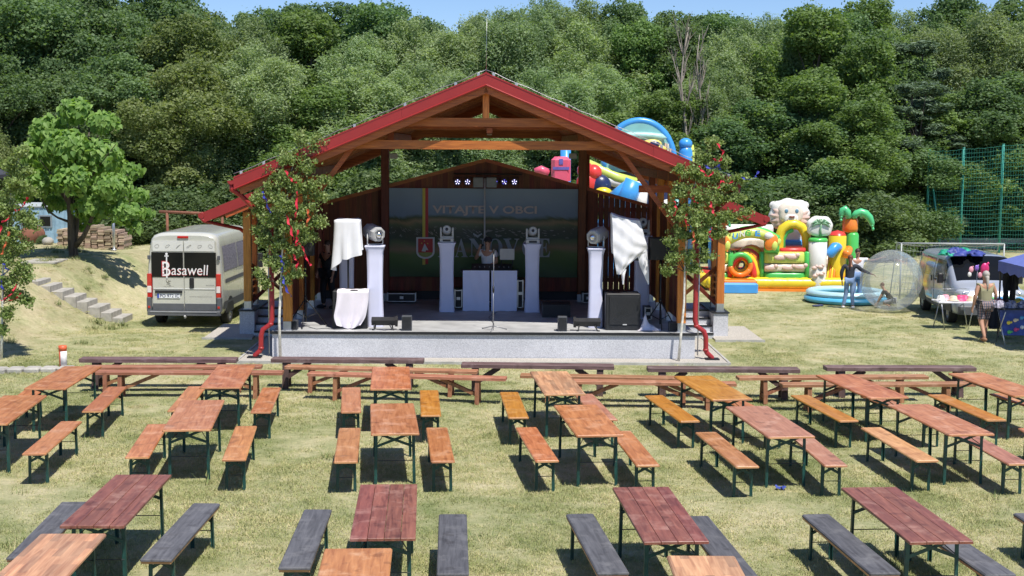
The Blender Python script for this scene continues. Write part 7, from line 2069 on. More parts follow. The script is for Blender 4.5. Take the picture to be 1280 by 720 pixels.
for k in range(2):
    mb = MB(); pts = []
    rr = 1.13-0.06*k; n = 48
    prof = [(rr+0.13*math.cos(a), 0.11+0.17*k+0.10*math.sin(a)) for a in [2*math.pi*i/12 for i in range(13)]]
    mb.lathe(prof, n); mb.loc('ring', PB[k], t)
mb = MB(); mb.lathe([(0,0.02),(1.05,0.03)], 40); mb.loc('pool_floor', PB[0], t)
mb = MB(); mb.lathe([(0,0.18),(1.02,0.18)], 40); mb.loc('pool_water', mat('pool_water', (0.12,0.35,0.42), rough=0.05, coat=1.0), t)
for k, px in enumerate((1020, 1026)):
    q = G(px, 383.5, 0); mb = MB(); mb.ball((0,0,0.03), (0.13,0.05,0.035), 12, 6); o = mb.loc('shoe', mat('navy_shoe', (0.04,0.05,0.12), rough=0.7)); o.location = (q.x, q.y+0.1*k, 0); o.rotation_euler.z = 0.4*k
    tag(o, ['left', 'right'][k] + ' dark blue shoe lying on the grass before the pool', 'shoe', 'pair of shoes on the grass')

# ---------------------------------------------------------------- bouncy castle
def vinyl(name, col): return mat(name, col, rough=0.32, var=0.07, scale=2.5, coat=0.25, bump=0.15, bscale=5)
VY = vinyl('vinyl_yellow', (0.80,0.60,0.03)); VR = vinyl('vinyl_red', (0.72,0.05,0.04)); VG = vinyl('vinyl_green', (0.08,0.50,0.10)); VO = vinyl('vinyl_orange', (0.85,0.24,0.03))
VB = vinyl('vinyl_blue', (0.06,0.32,0.75)); VL = vinyl('vinyl_lime', (0.60,0.70,0.14)); VW = vinyl('vinyl_cream', (0.78,0.76,0.70)); VN = vinyl('vinyl_navy', (0.02,0.03,0.10)); VT = vinyl('vinyl_teal', (0.25,0.52,0.50))
VP = mat('vinyl_print', (0.70,0.62,0.50), rough=0.35, var=0.35, scale=4)
VM = mat('vinyl_mane', (0.70,0.50,0.42), rough=0.35, var=0.10, scale=5)
DC = 44.6
def K(px, py, dy=0): return V(px, py, DC+dy)
t0 = K(985, 365)
CAS = empty('bouncy_castle', (t0.x, DC, 0), 0, 'large jungle themed bouncy castle with lion head, letters and palm on the grass', 'bouncy castle')
def cas(mb, name, m_): return mb.build(name, m_, CAS)
def pillow(px0, px1, py0, py1, dy, depth, m_, name, puff=0.10):
    a, c = K(px0, py1, dy), K(px1, py0, dy); w, h = c.x-a.x, c.z-a.z
    mb = MB(); n = 14; ms_ = 10
    for sgn in (-1, 1):
        g = []
        for j in range(ms_+1):
            v = j/ms_*2-1; row = []
            for i in range(n+1):
                u = i/n*2-1; e = (1-abs(u)**6)*(1-abs(v)**4)
                q = max(0, e)**0.5
                row.append(((a.x+c.x)/2+u*w/2, DC+dy+depth/2+sgn*(-1)*(0.0)+sgn*(depth/2+puff)*q*(1 if True else 0), (a.z+c.z)/2+v*h/2))
            g.append(row)
        mb.sheet(g if sgn > 0 else [r_[::-1] for r_ in g])
    return cas(mb, name, m_)
def ctube(pts, r, m_, name, n=14):
    """inflated tube with domed ends"""
    P_ = [Vector(p) for p in pts]; d0 = (P_[0]-P_[1]).normalized(); d1 = (P_[-1]-P_[-2]).normalized()
    rr = r if isinstance(r, list) else [r]*len(P_)
    pts2 = [P_[0]+d0*rr[0]*0.45, P_[0]+d0*rr[0]*0.30] + P_ + [P_[-1]+d1*rr[-1]*0.30, P_[-1]+d1*rr[-1]*0.45]
    r2 = [rr[0]*0.25, rr[0]*0.75] + rr + [rr[-1]*0.75, rr[-1]*0.25]
    mb = MB(); mb.tube(pts2, r2, n); return cas(mb, name, m_)
# base
xl, xr = K(886, 360).x, K(1074, 360).x
mb = MB(); mb.box(((xl+xr)/2, DC+2.2, 0.20), (xr-xl, 4.2, 0.40)); cas(mb, 'base_mat', VR)
n = 60
ctube([(xl+(xr-xl)*k/n, DC, 0.25) for k in range(n+1)], [0.20-(0.012 if k % 6 == 0 else 0.0) for k in range(n+1)], VY, 'base_tube')
mb = MB(); mb.box(((xl+xr)/2, DC-0.05, 0.045), (xr-xl, 0.34, 0.09)); cas(mb, 'base_skirt', VO)
ctube([(xr, DC+0.2, 0.25), (xr, DC+4.0, 0.25)], 0.20, VY, 'base_tube'); ctube([(xl, DC+0.2, 0.25), (xl, DC+4.0, 0.25)], 0.20, VY, 'base_tube')
# step
a, c = K(900.5, 364, -0.9), K(948, 352, -0.9)
mb = MB(); mb.bevbox(((a.x+c.x)/2, DC-0.55, 0.18), (c.x-a.x, 0.75, 0.32), 0.06); cas(mb, 'entry_step', VB)
mb = MB(); mb.bevbox(((a.x+c.x)/2, DC-0.50, 0.37), (c.x-a.x-0.04, 0.66, 0.09), 0.03); cas(mb, 'step_top', VO)
# front walls with two pillows and a green foot
def wall(px0, px1):
    pillow(px0, px1, 340, 350, 0.0, 0.25, VG, 'wall_foot', 0.07)
    pillow(px0, px1, 329.5, 340.5, 0.02, 0.22, VP, 'printed_pillow', 0.06)
    pillow(px0, px1, 315, 330, 0.02, 0.22, VL, 'lime_pillow', 0.07)
wall(898, 911); wall(954, 1008)
ctube([K(913,345,0.1), K(913,316,0.1)], 0.10, VG, 'green_tube'); ctube([K(952,345,0.1), K(952,316,0.1)], 0.08, VG, 'green_tube'); ctube([K(1009,347,0.1), K(1009,316,0.1)], 0.11, VG, 'green_tube')
for k, (px, py) in enumerate(((975,322),(990,321),(963,335),(985,335),(1000,334))):      # painted cubs
    q = K(px, py, -0.07); mb = MB(); mb.ball(q, (0.20,0.04,0.09), 12, 6); mb.ball(q+Vector((0.18,0,0.06)), (0.08,0.05,0.07), 10, 6); cas(mb, 'painted_animal', VM)
# crawl tunnel: striped hood and ring
for k in range(6):
    q = K(927+k*2.3, 342, 0.05+0.06*k); R_ = 0.40+0.03*k
    pts = [(q.x+R_*math.cos(a)*1.0, q.y, 0.42+R_*1.75*math.sin(a)) for a in [math.pi*i/14 for i in range(15)]]
    mb = MB(); mb.tube(pts, 0.11, 10); cas(mb, 'tunnel_hoop', [VR,VY,VO,VR,VY,VO][k])
q = K(925.5, 331, -0.12)
def ring(c_, R_, r_, m_, a0, a1, name):
    pts = [(c_.x+R_*math.cos(a), c_.y, c_.z+R_*math.sin(a)) for a in [a0+(a1-a0)*i/20 for i in range(21)]]
    mb = MB(); mb.tube(pts, r_, 10); cas(mb, name, m_)
ring(q, 0.33, 0.085, VG, 0.2, 3.3, 'entrance_ring'); ring(q, 0.33, 0.085, VO, -0.5, 0.2, 'entrance_ring'); ring(q, 0.33, 0.085, VO, 3.3, 5.8, 'entrance_ring')
q2 = K(925.5, 331, 0.10); ring(q2, 0.21, 0.06, VY, 0, 6.28, 'inner_ring')
q3 = K(925.5, 331, 0.45); ring(q3, 0.16, 0.06, VB, 0, 6.28, 'inner_ring')
# arched sign
def arcpts(px0, px1, py0, top, dy, n=14):
    out = []
    for i in range(n+1):
        u = i/n; out.append(K(px0+(px1-px0)*u, py0-(py0-top)*math.sin(math.pi*u)**0.8, dy))
    return out
ctube(arcpts(905, 972, 300, 287, 0.1), 0.13, VG, 'sign_arch'); 
mid = arcpts(905, 972, 304, 291, -0.02); ctube(mid, 0.17, VL, 'sign_band')
mb = MB()
for ch, px, m_ in (('U', 915.8, VB), ('N', 924.5, VW), ('G', 931.5, VG), ('E', 944, VB)):
    u = (px+3-905)/67; py = 304-13*math.sin(math.pi*u)**0.8
    w = (K(px+6.5, py).x-K(px, py).x); lettering('letter', ch, K(px, py+3.5, -0.21), (1,0,0), (0,0,1), w, 0.19, m_, CAS, 0.03)
lettering('letter', 'L', K(938.5, 294.2, -0.205), (1,0,0), (0,0,1), 0.10, 0.17, VL, CAS, 0.03)
for s, px in ((1, 962), (-1, 903)):
    pillow(px-7, px+13 if s > 0 else px+6, 294, 316, -0.1, 0.12, VG, 'bird_plaque', 0.06)
    q = K(px+2, 303, -0.22); mb = MB(); mb.ball(q, (0.20,0.10,0.28), 14, 8, Matrix.Rotation(0.5*s, 3, 'Y')); cas(mb, 'bird_body', VO)
    q = K(px-1, 295, -0.24); mb = MB(); mb.ball(q, (0.15,0.09,0.12), 12, 8); cas(mb, 'bird_head', VW)
    q = K(px+6, 307, -0.27); mb = MB(); mb.ball(q, (0.11,0.07,0.16), 12, 8); cas(mb, 'bird_wing', VL)
pillow(912, 960, 296, 313, 0.9, 0.3, VP, 'printed_wall', 0.1)
pillow(974, 1006, 284, 312, 1.4, 0.3, VW, 'printed_wall', 0.1); pillow(978, 1006, 300, 308, 1.2, 0.2, VB, 'blue_pillow', 0.06)
pillow(900, 968, 281, 300, 2.4, 0.3, VW, 'rear_wall', 0.1)
# yellow arch
pts = [K(974, 330, 0.5), K(973.5, 310, 0.5), K(974, 296, 0.5), K(978, 286, 0.5), K(986, 280.5, 0.5), K(994, 280, 0.5), K(1002, 284, 0.5), K(1007.5, 294, 0.5), K(1009, 308, 0.5), K(1009, 330, 0.5)]
ctube(pts, 0.155, VY, 'yellow_arch'); ctube([K(978,314,0.55), K(978,300,0.55), K(983,290,0.55), K(990,287,0.55)], 0.10, VG, 'green_trim')
ctube([K(985,277,0.55), K(995,275.5,0.55)], 0.09, VO, 'arch_crown')
ctube([K(976,313,0.2), K(1006,313,0.2)], 0.09, VR, 'red_bolster')
# lion head: a thick soft plaque with muzzle, eyes, nose and tufted mane
hc = K(986.5, 268, 0.9)
def outline(fn, n=40): return [fn(2*math.pi*i/n) for i in range(n)]
def plaque(cx_, rx, rz2, depth, m_, name, lump=0.0, y=0.0, k_=7, sq=2.6):
    mb = MB(); g = []
    for j in range(11):
        v = j/10; ph = math.pi*(v-0.5); row = []
        for i in range(49):
            a = 2*math.pi*i/48; ca, sa = math.cos(a), math.sin(a); rr = 1/((abs(ca)**sq+abs(sa)**sq)**(1/sq)); rr *= 1+lump*math.sin(k_*a+0.8)
            row.append((cx_.x+rx*rr*ca*math.cos(ph)**0.35, cx_.y+y+depth*math.sin(ph), cx_.z+rz2*rr*sa*math.cos(ph)**0.35))
        g.append(row)
    mb.sheet(g); return cas(mb, name, m_)
plaque(hc, 0.66, 0.52, 0.22, VW, 'lion_head', 0.05, 0, 8)
plaque(hc+Vector((0,-0.10,-0.10)), 0.62, 0.40, 0.20, VM, 'lion_mane', 0.10, 0, 13)
plaque(hc+Vector((0.0,-0.20,0.06)), 0.42, 0.37, 0.20, mat('vinyl_face', (0.80,0.70,0.58), rough=0.35, var=0.05), 'lion_face', 0.02)
plaque(hc+Vector((0.0,-0.34,-0.14)), 0.24, 0.18, 0.10, VW, 'lion_muzzle', 0.0)
for s in (-1, 1):
    e = hc+Vector((s*0.17,-0.37,0.14)); mb = MB(); mb.ball(e, (0.095,0.035,0.10), 12, 8); o = cas(mb, 'lion_eye', VW)
    mb = MB(); mb.ball(e+Vector((0,-0.025,-0.01)), (0.06,0.02,0.07), 12, 8); mb.build('iris', mat('iris_blue', (0.12,0.25,0.35), rough=0.3), o)
    mb = MB(); mb.ball(hc+Vector((s*0.52,0.05,0.30)), (0.14,0.10,0.13), 12, 8); cas(mb, 'lion_ear', VW)
mb = MB(); mb.ball(hc+Vector((0,-0.46,-0.06)), (0.10,0.04,0.05), 12, 8); cas(mb, 'lion_nose', mat('nose_brown', (0.28,0.12,0.10), rough=0.4))
ml_ = [hc+Vector((0.15*math.cos(a), -0.455, -0.14+0.09*math.sin(a))) for a in [math.pi+math.pi*i/10 for i in range(11)]]
mb = MB(); mb.tube(ml_, 0.012, 6); cas(mb, 'lion_mouth', MATS['nose_brown'])
# printed pillar with palm plaque
a = K(1022.5, 354, -0.1); tpz = K(1022, 300, -0.1).z
mb = MB(); rr = 0.30; mb.lathe([(0,0.1),(rr*.9,0.1),(rr,0.2),(rr*1.0,tpz*0.45),(rr*0.97,tpz*0.46),(rr,tpz*0.5),(rr,tpz-0.05),(rr*.7,tpz),(0,tpz)], 28, (a.x, DC+0.1, 0)); cas(mb, 'printed_pillar', VW)
for k, (px, py) in enumerate(((1019,345),(1027,343),(1018,335),(1026,334))):
    q = K(px, py, -0.20); mb = MB(); mb.ball(q, (0.10,0.05,0.06), 10, 6); mb.ball(q+Vector((0.07,0,0.05)), (0.05,0.045,0.05), 8, 6); cas(mb, 'painted_animal', VM)
mb = MB(); mb.lathe([(rr*1.02,tpz-0.06),(rr*1.08,tpz),(rr*0.9,tpz+0.06),(0,tpz+0.07)], 28, (a.x, DC+0.1, 0)); cas(mb, 'pillar_cap', VG)
pc2 = K(1024.5, 283, 0.1); plaque(pc2, 0.42, 0.34, 0.14, VW, 'palm_plaque', 0.03)
PALMG = vinyl('vinyl_palm', (0.18,0.36,0.20))
for k in range(7):
    a_ = math.pi*(-0.15+1.3*k/6); p1 = pc2+Vector((0.0,-0.17,0.10)); p2 = p1+Vector((0.17*math.cos(a_),0,0.10*math.sin(a_)+0.05)); p3 = p1+Vector((0.33*math.cos(a_),0,0.14*math.sin(a_)-0.05))
    mb = MB(); mb.tube([p1,p2,p3], [0.02,0.045,0.012], 8); cas(mb, 'palm_frond', PALMG)
mb = MB(); mb.tube([pc2+Vector((0.02,-0.16,0.10)), pc2+Vector((-0.01,-0.16,-0.1)), pc2+Vector((0.02,-0.14,-0.32))], [0.025,0.035,0.05], 8); cas(mb, 'palm_stem', PALMG)
# big columns at the right
def column(px, pyt, r_, m_, name, z0=0.3, dy=0.6, cap=None):
    q = K(px, pyt, dy); mb = MB(); mb.lathe([(0,z0),(r_*.9,z0),(r_,z0+0.12),(r_,q.z-0.10),(r_*.8,q.z-0.02),(0,q.z)], 28, (q.x, DC+dy, 0)); cas(mb, name, m_)
    if cap: mb = MB(); mb.lathe([(r_*.96,q.z-0.06),(r_*.75,q.z+0.04),(0,q.z+0.10)], 24, (q.x, DC+dy, 0)); cas(mb, 'column_cap', cap)
column(1047, 291.5, 0.29, VY, 'yellow_column', cap=VR); column(1066, 290, 0.20, VG, 'green_column', dy=0.9); column(1063, 271, 0.255, VO, 'orange_column', K(1063,290,1.0).z, 1.0)
ctube([K(1037,318,0.2), K(1044,309,0.2), K(1048,309,0.5)], 0.17, VB, 'blue_bolster'); ctube([K(1058,318,0.2), K(1061,312,0.6)], 0.14, VO, 'orange_bolster')
for k in range(4):
    ctube([K(1037+k*2.6,322,0.6), K(1034+k*2.6,348,0.2)], 0.035, VO if k % 2 else VY, 'climbing_bar')
def leafarm(pts, rr):
    mb = MB(); mb.tube(pts, rr, 10); cas(mb, 'palm_arm', vinyl('vinyl_bright_green', (0.10,0.55,0.22)))
    for p_, r_ in list(zip(pts, rr))[1:]:
        mb = MB(); mb.ball(Vector(p_)+Vector((0,-0.02,-r_*0.9)), (0.05,0.06,0.06), 8, 6); cas(mb, 'palm_scallop', MATS['vinyl_bright_green'])
leafarm([K(1061,273,0.8), K(1059,265,0.8), K(1056,261.5,0.8), K(1053,263,0.8), K(1051.5,268,0.8), K(1051,274,0.8)], [0.10,0.13,0.13,0.11,0.09,0.03])
leafarm([K(1065,272,0.8), K(1070,267,0.8), K(1076,265,0.8), K(1082,267,0.8), K(1087,272,0.8), K(1090,279,0.8), K(1091,285,0.8)], [0.08,0.11,0.13,0.13,0.12,0.09,0.03])
column(904, 274, 0.20, VO, 'orange_column', 0.4, 2.6); leafarm([K(906,276,2.4), K(909,270,2.4), K(911,274,2.4), K(912,281,2.4)], [0.05,0.08,0.07,0.03])
column(895, 262, 0.24, VB, 'blue_column', 0.4, 3.2)
pillow(1010, 1060, 318, 350, 2.0, 0.4, VP, 'rear_wall', 0.1)
# ---------------------------------------------------------------- tall inflatable slide behind the stage
DS = 49.0
def Q(px, py, dy=0): return V(px, py, DS+dy)
q0 = Q(790, 300)
SLD = empty('inflatable_slide', (q0.x, DS, 0), 0, 'tall blue inflatable slide with arched picture panel rising behind the stage roof', 'inflatable slide')
CAS_keep = CAS; CAS = SLD
# arched panel
def arch_panel(pxc, hw_px, top, base, depth, m_, name, dy, inset=0.0):
    c = Q(pxc, base, dy); rx = Q(pxc+hw_px, base, dy).x-c.x; h = Q(pxc, top, dy).z-c.z
    pts = [(rx*math.cos(math.pi*i/24), h*math.sin(math.pi*i/24)**0.8) for i in range(25)]
    mb = MB(); mb.prism(pts, c, (1,0,0), (0,0,1), -depth); cas(mb, name, m_)
    return c, rx, h
c, rx, h = arch_panel(799, 44, 151, 215, 0.4, VT, 'picture_panel', 0.0)
rim = [c+Vector((rx*math.cos(math.pi*i/24), 0.1, h*math.sin(math.pi*i/24)**0.8)) for i in range(25)]
mb = MB(); mb.tube(rim, 0.13, 12); cas(mb, 'panel_rim', VB)
for k in range(3):
    pts = [c+Vector((-rx*0.8+rx*1.55*u, -0.10-0.03*k, h*(0.66-0.2*k)+0.10*math.sin(u*3+k))) for u in [i/12 for i in range(13)]]
    mb = MB(); mb.tube(pts, [0.02]+[0.13]*11+[0.02], 10); cas(mb, 'panel_fold', mat('vinyl_pale_teal', (0.38,0.62,0.58), rough=0.35) if k != 1 else VW)
for k in range(12):
    hh = 0.25+0.25*abs(math.sin(k*2.3)); x = c.x+rx*(0.12+0.068*k); 
    mb = MB(); mb.box((x, c.y-0.04, c.z+h*0.30+hh/2), (0.06, 0.08, hh)); cas(mb, 'painted_tower', VM if k % 2 else VP)
# yellow painted car
q = Q(812, 186, -0.3)
mb = MB(); mb.ball(q, (0.62,0.12,0.20), 16, 8); mb.ball(q+Vector((0.08,0,0.17)), (0.36,0.11,0.17), 14, 8); cas(mb, 'painted_car', mat('vinyl_pale_yellow', (0.72,0.60,0.16), rough=0.35))
mb = MB(); mb.ball(q+Vector((0.16,-0.09,0.17)), (0.20,0.06,0.10), 12, 6); cas(mb, 'painted_window', VN)
def qtube(pts, r_, m_, name): mb = MB(); mb.tube([Q(*p) for p in pts], r_, 14); return cas(mb, name, m_)
qtube([(857,182,0.5),(857,190,0.5),(857,330,0.5)], [0.18,0.25,0.26], VB, 'side_column'); qtube([(863,181,0.6),(863,190,0.6),(863,330,0.6)], [0.12,0.16,0.16], VL, 'side_piping')
mb = MB(); mb.ball(Q(857,180,0.5), (0.25,0.25,0.22), 14, 8); cas(mb, 'column_cap', VB)
qtube([(707,182,1.0),(707,250,1.0),(707,330,1.0)], 0.19, VB, 'front_column')
mb = MB(); mb.bevbox(Q(701,211,-0.3)+Vector((0,0,0)), (0.68,0.5,0.86), 0.12); cas(mb, 'red_block', vinyl('vinyl_rose', (0.75,0.12,0.20)))
mb = MB(); mb.box(Q(701,211,-0.3)+Vector((0,-0.26,0.02)), (0.58,0.02,0.10)); mb.box(Q(701,202,-0.3)+Vector((0,-0.26,0.0)), (0.14,0.02,0.2)); cas(mb, 'blue_patch', mat('vinyl_violet', (0.14,0.12,0.40), rough=0.4))
qtube([(668,214,-0.2),(676,212.5,-0.2),(686,217,-0.2)], [0.10,0.16,0.16], MATS['vinyl_rose'], 'red_lobe')
for (px, py, r_, m_) in ((732,213,0.30,VR),(742,216,0.30,VR),(735,229,0.42,VR),(750,232,0.40,VN)):
    mb = MB(); mb.ball(Q(px,py,-0.5), (r_,0.3,r_), 16, 10); cas(mb, 'round_buffer', m_)
mb = MB(); mb.ball(Q(754,241,-0.8), (0.32,0.2,0.2), 12, 8); cas(mb, 'yellow_buffer', VY)
qtube([(731,204,0.2),(750,213,0.1),(770,222,0.0),(795,229,0.0)], 0.20, VL, 'lime_bolster'); qtube([(731,212,0.1),(752,224,0.0),(780,231,0.0),(800,232,0)], 0.16, VW, 'cream_bolster')
for k in range(4): qtube([(745+k*2,232+k*7,0.3),(805,234+k*7,0.3)], 0.22, VN, 'navy_bolster')
qtube([(765,252,-1.0),(790,232,-1.0)], [0.30,0.30], VB, 'slide_bolster'); qtube([(778,262,-1.2),(793,226,-1.2)], [0.36,0.32], VB, 'slide_bolster'); qtube([(800,262,-1.2),(803,238,-1.0)], [0.22,0.20], VW, 'slide_bolster')
for k in range(3):
    a = Q(820+k*11, 330, 0.2+k*0.3); mb = MB(); mb.lathe([(0.2,0),(0.2,2.6),(0.12,2.75),(0,2.78)], 16, (a.x, DS+0.2, 0)); cas(mb, 'side_column', [VB,VW,VT][k])
mb = MB(); mb.box((Q(770,300).x, DS+2.4, 0.9), (4.6, 4.0, 1.8)); cas(mb, 'slide_body', VB)
mb = MB(); mb.box((Q(799,300).x, DS+0.8, 2.3), (2.2, 1.0, 3.2)); cas(mb, 'tower_body', VN)
CAS = CAS_keep

# ---------------------------------------------------------------- ball-stop fence and goal
FG = mat('fence_green', (0.06,0.33,0.27), rough=0.45); NETG = mat('net_green', (0.05,0.27,0.21), rough=0.7)
DF = 61.5
fz = {}
posts = [(1162,188),(1205,185.5),(1254.5,181),(1300,177)]
t = empty('ball_stop_fence', (V(1162,300,DF).x, DF, 0), 0, 'tall green mesh fence on steel posts behind the silver van', 'fence')
tops = []
for px, py in posts:
    q = V(px, py, DF); tops.append(q); mb = MB(); mb.tube([(q.x,DF,0),(q.x,DF,q.z)], 0.055, 10); po = mb.build('post', FG, t)
    mb = MB(); mb.tube([(q.x,DF,q.z),(q.x,DF,q.z+0.04)], 0.062, 10); mb.build('post_cap', FG, po)
q = V(1163, 206, DF); q2 = V(1184, 302, DF-1.2); mb = MB(); mb.tube([(q.x, DF, q.z), (q2.x, DF-0.3, 0.1)], 0.045, 8); mb.build('brace', FG, t)
for i in range(3):
    a, c = tops[i], tops[i+1]; w = c.x-a.x; mb = MB()
    nv_ = int(w/0.115)
    for k in range(nv_+1):
        x = a.x+w*k/nv_; zt = a.z+(c.z-a.z)*k/nv_ - 0.05 - 0.05*math.sin(k*0.9)**2
        pts = [(x+0.02*math.sin(z*2+k*.3), DF-0.06+0.03*math.sin(z*1.3+k*.5), z) for z in (0.05, zt*0.33, zt*0.66, zt)]
        mb.tube(pts, 0.0075, 3, False, False)
    nh = 26
    for k in range(nh):
        pts = [(a.x+w*u, DF-0.06+0.03*math.sin(u*9+k), 0.08+(a.z+(c.z-a.z)*u-0.12)*k/(nh-1) - 0.03*math.sin(math.pi*u)+0.015*math.sin(u*22+k*2)) for u in [j/8 for j in range(9)]]
        mb.tube(pts, 0.0085, 3, False, False)
    mb.build('net', NETG, t, kind='stuff')
WHP = mat('white_paint', (0.40,0.42,0.41), rough=0.4, var=0.08)
DG = 42.5
ga, gb_ = V(1127, 305, DG), V(1255.5, 304, DG)
gzt = (ga.z+gb_.z)/2
t = empty('football_goal', ((ga.x+gb_.x)/2, DG, 0), 0, 'white framed goal with net standing behind the silver van', 'goal')
for nm_, p0, p1 in (('post', (ga.x,DG,0), (ga.x,DG,gzt)), ('post', (gb_.x,DG,0), (gb_.x,DG,gzt)), ('crossbar', (ga.x,DG,gzt), (gb_.x,DG,gzt))):
    mb = MB(); mb.tube([p0, p1], 0.024, 8); mb.build(nm_, WHP, t)
for x in (ga.x, gb_.x):
    mb = MB(); mb.tube([(x,DG,gzt),(x,DG+0.5,gzt-0.02),(x,DG+1.1,0)], 0.018, 6); mb.build('back_stay', WHP, t)
mb = MB()
for k in range(30):
    x = ga.x+(gb_.x-ga.x)*k/29; mb.tube([(x,DG+0.05,gzt-0.03),(x,DG+0.5,gzt-0.12),(x,DG+1.1,0.03)], 0.006, 3, False, False)
for k in range(14):
    v = k/13; y = DG+0.05+1.05*v; z = gzt-0.03-0.1*v-(gzt-0.16)*max(0,(v-0.4)/0.6); mb.tube([(ga.x+(gb_.x-ga.x)*u, y, z-0.06*math.sin(math.pi*u*2)**2) for u in [j/10 for j in range(11)]], 0.006, 3, False, False)
mb.build('net', mat('net_white', (0.45,0.47,0.45), rough=0.8), t, kind='stuff')
# low concrete wall seen beyond the pitch
p0, p1 = V(1125, 305, 64), V(1300, 305, 64)
mb = MB(); mb.box(((p0.x+p1.x)/2, 64, 0.25), (p1.x-p0.x+4, 0.2, 0.5)); o = mb.loc('low_wall', CONC); tag(o, 'low grey concrete wall running under the mesh fence', 'wall')

# ---------------------------------------------------------------- left bank: steps, wagon, firewood, posts
t = empty('garden_steps', G(130, 400, 0), 0, 'concrete block steps climbing the grass bank at the left', 'steps')
STEPC = mat('step_concrete', (0.40,0.38,0.34), rough=0.95, var=0.2, scale=6, bump=0.5, bscale=40)
SB = [(132,153,396,400.5),(114,139,389.5,399),(97,124.5,382.5,392),(80,108,376,385.5),(65,94,369.5,379.5),(50.5,78,363,372.5),(42.6,62.5,356,366),(29,47.6,350,359.5)]
for k, (x0, x1, y0, y1) in enumerate(SB):
    D = 36.75-0.11*k; a = V(x0, y1, D); c = V(x1, y0, D); zt = c.z-0.03
    mb = MB(); mb.bevbox(((a.x+c.x)/2, D+0.5, (zt+a.z-0.12)/2), (c.x-a.x, 1.0, zt-a.z+0.12), 0.012, rz=0.01*math.sin(k*5)); mb.build('step', STEPC, t)
# kerb stones in the grass at the left
t = empty('stone_edging', G(40, 464, 0), 0, 'row of pale kerb stones lying in the grass behind the left tables', 'edging')
for k in range(5):
    px0 = -14+21*k; a = G(px0, 467-0.4*k, 0.0); c = G(px0+20, 466.6-0.4*k, 0.0)
    mb = MB(); mb.bevbox(((a.x+c.x)/2, a.y+0.18, 0.03), (c.x-a.x, 0.34, 0.13), 0.03, rz=0.02*math.sin(k*7)); mb.build('stone', STEPC, t)
# red and white pipe
a = G(79, 462, 0)
t = empty('marker_pipe', (a.x, a.y, 0), 0.0, 'orange and white plastic pipe standing upright in the grass', 'pipe')
OP = mat('orange_plastic', (0.72,0.13,0.05), rough=0.45, var=0.15); 
mb = MB(); mb.tube([(0,0,0),(0,0,0.45)], 0.075, 16); mb.loc('pipe', OP, t)
mb = MB(); mb.tube([(0,0,0.40),(0,0,0.50)], 0.083, 16); mb.loc('collar', OP, t)
mb = MB(); mb.tube([(0.012,-0.008,0.08),(0.012,-0.008,0.39)], 0.074, 16); mb.loc('white_band', mat('white_plastic', (0.75,0.72,0.72), rough=0.5), t)
# blue wagon
DWg = 53.0
a, c = V(14, 259, DWg), V(83.5, 259, DWg)
t = empty('site_wagon', ((a.x+c.x)/2, DWg, 0), 0, 'old light blue metal site wagon behind the leafy tree', 'wagon')
WB = mat('wagon_blue', (0.26,0.40,0.50), rough=0.6, var=0.25, scale=3, bump=0.2, bscale=8)
w = c.x-a.x; zt = (a.z+c.z)/2
mb = MB(); mb.bevbox((0, 1.2, (zt+0.2)/2), (w, 2.4, zt-0.2), 0.04); mb.loc('body', WB, t)
mb = MB(); mb.bevbox((0, 1.2, zt+0.04), (w+0.12, 2.5, 0.08), 0.02); mb.loc('roof', mat('wagon_roof', (0.42,0.46,0.48), rough=0.6), t)
for k in range(11):
    mb = MB(); mb.box((-w/2+0.08+(w-0.16)*k/10, -0.015, (zt+0.2)/2), (0.03, 0.03, zt-0.3)); mb.loc('rib', WB, t)
for (p0, p1) in (((28,283),(41,269)), ((50.5,283),(64,270))):
    u, v_ = V(p0[0], p0[1], DWg), V(p1[0], p1[1], DWg); cxx = (u.x+v_.x)/2-(a.x+c.x)/2; czz = (u.z+v_.z)/2
    mb = MB(); mb.bevbox((cxx, -0.03, czz), (v_.x-u.x+0.08, 0.05, v_.z-u.z+0.08), 0.01); f = mb.loc('window', mat('window_frame', (0.20,0.24,0.27), rough=0.5), t)
    mb = MB(); mb.box((cxx, -0.06, czz), (v_.x-u.x-0.04, 0.012, v_.z-u.z-0.04)); mb.loc('pane', GLASSB, f)
# rusty tank
q = V(33, 288, 46.5)
t = empty('rusty_tank', (q.x, 46.5, tzf(q.x, 46.5)), 0, 'round rusty tank lying in front of the blue wagon', 'tank')
zz = 0.30
mb = MB(); mb.lathe([(0,-0.08),(0.2,-0.05),(0.29,0.0),(0.30,0.06),(0.30,1.0)], 26, (0,0,max(0.3,zz)), Matrix.Rotation(-math.pi/2, 3, 'X')); mb.loc('shell', mat('rust', (0.22,0.09,0.055), rough=0.85, var=0.3), t)
# pale block
q = V(60, 301, 45.5); gz = tzf(q.x, 45.5)
mb = MB(); mb.ball((0,0,0.12), (0.20,0.2,0.15), 7, 5); o = mb.loc('boulder', STEPC); o.location = (q.x, 45.5, gz); tag(o, 'pale rough stone lying left of the stacked firewood', 'stone')
q = V(52, 290, 46); o = link('shrub', CROWN['bus1'][0]); o.location = (q.x, 46, tzf(q.x,46)-0.1); o.scale = (0.13,0.13,0.11); tag(o, 'low green weeds growing in front of the blue wagon', 'shrub')
# flat slab
q = G(56, 328, 1.22); mb = MB(); mb.bevbox((0,0,0), (0.95,1.2,0.05), 0.01); o = mb.loc('concrete_slab', STEPC); o.location = (q.x, q.y, tzf(q.x, q.y)+0.0); tag(o, 'flat grey slab lying on the bank above the block steps', 'slab')
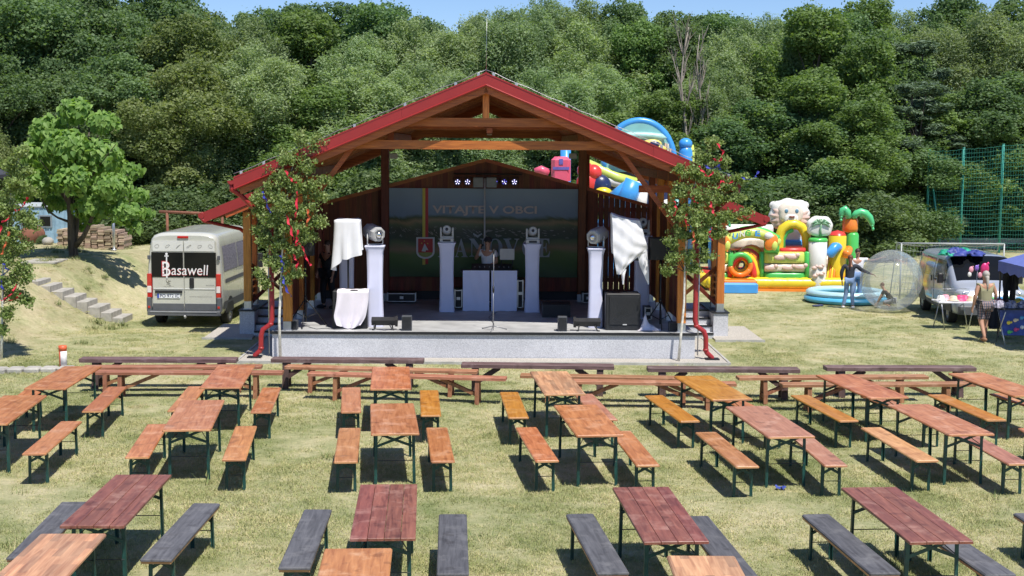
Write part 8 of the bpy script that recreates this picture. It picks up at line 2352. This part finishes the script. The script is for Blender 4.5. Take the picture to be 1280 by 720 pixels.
# firewood
DW = 45.0
LOGC = wood('split_wood', (0.24,0.17,0.11), (0.52,0.41,0.30), rough=0.9, axis='X', obvar=0.28)
wa, wb = V(71, 312, DW), V(156, 312, DW)
t = empty('firewood_stack', ((wa.x+wb.x)/2, DW, tzf((wa.x+wb.x)/2, DW)), 0, 'long stack of split firewood on the bank behind the leafy tree', 'firewood')
rs = random.Random(4)
cols_ = 10
for i in range(cols_):
    xa = wa.x+(wb.x-wa.x)*(i+0.04)/cols_; xb = wa.x+(wb.x-wa.x)*(i+0.96)/cols_; gz = tzf((xa+xb)/2, DW)
    n = [7,8,9,9,10,10,9,9,8,7][i]; z = gz
    for k in range(n):
        h = rs.uniform(0.055, 0.085)
        mb = MB(); cx_ = (xa+xb)/2+rs.uniform(-.015,.015); ww = (xb-xa)*rs.uniform(.86,1.0)
        mb.prism([(-ww/2,0),(ww/2,rs.uniform(-.008,.008)),(ww/2*rs.uniform(.85,1),h),(-ww/2*rs.uniform(.85,1),h*rs.uniform(.85,1))], (cx_, DW+rs.uniform(-.03,.03), z), (1,0,0), (0,0,1), -0.9)
        mb.build('split_log', LOGC, t); z += h+0.006
# posts and rails behind the van
def steel_post(px, pyt, pyb, D, lab, r_=0.04, m_=ZINC):
    q = V(px, pyt, D); gz = tzf(q.x, D); mb = MB(); mb.tube([(0,0,0),(0,0,q.z-gz)], r_, 8); mb.tube([(0,0,0),(0,0,0.06)], r_*1.8, 8); o = mb.loc('post', m_); o.name = 'steel_post'; o.location = (q.x, D, gz); tag(o, lab, 'post')
    return q
steel_post(141.5, 264, 312, 44.4, 'thin galvanised post standing before the firewood stack', 0.045)
RUST = MATS['rust']
t = empty('carpet_beating_rail', (V(235,266,50).x, 50, 0), 0, 'rusty horizontal bar on two posts left of the stage side roof', 'rail')
a, c = V(199,264.5,50), V(281,268,50)
mb = MB(); mb.tube([a, c], 0.055, 8); mb.build('bar', RUST, t)
for px in (170, 278): 
    pass
for q in (a.lerp(c, 0.12), a.lerp(c, 0.96)):
    mb = MB(); mb.tube([q, (q.x, q.y, tzf(q.x, q.y)-0.05)], 0.05, 8); mb.build('post', RUST, t)
# timber shelter corner at the far left
DH = 34.5
t = empty('timber_shelter', (V(-30,240,DH).x, DH, tzf(-13.5, DH)), 0, 'orange stained timber shelter with dark roof cut off by the left edge', 'shelter')
zr = V(12, 216, DH).z; xr_ = V(13.5, 216, DH).x
gz = tzf(-13.5, DH)
mb = MB(); mb.add([(xr_,DH-4,zr-0.03),(xr_-3.2,DH-4,zr+1.5),(xr_-3.2,DH,zr+1.5),(xr_,DH,zr-0.03),(xr_,DH-4,zr-0.12),(xr_-3.2,DH-4,zr+1.41),(xr_-3.2,DH,zr+1.41),(xr_,DH,zr-0.12)], [(0,1,2,3),(7,6,5,4),(0,4,5,1),(3,2,6,7),(0,3,7,4)]); mb.build('roof', mat('dark_roofing', (0.05,0.052,0.06), rough=0.7), t)
mb = MB(); mb.beam((xr_-0.05,DH-4.05,zr-0.20), (xr_-3.2,DH-4.05,zr+1.29), 0.06, 0.16); mb.build('fascia', WOOD_X, t)
mb = MB(); mb.box((xr_-0.12,DH-2,zr-0.16), (0.06,4,0.06)); mb.build('gutter', BLACKTRIM, t)
for y in (-3.8, -0.3):
    mb = MB(); mb.box((xr_-0.35,DH+y,(zr-0.1+gz)/2), (0.17,0.17,zr-0.1-gz)); mb.build('post', WOOD_Z, t)
for k in range(9):
    mb = MB(); mb.box((xr_-0.45-0.17*k,DH-0.2,(zr-0.05+gz)/2+0.03*k), (0.155,0.03,zr-gz-0.1+0.07*k)); mb.build('plank', WOOD_PL, t)

# ---------------------------------------------------------------- birch maypoles with crepe ribbons
BIRB = mat('birch_bark', (0.72,0.68,0.60), rough=0.85, var=0.3, scale=14)
LM['birch'] = leaf_mat('leaves_birch', (0.13,0.20,0.05), (0.36,0.44,0.17), trans=0.35, obvar=0.03, huev=0.0)
TWIG = mat('birch_twig', (0.10,0.065,0.045), rough=0.9)
RBN = [mat('crepe_red', (0.62,0.02,0.05), rough=0.7, var=0.15), mat('crepe_blue', (0.04,0.05,0.36), rough=0.7, var=0.15), mat('crepe_orange', (0.70,0.14,0.05), rough=0.7, var=0.15)]
def birch(D, trunk, blobs, ribbons, label, seed, dens=1.0, base=None):
    b0 = V(trunk[0][0], trunk[0][1], D); gz = tzf(b0.x, D)
    t = empty('birch_maypole', (b0.x, D, gz), 0, label, 'maypole', 'cut birches decorated with ribbons')
    pts = [V(px, py, D+dy) for px, py, dy in trunk]; pts[0].z = gz-0.02
    n = len(pts); mb = MB(); mb.tube(pts, [0.033*(1-0.85*i/(n-1)) for i in range(n)], 10); mb.build('trunk', BIRB, t)
    rs = np.random.RandomState(seed); rr_ = random.Random(seed)
    mt = MB(); Cs = []; Ds = []
    for (px, py, r, dy) in blobs:
        c = V(px, py, D+dy); rad = r/58.0
        # a bough from the trunk to the clump, and twigs from it
        jb = min(range(n), key=lambda i: abs(pts[i].z-(c.z-0.35))); s0 = pts[jb]
        mt.tube([s0, s0.lerp(c, .5)+Vector((0,0,0.08)), c], [0.012,0.009,0.005], 5, False)
        ntw = int(10+26*rad)
        for k in range(ntw):
            d = Vector(rs.normal(size=3)); d.normalize(); d.z = d.z*0.7+0.25
            e = c + d*rad*rr_.uniform(.5,1.05); st_ = s0.lerp(c, rr_.uniform(.6,1)); mid = st_.lerp(e, .55)+Vector((0,0,.05))
            e2 = e + Vector((0,0,-0.10*rr_.random()))
            mt.tube([st_, mid, e2], [0.005,0.004,0.002], 3, False, False)
            m_ = int(58*dens*(0.4+rad))
            u = rs.rand(m_)**0.7
            P_ = np.array(st_)[None]*((1-u)**2)[:,None] + np.array(mid)[None]*(2*u*(1-u))[:,None] + np.array(e2)[None]*(u**2)[:,None]
            P_ = P_ + rs.normal(size=(m_,3))*0.042; P_[:,2] -= 0.02
            Cs.append(P_); Ds.append(rs.normal(size=(m_,3)))
    mt.build('branch', TWIG, t)
    C = np.concatenate(Cs); n_ = len(C)
    nrm = unit(np.concatenate(Ds)*0.8+np.array([0,-0.3,0.4])); tt = unit(np.cross(nrm, rs.normal(size=(n_,3)))+np.array([0,0,-0.5])); s_ = unit(np.cross(nrm, tt))
    L_ = 0.055*(0.6+0.8*rs.rand(n_)); W_ = L_*0.75
    V_ = np.stack([C-tt*(L_/2)[:,None], C+s_*(W_/2)[:,None]-tt*(L_*.1)[:,None], C+tt*(L_/2)[:,None], C-s_*(W_/2)[:,None]-tt*(L_*.1)[:,None]], 1).reshape(-1,3) - np.array(t.location)
    me = raw_mesh('foliage', V_, np.arange(n_*4).reshape(-1,4), rs.rand(n_)); me.materials.append(LM['birch']); link('foliage', me, t)
    for k, (ci, rp) in enumerate(ribbons):
        P_ = [V(px, py, D+dy) for px, py, dy in rp]; g = []
        # smooth path
        path = []
        for i in range(len(P_)-1):
            for q in range(6): path.append(P_[i].lerp(P_[i+1], q/6)+Vector((0.012*math.sin(q*1.3+i),0.02*math.sin(q+i*2),0.012*math.cos(q*1.1))))
        path.append(P_[-1])
        for i, p in enumerate(path):
            tw = i*0.55+k; wv = Vector((math.cos(tw), math.sin(tw)*0.6, 0.35*math.sin(tw*1.3))).normalized()*0.026; g.append([p-wv, p, p+wv])
        mb = MB(); mb.sheet(g); rb_ = mb.build('crepe_ribbon', RBN[ci]); 
        q = path[0]; 
        tag(rb_, '%s crepe ribbon %s of the %s' % (['red','blue','orange'][ci], ['highest in the leaves', 'high in the leaves', 'in the upper middle', 'in the middle', 'in the lower middle', 'low in the leaves', 'near the bottom', 'lowest', 'loose at the side', 'deep in the leaves', 'small and curled', 'hanging free', 'last and shortest'][k], label.split(' with')[0]), 'ribbon', 'crepe ribbons on the birches')
BD = -0.75
birch(PO.y-0.32, [(350.5,447,0),(349,400,0),(351,360,0),(352.5,320,0),(355,290,.05),(358,250,.1),(364,215,.1),(372,185,.1)],
   [(395,180,16,.1),(378,172,12,.1),(365,198,22,0),(388,205,20,.1),(345,215,16,.1),(360,228,24,-.1),(385,235,22,.1),(405,245,8,.1),(335,240,18,.1),(352,255,24,-.2),(380,262,24,.1),(322,262,14,.1),(338,275,20,0),
    (400,275,12,.1),(365,285,24,-.1),(385,295,16,.1),(330,295,14,.1),(348,305,18,0),(320,285,9,.1),(370,312,16,0),(355,330,13,0),(340,325,12,0),(372,338,9,0),(358,350,8,0),(318,248,8,0),(410,222,6,.1),(330,352,6,0),(322,340,6,0)],
   [(0,[(357,214,-.3),(363,224,-.35),(370,229,-.3)]),(0,[(371,240,-.35),(371,262,-.38),(369,272,-.35)]),(0,[(358,270,-.3),(363,284,-.35),(367,300,-.35)]),(0,[(372,288,-.3),(371,300,-.35),(369,308,-.35),(374,304,-.35),(379,310,-.35),(383,323,-.3),(389,332,-.25)]),
    (1,[(328,240,-.2),(332,250,-.2),(338,266,-.2)]),(1,[(353,345,-.15),(356,358,-.15),(364,371,-.1)]),(2,[(384,262,-.3),(386,272,-.3),(382,284,-.3)]),(1,[(350,320,-.2),(354,330,-.2),(352,340,-.2)]),(0,[(366,318,-.2),(372,328,-.25),(370,338,-.2)])],
   'left stage birch maypole with red and blue ribbons leaning on the stage corner', 5)
birch(PO.y-0.25, [(848,449,0),(851,420,0),(855,380,0),(856,340,0),(858,300,.05),(862,260,.1),(870,225,.1),(884,190,.1)],
   [(893,178,12,.1),(880,195,16,.1),(905,200,12,.1),(868,215,20,0),(890,222,20,.1),(915,228,14,.1),(850,238,16,0),(875,245,24,-.1),(900,250,18,.1),(925,245,10,.1),(845,262,18,0),(868,272,24,-.2),(892,275,18,.1),(912,268,12,.1),(850,290,18,0),(875,298,20,-.1),
    (838,300,10,0),(860,318,14,0),(885,318,10,.1),(840,322,9,0),(868,336,9,0),(833,337,7,0),(935,262,7,.1),(930,222,7,.1),(848,210,8,.1),(902,292,10,.1)],
   [(0,[(897,180,-.2),(904,190,-.25),(900,202,-.25),(890,198,-.25)]),(0,[(874,208,-.3),(880,216,-.3),(886,222,-.3),(892,214,-.3)]),(1,[(880,206,-.3),(890,212,-.3),(898,206,-.3),(900,212,-.3)]),(1,[(927,222,-.15),(936,225,-.15),(944,222,-.15),(948,214,-.1)]),
    (0,[(868,243,-.3),(866,250,-.3),(872,254,-.3)]),(0,[(888,252,-.3),(890,262,-.3),(894,270,-.3)]),(0,[(858,268,-.3),(856,276,-.3),(860,282,-.3)]),(0,[(890,285,-.3),(886,292,-.3),(890,300,-.3)]),(2,[(866,290,-.3),(868,300,-.3),(864,306,-.3)]),(0,[(898,236,-.25),(902,226,-.25),(910,230,-.2),(916,226,-.2)]),(0,[(843,252,-.2),(846,262,-.25),(842,270,-.2)])],
   'right stage birch maypole with many red ribbons hiding the roof end', 6)
birch(29.35, [(1.5,457,0),(2.5,420,0),(3,380,0),(4,330,.05),(8,290,.05),(14,240,.1),(24,195,.1)],
   [(26,190,12,0),(14,205,16,0),(34,212,14,.1),(20,232,22,0),(40,240,12,.1),(10,262,20,0),(32,268,18,.1),(44,280,9,.1),(12,292,22,0),(30,305,16,.1),(10,322,20,0),(26,335,16,.1),(8,352,18,0),(20,368,14,.1),(36,375,8,.1),(10,388,12,0),(36,345,8,0),(-8,300,20,0),(-8,350,18,0),(-6,250,18,0),(4,410,6,0)],
   [(0,[(34,247,-.2),(30,256,-.2),(22,264,-.2),(17,262,-.2)]),(0,[(12,270,-.2),(6,278,-.2),(2,276,-.2)]),(0,[(1,282,-.2),(0,294,-.2)]),(2,[(11,290,-.2),(7,304,-.2),(2,318,-.2)]),(1,[(4,330,-.2),(10,338,-.2),(2,345,-.2)]),(0,[(20,355,-.2),(16,366,-.2),(8,372,-.2),(2,376,-.2)]),(0,[(10,376,-.2),(20,374,-.2),(26,366,-.2)]),(1,[(0,350,-.2),(4,362,-.2)])],
   'leftmost birch maypole with red ribbons at the left edge', 7)
# check that no label of a single thing is used twice
from collections import Counter
cnt = Counter(o.get('label') for o in bpy.data.objects if o.parent is None and o.get('label'))
for l, c_ in cnt.items():
    if c_ > 1: print('SAME LABEL', c_, l)
